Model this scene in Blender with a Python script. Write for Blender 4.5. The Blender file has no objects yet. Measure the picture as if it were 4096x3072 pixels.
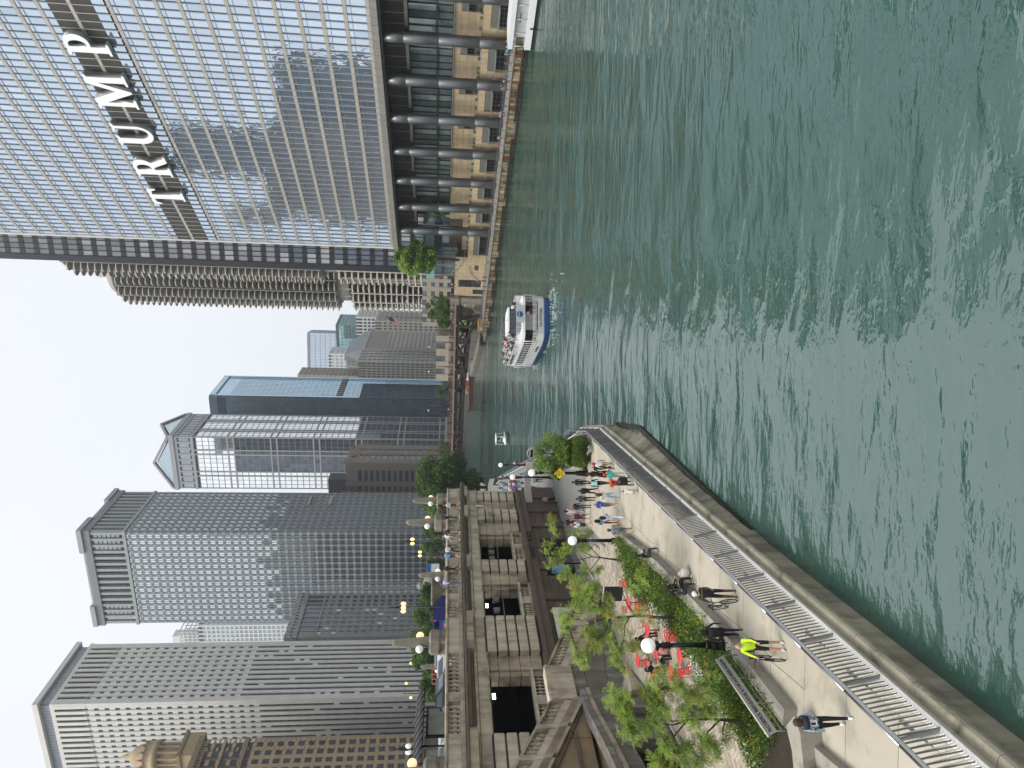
import bpy, math, random
import numpy as np
from math import sin, cos, tan, radians, degrees, pi, atan2, hypot, sqrt
from mathutils import Vector, Matrix
random.seed(7); RNG = np.random.default_rng(7)
sc = bpy.context.scene
C = sc.collection
# ------------------------------------------------------------------ camera
F = 2800.0; PIT = radians(5.47); ROL = radians(1.13); H = 13.0   # the photograph is stored on its side: up is to the left
def ray(X, Y):
    a = 1536-Y; b = X-2048
    c, s = cos(ROL), sin(ROL)
    x = a*c+b*s; zd = a*s-b*c
    return np.array([x, F*cos(PIT)+zd*sin(PIT), -F*sin(PIT)+zd*cos(PIT)])/F
def at(X, Y, z=1.25):
    r = ray(X, Y); t = (z-H)/r[2]; return (r[0]*t, r[1]*t, z)
def aty(X, Y, y):
    r = ray(X, Y); t = y/r[1]; return (r[0]*t, y, H+r[2]*t)
def proj(x, y, z):
    dz = z-H
    yf = y*cos(PIT)-dz*sin(PIT); zd = y*sin(PIT)+dz*cos(PIT)
    if yf < 0.5: return None
    a2 = x/yf*F; b2 = -zd/yf*F
    c, s = cos(ROL), sin(ROL)
    return 2048+a2*s+b2*c, 1536-(a2*c-b2*s), yf
cam = bpy.data.cameras.new('camera'); camo = bpy.data.objects.new('camera', cam); C.objects.link(camo)
right = Vector((cos(ROL), 0, 0)); fw = Vector((0, cos(PIT), -sin(PIT))); up = Vector((0, sin(PIT), cos(PIT)))
R0 = Vector((1, 0, 0))
ur = R0*cos(ROL)+up*sin(ROL)          # upright right
uu = up*cos(ROL)-R0*sin(ROL)          # upright up
mx = Matrix((( -uu.x, ur.x, -fw.x, 0), (-uu.y, ur.y, -fw.y, 0), (-uu.z, ur.z, -fw.z, H), (0, 0, 0, 1)))
camo.matrix_world = mx
cam.sensor_fit = 'HORIZONTAL'; cam.sensor_width = 36; cam.lens = 36*F/4096
cam.clip_start = 0.3; cam.clip_end = 6000
sc.camera = camo
# ------------------------------------------------------------------ world, sun, exposure
SUN_EL, SUN_AZ = 62, -125
w = bpy.data.worlds.new('World'); sc.world = w; w.use_nodes = True
nt = w.node_tree; nt.nodes.clear()
sky = nt.nodes.new('ShaderNodeTexSky'); sky.sky_type = 'NISHITA'; sky.sun_disc = False
sky.sun_elevation = radians(SUN_EL); sky.sun_rotation = radians(SUN_AZ); sky.dust_density = 6; sky.air_density = 1.2; sky.ozone_density = 2
mixc = nt.nodes.new('ShaderNodeMix'); mixc.data_type = 'RGBA'; mixc.inputs[0].default_value = 0.85
mixc.inputs['B'].default_value = (7.45, 7.6, 7.9, 1)
tc = nt.nodes.new('ShaderNodeTexCoord'); nz = nt.nodes.new('ShaderNodeTexNoise'); nz.inputs['Scale'].default_value = 2.2; nz.inputs['Detail'].default_value = 3
nt.links.new(tc.outputs['Generated'], nz.inputs['Vector'])
mr = nt.nodes.new('ShaderNodeMapRange'); mr.inputs['To Min'].default_value = 0.93; mr.inputs['To Max'].default_value = 1.06
nt.links.new(nz.outputs['Fac'], mr.inputs['Value'])
bg = nt.nodes.new('ShaderNodeBackground'); wo = nt.nodes.new('ShaderNodeOutputWorld')
vm = nt.nodes.new('ShaderNodeVectorMath'); vm.operation = 'SCALE'
nt.links.new(sky.outputs[0], mixc.inputs['A']); nt.links.new(mixc.outputs['Result'], vm.inputs[0]); nt.links.new(mr.outputs[0], vm.inputs['Scale'])
nt.links.new(vm.outputs[0], bg.inputs['Color']); nt.links.new(bg.outputs[0], wo.inputs[0])
bg.inputs['Strength'].default_value = 0.093
sl = bpy.data.lights.new('sun', 'SUN'); sl.energy = 2.5; sl.angle = radians(30); sl.color = (1, 0.96, 0.9)
so = bpy.data.objects.new('sun', sl); C.objects.link(so)
so.rotation_euler = (radians(90-SUN_EL), 0, radians(180-SUN_AZ))
sc.view_settings.view_transform = 'Standard'; sc.view_settings.look = 'None'; sc.view_settings.gamma = 1
sc.view_settings.exposure = 0.62
sc.view_settings.use_curve_mapping = False
sc.cycles.max_bounces = 6; sc.cycles.glossy_bounces = 3; sc.cycles.diffuse_bounces = 2; sc.cycles.transparent_max_bounces = 6
sc.cycles.volume_bounces = 0; sc.cycles.use_denoising = True
# ------------------------------------------------------------------ materials
def srgb(c):
    if isinstance(c, str): c = tuple(int(c[i:i+2], 16)/255 for i in (0, 2, 4))
    return tuple((v/12.92 if v <= 0.04045 else ((v+0.055)/1.055)**2.4) for v in c[:3])
MATS = {}
def M(name, col, rough=.8, metal=0., var=.12, scale=.6, bump=.0, bscale=6., streak=0., rnd=0., spec=.5, emit=0., stain=None, bdist=.05):
    if name in MATS: return MATS[name]
    m = bpy.data.materials.new(name); MATS[name] = m; m.use_nodes = True
    nt = m.node_tree; N = nt.nodes; L = nt.links; b = N['Principled BSDF']
    col = srgb(col) if isinstance(col, str) else col
    b.inputs['Roughness'].default_value = rough; b.inputs['Metallic'].default_value = metal
    b.inputs['Specular IOR Level'].default_value = spec
    if emit: b.inputs['Emission Color'].default_value = (*col, 1); b.inputs['Emission Strength'].default_value = emit
    geo = N.new('ShaderNodeNewGeometry')
    last = None
    if var > 0:
        n = N.new('ShaderNodeTexNoise'); n.inputs['Scale'].default_value = scale; n.inputs['Detail'].default_value = 5; n.inputs['Roughness'].default_value = .62
        L.new(geo.outputs['Position'], n.inputs['Vector'])
        r = N.new('ShaderNodeMapRange'); r.inputs['From Min'].default_value = .3; r.inputs['From Max'].default_value = .7
        r.inputs['To Min'].default_value = 1-var; r.inputs['To Max'].default_value = 1+var
        L.new(n.outputs['Fac'], r.inputs['Value']); last = r.outputs[0]
    if streak > 0:
        mp = N.new('ShaderNodeMapping'); mp.inputs['Scale'].default_value = (1.6, 1.6, .12)
        n = N.new('ShaderNodeTexNoise'); n.inputs['Scale'].default_value = 1.3; n.inputs['Detail'].default_value = 4
        L.new(geo.outputs['Position'], mp.inputs['Vector']); L.new(mp.outputs[0], n.inputs['Vector'])
        r = N.new('ShaderNodeMapRange'); r.inputs['From Min'].default_value = .42; r.inputs['From Max'].default_value = .68
        r.inputs['To Min'].default_value = 1; r.inputs['To Max'].default_value = 1-streak
        L.new(n.outputs['Fac'], r.inputs['Value'])
        if last is not None:
            mm = N.new('ShaderNodeMath'); mm.operation = 'MULTIPLY'; L.new(last, mm.inputs[0]); L.new(r.outputs[0], mm.inputs[1]); last = mm.outputs[0]
        else: last = r.outputs[0]
    if rnd > 0:
        oi = N.new('ShaderNodeObjectInfo'); r = N.new('ShaderNodeMapRange')
        r.inputs['To Min'].default_value = 1-rnd; r.inputs['To Max'].default_value = 1+rnd
        L.new(oi.outputs['Random'], r.inputs['Value'])
        if last is not None:
            mm = N.new('ShaderNodeMath'); mm.operation = 'MULTIPLY'; L.new(last, mm.inputs[0]); L.new(r.outputs[0], mm.inputs[1]); last = mm.outputs[0]
        else: last = r.outputs[0]
    if last is not None:
        v = N.new('ShaderNodeVectorMath'); v.operation = 'SCALE'; v.inputs[0].default_value = col; L.new(last, v.inputs['Scale'])
        out = v.outputs[0]
        if stain:
            n = N.new('ShaderNodeTexNoise'); n.inputs['Scale'].default_value = stain[1]; n.inputs['Detail'].default_value = 6; n.inputs['Roughness'].default_value = .7
            mp = N.new('ShaderNodeMapping'); mp.inputs['Scale'].default_value = (1, 1, stain[2] if len(stain) > 2 else .5)
            L.new(geo.outputs['Position'], mp.inputs['Vector']); L.new(mp.outputs[0], n.inputs['Vector'])
            r = N.new('ShaderNodeMapRange'); r.inputs['From Min'].default_value = .5; r.inputs['From Max'].default_value = .68
            L.new(n.outputs['Fac'], r.inputs['Value'])
            mxn = N.new('ShaderNodeMix'); mxn.data_type = 'RGBA'; L.new(r.outputs[0], mxn.inputs[0]); L.new(out, mxn.inputs['A'])
            mxn.inputs['B'].default_value = (*srgb(stain[0]), 1); out = mxn.outputs['Result']
        L.new(out, b.inputs['Base Color'])
    else: b.inputs['Base Color'].default_value = (*col, 1)
    if bump > 0:
        n = N.new('ShaderNodeTexNoise'); n.inputs['Scale'].default_value = bscale; n.inputs['Detail'].default_value = 4
        L.new(geo.outputs['Position'], n.inputs['Vector'])
        bp = N.new('ShaderNodeBump'); bp.inputs['Strength'].default_value = bump; bp.inputs['Distance'].default_value = bdist
        L.new(n.outputs['Fac'], bp.inputs['Height']); L.new(bp.outputs[0], b.inputs['Normal'])
    return m
# ------------------------------------------------------------------ mesh builder
CUBE_V = np.array([(-.5,-.5,-.5),(.5,-.5,-.5),(.5,.5,-.5),(-.5,.5,-.5),(-.5,-.5,.5),(.5,-.5,.5),(.5,.5,.5),(-.5,.5,.5)])
CUBE_F = [(0,3,2,1),(4,5,6,7),(0,1,5,4),(1,2,6,5),(2,3,7,6),(3,0,4,7)]
class MB:
    def __init__(s): s.v = []; s.f = []; s.m = []; s.sm = []
    def add(s, vs, fs, m=0, smooth=False):
        o = len(s.v); s.v.extend([tuple(map(float, v)) for v in vs])
        for f in fs: s.f.append(tuple(i+o for i in f)); s.m.append(m); s.sm.append(smooth)
        return s
    def box(s, c, d, rz=0, m=0):
        vs = CUBE_V*np.array(d)
        if rz:
            k, q = cos(rz), sin(rz); vs = np.stack([vs[:,0]*k-vs[:,1]*q, vs[:,0]*q+vs[:,1]*k, vs[:,2]], 1)
        return s.add(vs+np.array(c), CUBE_F, m)
    def bb(s, x0, x1, y0, y1, z0, z1, m=0): return s.box(((x0+x1)/2, (y0+y1)/2, (z0+z1)/2), (abs(x1-x0), abs(y1-y0), abs(z1-z0)), 0, m)
    def prism(s, poly, z0, z1, m=0):
        n = len(poly); a = sum(poly[i][0]*poly[(i+1)%n][1]-poly[(i+1)%n][0]*poly[i][1] for i in range(n))
        if a < 0: poly = poly[::-1]
        vs = [(x, y, z0) for x, y in poly]+[(x, y, z1) for x, y in poly]
        fs = [tuple(range(n))[::-1], tuple(range(n, 2*n))]+[(i, (i+1)%n, n+(i+1)%n, n+i) for i in range(n)]
        return s.add(vs, fs, m)
    def extr(s, prof, p0, p1, upv=(0,0,1), m=0):
        """profile (u,v) swept from p0 to p1; u = sideways (right of direction), v = up"""
        p0 = Vector(p0); p1 = Vector(p1); d = (p1-p0).normalized(); upv = Vector(upv); r = d.cross(upv).normalized()
        n = len(prof)
        vs = [p0+r*u+upv*v for u, v in prof]+[p1+r*u+upv*v for u, v in prof]
        return s.add([tuple(v) for v in vs], [tuple(range(n))[::-1], tuple(range(n, 2*n))]+[(i, (i+1)%n, n+(i+1)%n, n+i) for i in range(n)], m)
    def tube(s, pts, rs, n=6, m=0, smooth=True, cap=True):
        pts = [Vector(p) for p in pts]
        if not hasattr(rs, '__len__'): rs = [rs]*len(pts)
        vs = []; fs = []
        for i, p in enumerate(pts):
            d = (pts[min(i+1, len(pts)-1)]-pts[max(i-1, 0)])
            if d.length < 1e-9: d = Vector((0,0,1))
            d.normalize(); a = d.orthogonal().normalized() if abs(d.z) > .95 or i == 0 else a-d*a.dot(d)
            if a.length < 1e-6: a = d.orthogonal()
            a.normalize(); b = d.cross(a)
            vs += [tuple(p+(a*cos(2*pi*k/n)+b*sin(2*pi*k/n))*rs[i]) for k in range(n)]
        for i in range(len(pts)-1):
            for k in range(n): fs.append((i*n+k, i*n+(k+1)%n, (i+1)*n+(k+1)%n, (i+1)*n+k))
        if cap: fs += [tuple(range(n))[::-1], tuple(range((len(pts)-1)*n, len(pts)*n))]
        return s.add(vs, fs, m, smooth)
    def lathe(s, prof, c=(0,0,0), n=12, m=0, smooth=True, ax=None):
        vs = []; fs = []
        for r, z in prof:
            for k in range(n): vs.append((c[0]+r*cos(2*pi*k/n), c[1]+r*sin(2*pi*k/n), c[2]+z))
        for i in range(len(prof)-1):
            for k in range(n): fs.append((i*n+k, i*n+(k+1)%n, (i+1)*n+(k+1)%n, (i+1)*n+k))
        fs += [tuple(range(n))[::-1], tuple(range((len(prof)-1)*n, len(prof)*n))]
        return s.add(vs, fs, m, smooth)
    def ball(s, c, r, n=10, m=0, sz=1., k=6):
        prof = [(max(.001, r*sin(pi*i/k)), -r*cos(pi*i/k)*sz) for i in range(k+1)]
        return s.lathe(prof, c, n, m)
    def mesh(s, name, mats):
        me = bpy.data.meshes.new(name)
        nv, nf = len(s.v), len(s.f)
        me.vertices.add(nv); me.vertices.foreach_set('co', np.array(s.v, dtype=np.float32).ravel())
        lens = np.array([len(f) for f in s.f], dtype=np.int32); idx = np.array([i for f in s.f for i in f], dtype=np.int32)
        me.loops.add(len(idx)); me.loops.foreach_set('vertex_index', idx)
        me.polygons.add(nf); st = np.zeros(nf, dtype=np.int32); st[1:] = np.cumsum(lens)[:-1]
        me.polygons.foreach_set('loop_start', st)
        me.polygons.foreach_set('material_index', np.array(s.m, dtype=np.int32))
        me.polygons.foreach_set('use_smooth', np.array(s.sm, dtype=bool))
        me.update(calc_edges=True)
        for m in (mats if isinstance(mats, (list, tuple)) else [mats]): me.materials.append(m)
        return me
    def build(s, name, mats, parent=None, loc=None, az=0):
        return ob(name, s.mesh(name, mats), parent, loc, az)
def ob(name, me, parent=None, loc=None, az=0):
    o = bpy.data.objects.new(name, me); C.objects.link(o)
    if parent: o.parent = parent
    if loc is not None: o.location = loc
    if az: o.rotation_euler = (0, 0, -radians(az))
    return o
def tag(o, label=None, cat=None, group=None, kind=None):
    if label: o['label'] = label
    if cat: o['category'] = cat
    if group: o['group'] = group
    if kind: o['kind'] = kind
    return o
def thing(name, label, cat, loc=(0,0,0), az=0, group=None):
    """Empty at the base; its local +y axis points along compass azimuth az (0 = straight ahead)"""
    o = bpy.data.objects.new(name, None); C.objects.link(o); o.location = loc; o.rotation_euler = (0, 0, -radians(az)); o.empty_display_size = .5
    return tag(o, label, cat, group)
def struct(name, mb, mats, loc=None, az=0):
    o = mb.build(name, mats, None, loc, az); o['kind'] = 'structure'; return o
def dup(root, loc, az=None, label=None, group=None, keep=None):
    r = root.copy(); C.objects.link(r); r.location = loc
    if az is not None: r.rotation_euler = (0, 0, -radians(az))
    if label: r['label'] = label
    if group: r['group'] = group
    def rec(a, b):
        for ch in KIDS.get(a.name, a.children):
            c = ch.copy(); C.objects.link(c); c.parent = b; rec(ch, c)
    rec(root, r); return r
KIDS = {}
UC = {}
def ucube(mat, bev=False):
    k = mat.name
    if k not in UC:
        me = bpy.data.meshes.new('block'); me.from_pydata([tuple(v) for v in CUBE_V], [], CUBE_F); me.materials.append(mat); UC[k] = me
    return UC[k]
def worldof(parent, x, y, z):
    if parent is None: return x, y, z
    l = parent.location; a = parent.rotation_euler[2]
    if parent.parent: 
        X, Y, Z = l.x+x*cos(a)-y*sin(a), l.y+x*sin(a)+y*cos(a), l.z+z
        return worldof(parent.parent, X, Y, Z)
    return l.x+x*cos(a)-y*sin(a), l.y+x*sin(a)+y*cos(a), l.z+z
def pieces(name, parent, mats, boxes, lim=300, kind_all=False):
    """boxes: (cx,cy,cz,sx,sy,sz[,material index[,rz]]) in the parent's frame"""
    if not isinstance(mats, (list, tuple)): mats = [mats]
    sc_ = []
    for i, b in enumerate(boxes):
        p = proj(*worldof(parent, *b[:3]))
        if p is None or not (-60 < p[0] < 4156 and -60 < p[1] < 3132): sc_.append(-1); continue
        d = sorted(b[3:6]); sc_.append(d[2]*d[1]/(p[2]**2))
    order = sorted(range(len(boxes)), key=lambda i: -sc_[i])
    top = [i for i in order[:lim] if sc_[i] >= 0] if not kind_all else []
    ts = set(top)
    for i in top:
        b = boxes[i]; o = bpy.data.objects.new(name, ucube(mats[int(b[6]) if len(b) > 6 else 0])); C.objects.link(o)
        o.parent = parent; o.location = b[:3]; o.scale = b[3:6]
        if len(b) > 7: o.rotation_euler = (0, 0, b[7])
    rest = [b for i, b in enumerate(boxes) if i not in ts]
    if rest:
        mb = MB()
        for b in rest: mb.box(b[:3], b[3:6], b[7] if len(b) > 7 else 0, int(b[6]) if len(b) > 6 else 0)
        o = mb.build(name, mats, parent); o['kind'] = 'stuff'
    return
def text(s, size, depth, mat, parent, loc, rot, name='lettering', align='CENTER', sx=1.):
    cu = bpy.data.curves.new('t', 'FONT'); cu.body = s; cu.size = size; cu.extrude = depth; cu.align_x = align; cu.align_y = 'CENTER'; cu.resolution_u = 2
    t = bpy.data.objects.new('t', cu); C.objects.link(t)
    me = bpy.data.meshes.new_from_object(t.evaluated_get(bpy.context.evaluated_depsgraph_get())); bpy.data.objects.remove(t); bpy.data.curves.remove(cu)
    me.materials.clear(); me.materials.append(mat)
    o = bpy.data.objects.new(name, me); C.objects.link(o); o.parent = parent; o.location = loc; o.rotation_euler = rot; o.scale = (sx, 1, 1)
    return o
GRID = 20.2
# ================================================================== palette
glass_sky = M('coated_glass', (.60,.69,.80), rough=.03, metal=.9, var=.05, scale=.08, bump=.10, bscale=.35, rnd=.07, bdist=.4)
glass_sky2 = M('coated_glass_tinted', (.54,.64,.76), rough=.04, metal=.9, var=.05, scale=.08, bump=.12, bscale=.3, rnd=.07, bdist=.4)
glass_dark = M('dark_glass', (.10,.12,.145), rough=.06, metal=.55, var=.2, scale=.3, bump=.06, bscale=.8, rnd=.25)
glass_grey = M('grey_glass', (.30,.335,.36), rough=.07, metal=.75, var=.1, scale=.2, bump=.08, bscale=.5, rnd=.12, bdist=.2)
glass_bright = M('bright_glass', (.92,.95,.95), rough=.06, metal=.9, var=.06, scale=.3, rnd=.08, bump=.05, bscale=.4)
cream = M('cream_metal', 'b0aa9c', rough=.45, metal=.3, var=.06, scale=.5, rnd=.05)
fin = M('steel_fin', '8e9296', rough=.45, metal=.3, var=.1, scale=.4)
fin_l = M('steel_edge', 'a5a8a8', rough=.35, metal=.7, var=.05)
stainless = M('stainless_column', '6d6f70', rough=.38, metal=.85, var=.07, scale=.25, bump=.02, bscale=2)
steel_dark = M('dark_steel', '3a3d40', rough=.5, metal=.5, var=.1)
louvre_m = M('louvre_metal', '4a463f', rough=.5, metal=.4, var=.1)
sign_white = M('sign_white', 'ecedeb', rough=.3, var=.04, scale=.3)
sign_side = M('sign_side', '8f9392', rough=.35, metal=.4, var=.05)
def fbox(sx, face, s0, s1, z0, z1, o0, o1, mi=0):
    """a box on a face of a tower whose near corner is its origin"""
    sm, zm, om = (s0+s1)/2, (z0+z1)/2, (o0+o1)/2
    if face == 'n': return (sx*sm, -om, zm, s1-s0, abs(o1-o0), z1-z0, mi)
    return (-sx*om, sm, zm, abs(o1-o0), s1-s0, z1-z0, mi)
def tower(T, sx, W, D, z0, z1, core, faces, fh, pier, span, glass, pier_f=.35, span_f=.35, po=.35, so_=.15, lim=300, span_piece=False, glassfn=None, recess=.05, zt=None, pier_name='pier', span_name='spandrel'):
    """faces: list of (face, s0, s1, bays)"""
    zt = zt or z1
    a, b = (0, sx*W) if sx > 0 else (sx*W, 0)
    MB().bb(a+.25, b-.25, .25, D-.25, z0, z1).build('wall', core, T)
    P = []; S = []; Wd = []
    for face, s0, s1, nb in faces:
        p = (s1-s0)/nb; nf = int((zt-z0)/fh)
        for i in range(nb+1):
            c = s0+i*p; P.append(fbox(sx, face, c-p*pier_f/2, c+p*pier_f/2, z0, zt, -.3, po))
        for j in range(nf):
            zz = z0+j*fh
            if span is not None:
                if span_piece:
                    for i in range(nb): S.append(fbox(sx, face, s0+i*p+p*pier_f/2, s0+(i+1)*p-p*pier_f/2, zz, zz+fh*span_f, -.2, so_))
                else: S.append(fbox(sx, face, s0, s1, zz, zz+fh*span_f, -.2, so_))
            for i in range(nb):
                gi = glassfn(face, i, j, nf) if glassfn else 0
                Wd.append(fbox(sx, face, s0+i*p+p*pier_f/2, s0+(i+1)*p-p*pier_f/2, zz+fh*span_f, zz+fh, -.25, -recess, gi))
    if pier is not None: pieces(pier_name, T, pier, P, 80)
    if span is not None: pieces(span_name, T, span, S, lim if span_piece else 80)
    pieces('window', T, glass, Wd, lim)

# ================================================================== glass tower over the river (right)
az_T = -24.68
TA = at(1516, 123, 25.8)
def build_sign_tower():
    T = thing('skyscraper', 'huge glass skyscraper with big white roof-style letters on a dark louvred band above the river', 'skyscraper', (TA[0], TA[1], 0), az_T)
    s0, s1, zb, zt = -20.4, 64.6, 25.8, 150.
    MB().bb(.3, 40, s0, s1-.4, zb+.4, zt).build('core', M('tower_core', '4d555c', rough=.4, metal=.3, var=.1), T)
    pit = 1.57; fh = 3.92
    zf = zb+1.25
    nf = int((zt-zf)/fh)
    big = []; small = []; sp = []; lou = []; rail = []
    n = int((s1-s0)/pit)
    b0, b1 = 73.2, 80.6
    for j in range(nf):
        z = zf+j*fh
        inband = z+fh > b0+.3 and z < b1-.3
        if inband and z < b0:
            for i in range(n):
                a = s1-(i+1)*pit+.1; b = s1-i*pit-.1; zc = z+1.05
                if b0-zc > .3: big.append((-.02, (a+b)/2, (zc+b0)/2, .08, b-a, b0-zc, 0)); sp.append((-.10, (a+b)/2, z+.34, .16, b-a+.14, .62))
        if inband and z+fh > b1:
            for i in range(n):
                a = s1-(i+1)*pit+.1; b = s1-i*pit-.1
                big.append((-.02, (a+b)/2, (z+fh+b1)/2, .08, b-a, z+fh-b1, 0))
        for i in range(n):
            a = s1-(i+1)*pit+.1; b = s1-i*pit-.1
            m = 1 if (i*7+j*3) % 5 == 0 else 0
            if inband:
                continue
            big.append((-.02, (a+b)/2, z+.68+1.24, .08, b-a, 2.44, m))
            small.append((-.02, (a+b)/2, z+.68+.0, .08, b-a, .0, m)) if 0 else None
            small.append((-.02, (a+b)/2, z+fh-.36, .08, b-a, .66, m))
            sp.append((-.10, (a+b)/2, z+.34, .16, b-a+.14, .62))
        if not inband:
            for zz in (z+.0, z+.67, z+fh-.72):
                rail.append((-.10, (s0+s1)/2, zz, .12, s1-s0, .05))
    pieces('pane', T, [glass_sky, glass_sky2], big, 300)
    pieces('transom_pane', T, [glass_sky2, glass_sky], small, 300)
    pieces('spandrel_panel', T, cream, sp, 300)
    pieces('transom', T, fin, rail, 90)
    # louvred band: two rows of fine blades and the middle rail
    mbk = MB().bb(-.05, .3, s0, s1-.3, b0, b1); mbk.build('band_back', M('band_back', '1c1a18', var=.1), T)
    mb = MB(); k = 0; z = b0+.12
    while z < b1:
        if not (76.55 < z < 77.25): mb.bb(-.16, -.05, s0, s1-.3, z, z+.10)
        z += .235
    o = mb.build('louvre_blade', M('band_louvre', '6f6a62', rough=.5, metal=.4, var=.1), T); o['kind'] = 'stuff'
    MB().bb(-.2, -.05, s0, s1-.2, 76.6, 77.2).build('band_rail', cream, T)
    # vertical fins, two flanges each
    fins = []; edges = []
    for i in range(n+1):
        y = s1-i*pit
        fins.append((-.15, y, (zb+1.2+zt)/2, .16, .10, zt-zb-1.2))
        edges.append((-.25, y, (zb+1.2+zt)/2, .04, .14, zt-zb-1.2))
    pieces('mullion', T, fin, fins, 300)
    pieces('mullion_cap', T, M('mullion_cap', 'a3a7aa', rough=.4, metal=.3, var=.05), edges, 300)
    # base fascia of panels, corner trim
    fas = [(-.15, s1-(i+.5)*pit*1.0, zb+.6, .5, pit*1.0-.05, 1.15) for i in range(n)]
    pieces('fascia_panel', T, M('fascia_panel', '8e8b84', rough=.4, metal=.35, var=.06, rnd=.06), fas, 300)
    MB().bb(-.3, .7, s1-.35, s1+.15, zb, zt).build('corner_trim', M('white_trim', 'c9c8c2', rough=.4), T)
    MB().bb(.0, 16, s0, s1, zb-.45, zb-.02).build('soffit', steel_dark, T)
    # setback notch with balcony glass at top of the visible part
    # round columns
    for i, s in enumerate([-16.3, -6.9, 2.06, 11.6, 21.2, 30.6, 40.0, 49.3, 58.6]):
        mb = MB().lathe([(1.03, 2.1), (1.03, 7.9), (1.0, 7.93), (1.03, 7.96), (1.03, 15.3), (1.0, 15.33), (1.03, 15.36), (1.03, 21.6), (1.0, 21.63), (1.03, 21.66), (1.03, 25.4)], (1.25, s, 0), 28)
        mb.build('column', stainless, T)
    MB().lathe([(.8, 2.1), (.8, 25.4)], (5.2, 62.6, 0), 20).build('column', stainless, T)
    # upper louvre boxes behind the columns
    lw = MB(); gf = MB(); fr = MB()
    for s in range(-20, 62, 1):
        pass
    cs = [-25.7, -16.3, -6.9, 2.06, 11.6, 21.2, 30.6, 40.0, 49.3, 58.6]
    back = M('louvre_back', '24221f', var=.1)
    MB().bb(3.6, 14, s0, 62.5, 20.9, 25.35).build('louvre_box', back, T)
    L = []
    for a, b in zip(cs[:-1], cs[1:]):
        k = a+1.2
        while k < b-1.0: L.append((3.5, k, 23.45, .25, .09, 3.9)); k += .27
    mb = MB()
    for l in L: mb.box(l[:3], l[3:6])
    o = mb.build('louvre_blade', louvre_m, T); o['kind'] = 'stuff'
    fr = []
    for a, b in zip(cs[:-1], cs[1:]):
        fr.append((3.35, (a+b)/2, 21.2, .25, b-a-1.6, .6))
        for t in (0.12, .37, .62, .87): fr.append((3.33, a+(b-a)*t, 23.3, .12, .12, 4.1))
    pieces('louvre_frame', T, M('frame_grey', '77766f', rough=.4, metal=.5, var=.06), fr, 120)
    # two storeys of glass lobby
    MB().bb(5.2, 14, s0, 57, 12.7, 20.9).build('lobby_core', M('lobby_core', '1e2324', var=.2, scale=.4), T)
    g = []; mu = []
    for a, b in zip(cs[:-1], cs[1:]):
        if a > 49: continue
        for i in range(6):
            y0 = a+(b-a)*i/6; y1 = a+(b-a)*(i+1)/6
            g.append((4.9, (y0+y1)/2, 18.3, .08, y1-y0-.08, 5.0, (i*3+int(abs(a))) % 2)); g.append((4.9, (y0+y1)/2, 14.2, .08, y1-y0-.08, 2.7, (i+1) % 2))
            mu.append((4.72, y0, 16.8, .3, .07, 8.))
        mu.append((4.75, (a+b)/2, 15.7, .35, b-a, .35))
    lob = [M('lobby_glass', (.16,.19,.19), rough=.05, metal=.5, var=.35, scale=.5, rnd=.3), M('lobby_glass_light', (.25,.31,.30), rough=.08, metal=.5, var=.3, scale=.5, rnd=.25)]
    pieces('lobby_pane', T, lob, g, 120); pieces('lobby_mullion', T, steel_dark, mu, 120)
    # stone podium, two stepped walls with joints, windows, louvres and canopies
    stone = M('podium_limestone', 'a8977a', rough=.85, var=.12, scale=.9, bump=.15, bscale=5, rnd=.07, streak=.12)
    sback = M('podium_joint', '4c4438', var=.1)
    win = M('podium_glass', (.045,.055,.06), rough=.06, metal=.3, var=.3, scale=.6, rnd=.2)
    mul = M('window_bar', '7f8280', rough=.4, metal=.5)
    MB().bb(5.4, 14, s0, 72, 2.1, 12.6).build('podium_wall', sback, T)
    MB().bb(3.0, 5.4, s0, 92, 2.1, 7.4).build('podium_wall', sback, T)
    MB().bb(3.0, 14, 72, 92, 2.1, 10.8).build('podium_wall', sback, T)
    st = []; wn = []; bars = []; lv = []; can = []
    def wall(x, ya, yb, za, zb_, cols, rows, holes):
        dy = (yb-ya)/cols; dz = (zb_-za)/rows
        for i in range(cols):
            for j in range(rows):
                y, z = ya+(i+.5)*dy, za+(j+.5)*dz
                if any(h[0]-.1 < y < h[1]+.1 and h[2]-.1 < z < h[3]+.1 for h in holes): continue
                st.append((x+.02, y, z, .16, dy-.035, dz-.035))
    for a, b in zip(cs[:-1], cs[1:]):
        Lb = b-a
        c = (a+b)/2
        # lower wall
        wa, wb = a+1.9, b-1.9
        wall(2.98, a, b, 2.1, 7.4, 8, 4, [(wa, wb, 2.1, 6.0)])
        wn.append((3.0, c, 3.4, .1, wb-wa, 2.6)); lv.append((2.86, c, 5.35, .3, wb-wa, 1.3))
        can.append((1.9, c, 4.72, 2.2, wb-wa+.5, .12))
        for k in range(1, 5): bars.append((2.9, wa+(wb-wa)*k/5, 3.4, .08, .07, 2.6))
        for k in (2.9, 3.8): bars.append((2.9, c, k, .08, wb-wa, .06))
        # upper wall
        wa, wb = c-1.55, c+1.25
        wall(5.38, a, b, 7.4, 12.6, 6, 4, [(wa, wb, 7.4, 11.3)])
        if b < 70:
            wn.append((5.4, c-.1, 8.9, .1, 2.6, 2.6)); lv.append((5.25, c-.1, 10.75, .3, 2.6, 1.1)); can.append((4.6, c-.1, 10.1, 1.4, 3.0, .1))
            bars.append((5.3, c-.1, 8.9, .08, .07, 2.6)); bars.append((5.3, c-.1, 8.6, .08, 2.6, .06))
            bars += [(5.3, c-.8, 8.9, .08, .05, 2.6), (5.3, c+.6, 8.9, .08, .05, 2.6)]
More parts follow.
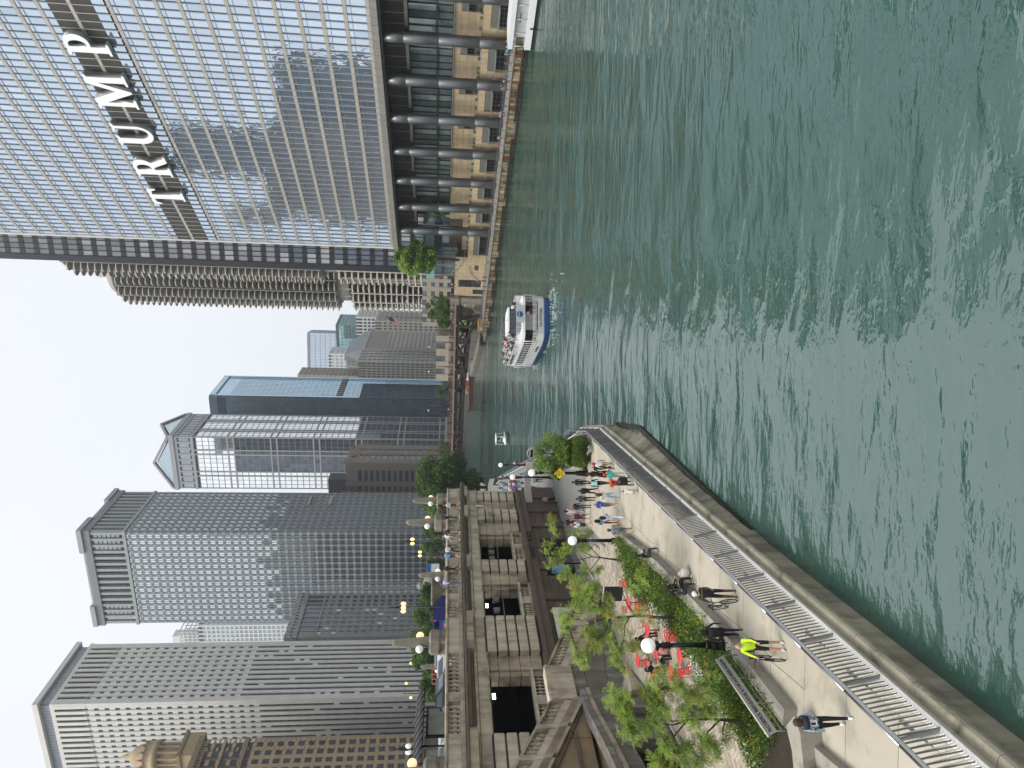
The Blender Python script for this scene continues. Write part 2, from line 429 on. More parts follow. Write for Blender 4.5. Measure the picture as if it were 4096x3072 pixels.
    wall(2.98, 58.6, 72, 2.1, 7.4, 12, 4, [(61, 70.4, 2.1, 6.0)]); wn.append((3.0, 65.7, 3.5, .1, 9, 2.8)); lv.append((2.86, 65.7, 5.4, .3, 9, 1.1)); can.append((1.9, 65.7, 4.8, 2.2, 9.4, .12))
    for k in range(1, 9): bars.append((2.9, 61+k, 3.5, .08, .07, 2.8))
    wall(5.38, 58.6, 72, 7.4, 9.2, 12, 1, [])
    wall(2.98, 72, 92, 2.1, 10.8, 16, 8, [(83.3, 86.9, 6.0, 9.3), (83.3, 86.8, 3.2, 5.2), (88.4, 91, 2.1, 5.5), (76.2,77.6,4.4,5.2)])
    wn += [(3.02, 85.1, 7.6, .1, 3.6, 3.3), (3.02, 85.1, 4.2, .1, 3.6, 2.0), (3.02, 89.7, 3.8, .1, 2.6, 3.4)]
    pieces('stone_block', T, stone, st, 300)
    pieces('window', T, win, wn, 60); pieces('window_bar', T, mul, bars, 120)
    lb = MB()
    for l in lv:
        nn = 9
        for k in range(nn): lb.box((l[0]-.05, l[1], l[2]-l[5]/2+(k+.5)*l[5]/nn), (.12, l[4], l[5]/nn*.55))
    o = lb.build('louvre_grille', M('grille_grey', '9b9b95', rough=.4, metal=.5, var=.05), T); o['kind'] = 'stuff'
    pieces('louvre_back', T, back, [(l[0]+.08, l[1], l[2], .1, l[4], l[5]) for l in lv], 30)
    pieces('canopy', T, M('canopy_steel', '8d8f8c', rough=.35, metal=.6), can, 30)
    # terrace floor, glass balustrade, hedge
    MB().bb(3.0, 5.4, s0, 72, 7.4, 7.52).build('terrace', M('terrace_stone', '8b857a'), T)
    rl = []
    for k in range(int((72-s0)/1.5)): rl.append((3.0, s0+k*1.5, 8.0, .05, .05, 1.0))
    rl.append((3.0, (s0+72)/2, 8.5, .06, 72-s0, .06)); rl.append((3.0, (s0+72)/2, 8.2, .04, 72-s0, .04))
    pieces('terrace_rail', T, fin_l, rl, 120)
    # ramped stair on the far stone wall
    mb = MB()
    for (a, za, b, zb2) in ((72.4, 8.6, 79.6, 11.9), (76.5, 7.6, 80.4, 6.6), (80.4, 6.4, 84.0, 4.2)):
        mb.tube([(2.6, a, za), (2.6, b, zb2)], .05, 5); mb.tube([(2.6, a, za-.5), (2.6, b, zb2-.5)], .04, 5)
        for t in np.linspace(0, 1, 7): mb.tube([(2.6, a+(b-a)*t, za+(zb2-za)*t-1.0), (2.6, a+(b-a)*t, za+(zb2-za)*t)], .04, 5)
    mb.build('stair_rail', fin_l, T)
    return T
def poly_letter(ch):
    def box(x0, x1, y0, y1): return [(x0,y0),(x1,y0),(x1,y1),(x0,y1)]
    def arc(cx, cy, rx, ry, a0, a1, n=14): return [(cx+rx*cos(radians(a0+(a1-a0)*i/n)), cy+ry*sin(radians(a0+(a1-a0)*i/n))) for i in range(n+1)]
    if ch == 'T': return 4.9, [[(0,6),(0,4.55),(.35,4.55),(.75,5.35),(1.75,5.5),(1.75,.45),(1.1,.3),(1.1,0),(3.8,0),(3.8,.3),(3.15,.45),(3.15,5.5),(4.15,5.35),(4.55,4.55),(4.9,4.55),(4.9,6)]], []
    if ch == 'U': return 5.4, [[(0,6),(0,5.7),(.6,5.55)]+arc(2.75,2.2,2.15,2.2,180,360)+[(4.9,5.55),(5.4,5.7),(5.4,6),(3.7,6),(3.7,5.7),(4.3,5.55)]+arc(3.1,2.2,1.2,1.55,0,-180)[0:]+[(1.9,5.55),(2.5,5.7),(2.5,6)]], []
    if ch == 'P': return 4.8, [[(0,0),(2.6,0),(2.6,.3),(1.95,.45),(1.95,2.5)]+[(2.6,2.5)]+arc(2.7,4.25,2.1,1.75,-90,90)+[(0,6),(0,5.7),(.6,5.55),(.6,.45),(0,.3)]], [[(1.95,3.0),(2.4,3.0)]+arc(2.4,4.25,1.0,1.25,-90,90)+[(1.95,5.5)]]
    if ch == 'R': return 5.5, [[(0,0),(2.5,0),(2.5,.3),(1.95,.45),(1.95,2.6),(2.5,2.6),(4.0,0),(5.5,0),(5.5,.3),(5.0,.5),(3.9,2.75)]+arc(2.9,4.3,1.8,1.7,-50,90)+[(0,6),(0,5.7),(.6,5.55),(.6,.45),(0,.3)]], [[(1.95,3.05),(2.5,3.05)]+arc(2.5,4.3,.85,1.2,-90,90)+[(1.95,5.5)]]
    if ch == 'M': return 7.4, [[(0,0),(2.0,0),(2.0,.3),(1.35,.45),(1.35,4.4),(3.5,0),(3.9,0),(5.75,4.4),(5.75,.45),(5.1,.3),(5.1,0),(7.4,0),(7.4,.3),(6.95,.45),(6.95,5.55),(7.4,5.7),(7.4,6),(5.5,6),(3.95,2.3),(2.15,6),(0,6),(0,5.7),(.5,5.55),(.5,.45),(0,.3)]], []
def build_letters(T):
    # reading left to right means from far (large s) to near
    S = thing('rooftop_sign', 'row of huge white block letters with serifs on the glass skyscraper', 'sign', (TA[0], TA[1], 0), az_T)
    for ch, s_left, s_right in (('T', 48.6, 43.4), ('R', 39.2, 33.2), ('U', 29.9, 24.0), ('M', 19.9, 12.0), ('P', 7.6, 3.3)):
        w0, outer, holes = poly_letter(ch); hz = 7.3; zb = 73.15; k = (s_left-s_right)/w0
        cu = bpy.data.curves.new('l', 'CURVE'); cu.dimensions = '2D'; cu.fill_mode = 'BOTH'; cu.extrude = .5; cu.bevel_depth = .05; cu.bevel_resolution = 0
        for pl in outer+holes:
            sp = cu.splines.new('POLY'); sp.points.add(len(pl)-1)
            for i, (x, y) in enumerate(pl): sp.points[i].co = (x*k, y*hz/6, 0, 1)
            sp.use_cyclic_u = True
        t = bpy.data.objects.new('t', cu); C.objects.link(t)
        me = bpy.data.meshes.new_from_object(t.evaluated_get(bpy.context.evaluated_depsgraph_get())); bpy.data.objects.remove(t)
        me.materials.clear(); me.materials.append(sign_white); me.materials.append(sign_side)
        for p in me.polygons: p.material_index = 0 if p.normal.z > .9 else 1
        o = bpy.data.objects.new('letter', me); C.objects.link(o); o.parent = S
        # local x of letter runs towards smaller s; normal points outward (-x)
        o.matrix_local = Matrix(((0, 0, -1, -1.2), (-1, 0, 0, s_left), (0, 1, 0, zb), (0, 0, 0, 1)))
    return S
TT = build_sign_tower(); build_letters(TT)

# ================================================================== other towers
def mk_ibm():
    c = aty(1400, 1081, 250)
    T = thing('office_tower', 'black steel and glass slab tower standing directly beside the big glass skyscraper', 'office tower', (c[0], c[1], 0), GRID)
    dk = M('black_steel', '26292f', rough=.45, metal=.4, var=.08); gl = [M('bronze_glass', (.20,.20,.20), rough=.12, metal=.45, var=.15, scale=.15, rnd=.25, bump=.05, bscale=.4), glass_dark, M('blind_glass', (.33,.33,.33), rough=.15, metal=.3, rnd=.2)]
    pw = 1.75
    tower(T, 1, 32, 30, 6, 212, dk, [('n', 1.9, 1.9+17*pw, 17), ('r', 1.9, 1.9+16*pw, 16)], 4.62, dk, dk, gl, .1, .36, .42, .1, glassfn=lambda f, i, j, n: (0 if j > n*.3 else 1) if random.random() < .8 else 2, pier_name='mullion')
    MB().bb(-.1, 1.7, -.1, 1.7, 6, 212).build('corner_pier', dk, T)
    return T
mk_ibm()
def mk_white():
    c = at(133, 2820, 168)
    T = thing('office_tower', 'pale stone skyscraper with narrow vertical piers and chequered windows, nearest on the left bank', 'office tower', (c[0], c[1], 0), GRID)
    st = M('pale_marble', 'cbc9c1', rough=.6, var=.07, scale=.25, rnd=.03, streak=.08); sp = M('grey_spandrel', '43484b', rough=.35, metal=.3, var=.08, rnd=.06)
    gf = lambda f, i, j, n: (0 if (j > n*(.56 if f == 'r' else .5) or random.random() < .10) else 1)
    tower(T, -1, 38, 33, 8, 160.5, M('core_grey', '4a4e50'), [('n', 1.3, 1.3+12*2.72, 12), ('r', 1.3, 1.3+11*2.72, 11)], 3.9, st, sp, [M('sky_reflection_pale', (.66,.70,.69), rough=.25, var=.05, rnd=.08, spec=.8), glass_dark], .50, .45, .40, -.08, span_piece=False, zt=149, glassfn=gf)  # pale panes have the sky's reflection put into their colour
    mb = MB().bb(-1.35, .45, -.45, 1.35, 8, 161); mb.build('corner_pier', st, T)
    MB().bb(-.9, .45, 31.2, 33, 8, 161).build('corner_pier', st, T)
    vp = []
    for i in range(13): vp.append(fbox(-1, 'n', 1.3+i*2.72-.68, 1.3+i*2.72+.68, 149, 160.5, -.3, .55))
    for i in range(12): vp.append(fbox(-1, 'r', 1.3+i*2.72-.68, 1.3+i*2.72+.68, 149, 160.5, -.3, .55))
    pieces('pier', T, st, vp, 60)
    MB().bb(-38, .1, -.1, 33, 151, 159.5).build('louvre_wall', M('dark_louvre', '34343a', var=.3, scale=.5), T)
    MB().bb(-38, .5, -.5, 33.4, 160.5, 162).build('parapet', st, T)
    MB().bb(-37, -.5, .5, 32, 162, 166).build('penthouse', M('penthouse_metal', '70757c', metal=.4, var=.1), T)
    pn = [fbox(-1, 'n', 1+i*1.5, 2.3+i*1.5, 162, 166, -.6, -.45) for i in range(24)]+[fbox(-1, 'r', 1+i*1.5, 2.3+i*1.5, 162, 166, -.6, -.45) for i in range(21)]
    pieces('penthouse_panel', T, M('penthouse_panel', '868c92', metal=.4, rough=.4), pn, 60)
    MB().bb(-39, 1.0, -1.0, 34, 166, 168).build('roof', st, T)
    MB().bb(-38.2, .5, -.5, 33.4, 8, 14.5).build('base', st, T)
    return T
mk_white()
def mk_leo():
    c = at(309, 2128, 200)
    T = thing('office_tower', 'tall dark granite tower with square windows and a colonnade under its flat cornice', 'office tower', (c[0], c[1], 0), GRID)
    gr = M('dark_granite', '6a7073', rough=.6, var=.12, scale=.3, rnd=.04); gl2 = M('light_granite', '8c908e', rough=.6, var=.1)
    gf = lambda f, i, j, n: 0 if j > n*.52+random.random()*3 else 1
    W = 57.5; D = 42
    nb = 15; nd = 11; fh = 3.95; zt = 178
    tower(T, -1, W, D, 8, 178, M('granite_core', '363b3e'), [('n', .9, W-.9, nb), ('r', .9, D-.9, nd)], fh, gr, gr, [M('leo_glass_bright', (.66,.73,.76), rough=.06, metal=.9, var=.05, rnd=.08, bump=.04, bscale=.5), glass_dark], .36, .38, .22, .12, glassfn=gf)
    sq = []; ub = []
    for f, a, b, n in (('n', .9, W-.9, nb), ('r', .9, D-.9, nd)):
        p = (b-a)/n
        for i in range(n+1):
            for j in range(int((178-8)/fh)):
                sq.append(fbox(-1, f, a+i*p-p*.21, a+i*p+p*.21, 8+j*fh, 8+j*fh+fh*.38, .2, .27))
        for i in range(n):
            for j in range(int((178-8)/fh)):
                ub.append(fbox(-1, f, a+(i+.46)*p, a+(i+.54)*p, 8+j*fh+fh*.42, 8+j*fh+fh, -.1, .12))
    pieces('granite_square', T, gl2, sq, 300); pieces('window_bar', T, M('steel_bar', '9aa0a2', metal=.8, rough=.3), ub, 300)
    # top colonnade
    MB().bb(-W+2, -2, 2, D-2, 178, 194.5).build('attic_core', M('attic_core', '2c3236', metal=.2, var=.2), T)
    cl = []; pn = []
    for f, a, b, n in (('n', .9, W-.9, nb), ('r', .9, D-.9, nd)):
        p = (b-a)/n
        for i in range(n+1): cl.append(fbox(-1, f, a+i*p-.75, a+i*p+.75, 178, 194, -1.8, .3))
        for i in range(n):
            if i < 3 or i > n-4:
                for k in range(6): pn.append(fbox(-1, f, a+i*p+1.0, a+(i+1)*p-1.0, 180+k*2.2, 181.7+k*2.2, -.6, -.4))
            else: pn.append(fbox(-1, f, a+i*p+.85, a+(i+1)*p-1.6, 179, 193, -1.9, -1.7))
    pieces('column', T, gl2, cl, 60); pieces('window', T, glass_grey, pn, 100)
    MB().bb(-W-.6, .6, -.6, D+.6, 176.4, 178).build('string_course', gl2, T)
    MB().bb(-W-.8, .8, -.8, D+.8, 194, 197.6).build('cornice', gr, T)
    MB().bb(-12, 1.6, -1.6, 12, 197.6, 200).build('parapet', gl2, T); MB().bb(-W-1, -W+12, -1.6, 12, 197.6, 200).build('parapet', gl2, T)
    MB().bb(-W-.4, .5, -.4, D+.4, 197.6, 198.8).build('parapet', gl2, T); MB().bb(-12, 1.6, D-12, D+1.6, 197.6, 200).build('parapet', gl2, T)
    # corner turrets stand proud, mid-height loggia
    MB().bb(-.2, 1.1, 27, 37, 76, 78).build('balcony', gl2, T); MB().bb(-.2, 1.1, 27, 37, 88, 89.4).build('balcony', gl2, T)
    return T
mk_leo()
def mk_grey():
    T = thing('office_tower', 'mid-height pale concrete tower between the chequered tower and the dark granite one', 'office tower', (-121.5, 337.5, 0), GRID)
    st = M('pale_concrete', '8b8a85', rough=.8, var=.08, scale=.3, rnd=.03)
    tower(T, -1, 24, 33, 8, 80.5, M('conc_core', '55565a'), [('r', 1.6, 33-1.2, 9), ('n', 7.5, 23.5, 5)], 3.55, st, st, [glass_dark, glass_grey], .34, .40, .25, .12, glassfn=lambda f, i, j, n: 0 if random.random() < .85 else 1, zt=72)
    MB().bb(-7.6, .3, -.3, 1.6, 8, 80).build('corner_pier', st, T)
    tw = [fbox(-1, 'r', 1.6+i*3.36+.6, 1.6+(i+1)*3.36-.6, 72.6, 79.6, -.3, .0) for i in range(9)]
    pieces('window', T, glass_dark, tw, 20)
    pieces('pier', T, st, [fbox(-1, 'r', 1.6+i*3.36-.55, 1.6+i*3.36+.55, 72, 80.5, -.3, .25) for i in range(10)], 20)
    MB().bb(-24, .5, -.5, 33.4, 80.5, 86).build('parapet', M('parapet_white', '9a9a96', var=.1, stain=('4a4a48', .8)), T)
    MB().bb(-24.2, .7, -.7, 33.6, 80.1, 80.7).build('cornice', st, T)
    MB().bb(-.2, .5, 0, 33, 71.4, 72.2).build('string_course', M('parapet_white', ''), T)
    pieces('bracket', T, M('dark_bracket', '35373a'), [(.65, 1+i*2.4, 83, .35, .5, 1.0) for i in range(14)], 20)
    return T
mk_grey()
def mk_77():
    c = at(673, 1746, 200)
    T = thing('office_tower', 'tower with classical grey stone frames, arched top windows and glazed triangular gables', 'office tower', (c[0], c[1], 0), 21.)
    st = M('grey_stone_frame', '8f9192', rough=.7, var=.07, rnd=.03)
    W, D = 40, 38
    MB().bb(-W+.3, -.3, .3, D-.3, 8, 197).build('wall', M('frame_core', '3b4248', metal=.3), T)
    wins = []; fr = []; thin = []
    fh = 4.15
    nfl = int((183-12)/fh)
    for f, L in (('n', W), ('r', D)):
        nb = 12; p = L/nb
        for j in range(nfl):
            for i in range(nb):
                wins.append(fbox(-1, f, i*p+.12, (i+1)*p-.12, 12+j*fh+.35, 12+(j+1)*fh-.15, -.3, .0, 0 if (f == 'r' and j > nfl*.35) or (f == 'n' and (i < 0 or i > 7) and j > nfl*.3) or (j > nfl*.85) else 1))
        for i in range(nb+1):
            wd = .95 if i in (0, 3, 4, 8, 9, 12) else .22
            (fr if wd > .5 else thin).append(fbox(-1, f, max(0, i*p-wd/2), min(L, i*p+wd/2), 12, 186, -.3, .45 if wd > .5 else .15))
        for j in range(nfl+1):
            if j % 7 in (0, 1): fr.append(fbox(-1, f, 0, L, 12+j*fh-.5, 12+j*fh+.5, -.3, .38))
            else: thin.append(fbox(-1, f, 0, L, 12+j*fh-.1, 12+j*fh+.35, -.3, .12))
    pieces('window', T, [glass_bright, glass_dark], wins, 300); pieces('stone_band', T, st, fr, 120); pieces('mullion', T, M('mull_77', '747a7e', rough=.5, metal=.3), thin, 150)
    # attic with arched windows, cornices
    ar = []
    for f, L in (('n', W), ('r', D)):
        n = 9; p = L/n
        for i in range(n):
            mb = MB(); a = i*p+.9; b = (i+1)*p-.9; m_ = (a+b)/2; r = (b-a)/2
            pts = [(a, 187), (b, 187)]+[(m_+r*cos(t), 192.5+r*sin(t)) for t in np.linspace(0, pi, 9)]
            if f == 'n': vs = [(-s, -.02, z) for s, z in pts]+[(-s, .2, z) for s, z in pts]
            else: vs = [(.02, s, z) for s, z in pts]+[(-.2, s, z) for s, z in pts]
            k = len(pts); mb.add(vs, [tuple(range(k)) if f == 'r' else tuple(range(k)), ]); 
            mb.build('arched_window', glass_grey, T)
    MB().bb(-W, 0-.02, .02, D, 183.5, 197).build('attic', st, T) if 0 else None
    at_ = []
    for f, L in (('n', W), ('r', D)):
        p = L/9
        for i in range(10): at_.append(fbox(-1, f, max(0, i*p-.8), min(L, i*p+.8), 186, 196.5, -.3, .3))
        at_.append(fbox(-1, f, 0, L, 194.8, 197, -.3, .35))
    pieces('pilaster', T, st, at_, 40)
    MB().bb(-W-.9, .9, -.9, D+.9, 197, 200).build('cornice', st, T); MB().bb(-W-.4, .4, -.4, D+.4, 184, 186).build('string_course', st, T)
    # gables: cross roof
    g = MB(); gl = MB(); hgt = 11
    g2 = M('roof_glass', (.45,.55,.58), rough=.1, metal=.8, rnd=.05)
    def gable(f, L):
        a, b = 1.5, L-1.5; m_ = L/2
        if f == 'n': P = lambda s, z, o: (-s, -o, z)
        else: P = lambda s, z, o: (o, s, z)
        gl.add([P(a+2, 200.3, -.3), P(b-2, 200.3, -.3), P(m_, 200+hgt-1.6, -.3)], [(0, 1, 2)])
        for (s0, z0, s1, z1) in ((a-1.5, 200, m_, 200+hgt), (m_, 200+hgt, b+1.5, 200)):
            v = []
            for o in (-1.6, .8):
                v += [P(s0, z0, o), P(s1, z1, o), P(s1, z1+1.6, o), P(s0, z0+1.6, o)]
            g.add(v, [(0, 1, 2, 3), (7, 6, 5, 4), (0, 4, 5, 1), (1, 5, 6, 2), (2, 6, 7, 3), (3, 7, 4, 0)])
    gable('n', W); gable('r', D)
    g.build('gable', st, T); gl.build('gable_glass', g2, T)
    rf = MB().add([(-W+1, 1, 200), (-1, 1, 200), (-1, D-1, 200), (-W+1, D-1, 200), (-W/2, 1.4, 200+hgt-.8), (-W/2, D-1.4, 200+hgt-.8)], [(0, 4, 5, 3), (1, 2, 5, 4)])
    rf.add([(-W+1.4, 1, 200), (-1.4, 1, 200), (-1.4, D-1, 200), (-W+1.4, D-1, 200), (-W+1.4, D/2, 200+hgt-.8), (-1.4, D/2, 200+hgt-.8)], [(0, 1, 5, 4), (3, 4, 5, 2)])
    rf.build('roof', M('slate_grey', '5c666b'), T)
    MB().bb(-W-1, 1, -1, D, 6, 12).build('base', st, T)
    return T
mk_77()
def mk_blue():
    c = at(836, 1586, 190)
    T = thing('office_tower', 'sleek blue glass tower with a notched top rising beyond the bridge', 'office tower', (c[0], c[1], 0), 22.)
    g1 = M('blue_glass', (.36,.50,.60), rough=.05, metal=.9, var=.06, scale=.06, rnd=.05, bump=.05, bscale=.2, bdist=.3); g2 = M('blue_glass_dark', (.25,.33,.39), rough=.06, metal=.7, var=.2, scale=.1, rnd=.12)
    W, D = 34, 40
    MB().bb(-W+.3, -.3, .3, D-.3, 8, 176).build('wall', M('blue_core', '28323a', metal=.4), T)
    MB().bb(-W, 0, 3, D, 176, 189).build('crown', g1, T)
    wn = []; tr = []
    for f, L, n in (('n', W, 9), ('r', D, 15)):
        p = L/n
        for j in range(44):
            for i in range(n): wn.append(fbox(-1, f, i*p+.08, (i+1)*p-.08, 8+j*3.82+.15, 8+(j+1)*3.82, -.3, .0, 1 if (f == 'n' or j < 14 and i < 14) else 0))
        for i in range(n+1): tr.append(fbox(-1, f, i*p-.1, i*p+.1, 8, 176, -.2, .1))
    pieces('window', T, [g1, g2], wn, 300); pieces('mullion', T, M('blue_mullion', '5f7480', metal=.7, rough=.4), tr, 60)
    MB().bb(-.2, 1.2, 0, D, 186, 190).build('roof_frame', g1, T); MB().bb(-.2, 1.2, 0, 2, 8, 190).build('corner_fin', g1, T); MB().bb(-.2, 1.2, D-1, D+.5, 8, 190).build('corner_fin', g1, T)
    MB().bb(-W, 0, -1.2, .4, 184, 190).build('roof_frame', g2, T)
    MB().bb(-.3, .9, -.4, D, 92, 96.5).build('plant_floor', M('plant_dark', '262d33'), T)
    pieces('plant_pier', T, st_w, [(.8, 2+i*4, 94.2, .5, .5, 4.5) for i in range(10)], 12)
    return T
st_w = M('pale_pier', 'a9aaa6', var=.06)
mk_blue()
def mk_hotel():
    c = aty(1365, 1853, 440)
    T = thing('hotel', 'brown stone hotel tower with stacked dark windows and a curly emblem near its top', 'hotel', (c[0], c[1], 0), GRID)
    st = M('brown_stone', '7b7064', rough=.8, var=.08, scale=.3, rnd=.03); zt = c[2]
    gl = [glass_dark]
    tower(T, -1, 24, 26, 8, zt-4, M('brown_core', '5b5248'), [('n', 4.5, 12.5, 1), ('n', 15.5, 19.5, 1), ('r', 5, 12, 2), ('r', 16, 20, 1)], 3.6, None, st, gl, .1, .38, .3, .05, zt=zt-10)
    b = [fbox(-1, 'n', 0, 4.6, 6, zt-4, -.3, .5), fbox(-1, 'n', 12.4, 15.6, 6, zt-2, -.3, .5), fbox(-1, 'n', 19.4, 24, 6, zt, -.3, .8), fbox(-1, 'n', 4.6, 12.4, zt-10, zt-4, -.3, .2),
         fbox(-1, 'r', 0, 5.1, 6, zt-1, -.3, .5), fbox(-1, 'r', 11.9, 16.1, 6, zt-4, -.3, .5), fbox(-1, 'r', 19.9, 26, 6, zt-6, -.3, .5), fbox(-1, 'r', 4.6, 20, zt-10, zt-4, -.3, .2)]
    pieces('stone_pier', T, st, b, 20)
    MB().bb(-23, -13, 3, 12, zt-4, zt+9).build('roof_block', M('dark_roof', '3a3a3e'), T)
    MB().bb(-24, 0, 0, 26, zt-4, zt-3).build('roof', st, T)
    cu = [(.62, 8.5+1.1*sin(t*1.15), zt-6.6+t*.55-1.6) for t in np.linspace(0, 5.6, 14)]
    MB().tube(cu, .28, 5).build('emblem', M('emblem_dark', '1d1c1a'), T)
    return T
mk_hotel()
HAZE = .00017
# ================================================================== round twin towers
def mk_marina(cx, cy, label, n0=0.0):
    T = thing('round_tower', label, 'tower', (cx, cy, 0), 0, 'corncob shaped round towers')
    conc = M('tower_concrete', '8d8a82', rough=.85, var=.1, scale=.3); edge = M('tower_edge', 'bdb8ab', rough=.8, var=.06); dk = M('tower_dark_glass', (.05,.055,.06), rough=.15, metal=.3, var=.3, scale=.4)  # dark glass for the wall behind the balcony rings
    def outline(r0, r1, lobes, n=96, p=.5, ph=0.):
        return [((r0+(r1-r0)*abs(cos(lobes*(2*pi*i/n+ph)/2))**p)*cos(2*pi*i/n), (r0+(r1-r0)*abs(cos(lobes*(2*pi*i/n+ph)/2))**p)*sin(2*pi*i/n)) for i in range(n)]
    def slab(r0, r1, th, up_, name, lobes=16, p=.5):
        pts = outline(r0, r1, lobes, 128, p, n0); n = len(pts); inn = [(x*.985, y*.985) for x, y in pts]
        mb = MB()
        vs = [(x, y, 0) for x, y in pts]+[(x, y, up_) for x, y in pts]+[(x, y, up_) for x, y in inn]+[(x, y, th) for x, y in inn]
        fs = [tuple(range(n))[::-1]]; ms = [0]
        for a, b in ((0, 1), (1, 2), (2, 3)):
            for i in range(n): fs.append((a*n+i, a*n+(i+1)%n, b*n+(i+1)%n, b*n+i))
        fs.append(tuple(range(3*n, 4*n)))
        mb.add(vs, fs)
        for i in range(len(mb.f)): mb.m[i] = 0 if i in (0, len(mb.f)-1) else 1
        return mb.mesh(name, [conc, edge])
    apt = slab(13.6, 19.4, .25, .42, 'balcony_ring'); park = slab(16.4, 19.2, .3, .75, 'parking_ring', 16, .6)
    for k in range(38): ob('balcony_ring', apt, T, (0, 0, 73+k*3.03))
    for k in range(15): ob('parking_ring', park, T, (0, 0, 22+k*2.95))
    MB().lathe([(13.4, 73), (13.4, 188)], n=48).build('glass_wall', dk, T)
    MB().lathe([(5, 10), (5, 201)], n=24).build('core', conc, T)
    MB().lathe([(11, 20), (11, 73)], n=24).build('inner_wall', M('inner_wall', '15171a'), T)
    MB().lathe([(15.5, 188), (15.5, 189.2), (13, 189.2), (13, 192)], n=32).build('roof', conc, T)
    MB().lathe([(13.6, 66.5), (13.6, 73)], n=32).build('plant_floor', edge, T)
    mb = MB(); mb2 = MB()
    for i in range(16):
        a = 2*pi*(i+.5)/16-n0
        mb.box((15.2*cos(a), 15.2*sin(a), 130), (4.6, .35, 116), a); mb2.box((17*cos(a), 17*sin(a), 42), (1.0, .5, 46), a)
        mb2.box((13.2*cos(a), 13.2*sin(a), 70), (.8, .8, 9), a)
    mb.build('rib', conc, T); mb2.build('rib', edge, T)
    mb = MB()
    for k in range(38):
        for i in range(0, 128, 2):
            a = 2*pi*i/128; r = 13.6+5.7*abs(cos(16*(a+n0)/2))**.5
            mb.box((r*cos(a), r*sin(a), 73.8+k*3.03), (.05, .05, .8), a)
    o = mb.build('railing', edge, T); o['kind'] = 'stuff'
    # parked cars facing out in the lower ring
    cols = [M('car_white', 'c9cbcc', rough=.3), M('car_dark', '22252a', rough=.3), M('car_red', '7a1f1c', rough=.3), M('car_silver', '85898c', rough=.3, metal=.5)]
    mb = MB()
    for k in range(0, 14):
        for i in range(32):
            if random.random() < .45: continue
            a = 2*pi*(i+.3)/32; r = 15.3
            mb.box((r*cos(a), r*sin(a), 23+k*2.95), (3.6, 1.7, .8), a, random.randrange(4)); mb.box(((r-.3)*cos(a), (r-.3)*sin(a), 23.6+k*2.95), (1.8, 1.5, .6), a, 1)
    o = mb.build('parked_cars', cols, T); o['kind'] = 'stuff'
mk_marina(66.0, 345, 'round scalloped tower half hidden behind the black slab tower')
mk_marina(58.6, 400, 'round scalloped tower standing free on the left of its twin', .1)
# ================================================================== distant blocks
def block(name, label, cat, c, W, D, mats, nbn, nbd, fh, z0=6, az=GRID, **kw):
    T = thing(name, label, cat, (c[0], c[1], 0), az)
    tower(T, -1, W, D, z0, c[2], mats[0], [('n', .5, W-.5, nbn), ('r', .5, D-.5, nbd)], fh, mats[1], mats[1], mats[2], **kw)
    return T
pale = M('far_limestone', '98968c', rough=.85, var=.06, scale=.2); pale2 = M('far_buff_stone', '8f897c', rough=.85, var=.06, scale=.2)
T = block('office_building', 'pale classical stone building with pitched slate roof beyond the iron bridge', 'office building', aty(1459, 1395, 620), 14, 62, [M('far_core', '44484a'), pale, [glass_dark]], 4, 18, 3.9, pier_f=.45, span_f=.45, po=.3)
z_ = aty(1459, 1395, 620)[2]
MB().bb(-14.6, .8, -.8, 62.8, z_-.2, z_+1.2).build('cornice', pale, T)
MB().bb(-14.4, .6, -.6, 62.6, z_-16, z_-15).build('string_course', pale, T)
pieces('pilaster', T, pale, [fbox(-1, 'r', 1+i*3.5, 2.4+i*3.5, z_-15, z_-1, 0, .9) for i in range(18)], 20)
MB().add([(-14, 0, z_+1), (0, 0, z_+1), (0, 62, z_+1), (-14, 62, z_+1), (-14, 8, z_+19), (-9, 10, z_+19), (-9, 52, z_+19), (-14, 54, z_+19)], [(0, 1, 5, 4), (1, 2, 6, 5), (4, 5, 6, 7), (2, 3, 7, 6)]).build('roof', M('slate_roof', '5d6468', rough=.6, var=.05), T)
T = block('office_building', 'buff stone block rising behind the slate roofed building', 'office building', aty(1385, 1412, 680), 25, 30, [M('far_core2', '55514a'), pale2, [glass_grey]], 10, 8, 4.2, pier_f=.6, span_f=.5)
block('office_building', 'slender stone building with tall vertical piers right of the blue glass tower', 'office building', aty(1432, 1445, 560), 14, 30, [M('far_core', ''), pale, [glass_dark]], 6, 4, 3.8, pier_f=.5, span_f=.3, so_=-.1)
block('office_building', 'narrow buff stepped building just behind the blue glass tower', 'office building', aty(1190, 1500, 640), 14, 20, [M('far_core2', ''), pale2, [glass_dark]], 5, 5, 3.8, pier_f=.5, span_f=.4)
block('office_building', 'white gridded block with stepped roof below the hazy distant skyscraper', 'office building', aty(1314, 1415, 800), 24, 25, [M('far_core', ''), M('far_white', 'c2c4c2', var=.04), [glass_grey]], 6, 5, 5.0, pier_f=.3, span_f=.3)
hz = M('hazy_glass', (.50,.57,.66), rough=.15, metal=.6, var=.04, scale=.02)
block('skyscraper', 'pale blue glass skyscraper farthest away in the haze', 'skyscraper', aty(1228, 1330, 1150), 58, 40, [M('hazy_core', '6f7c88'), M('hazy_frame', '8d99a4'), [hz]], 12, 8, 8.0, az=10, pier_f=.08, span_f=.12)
block('office_building', 'green tinted glass building between the round tower and the slate roof', 'office building', aty(1342, 1300, 860), 34, 40, [M('green_core', '2f4444'), M('green_frame', '5c7a78'), [M('green_glass', (.25,.42,.42), rough=.08, metal=.8, var=.2, scale=.05, rnd=.15)]], 8, 10, 4.0, az=24, pier_f=.06, span_f=.2)
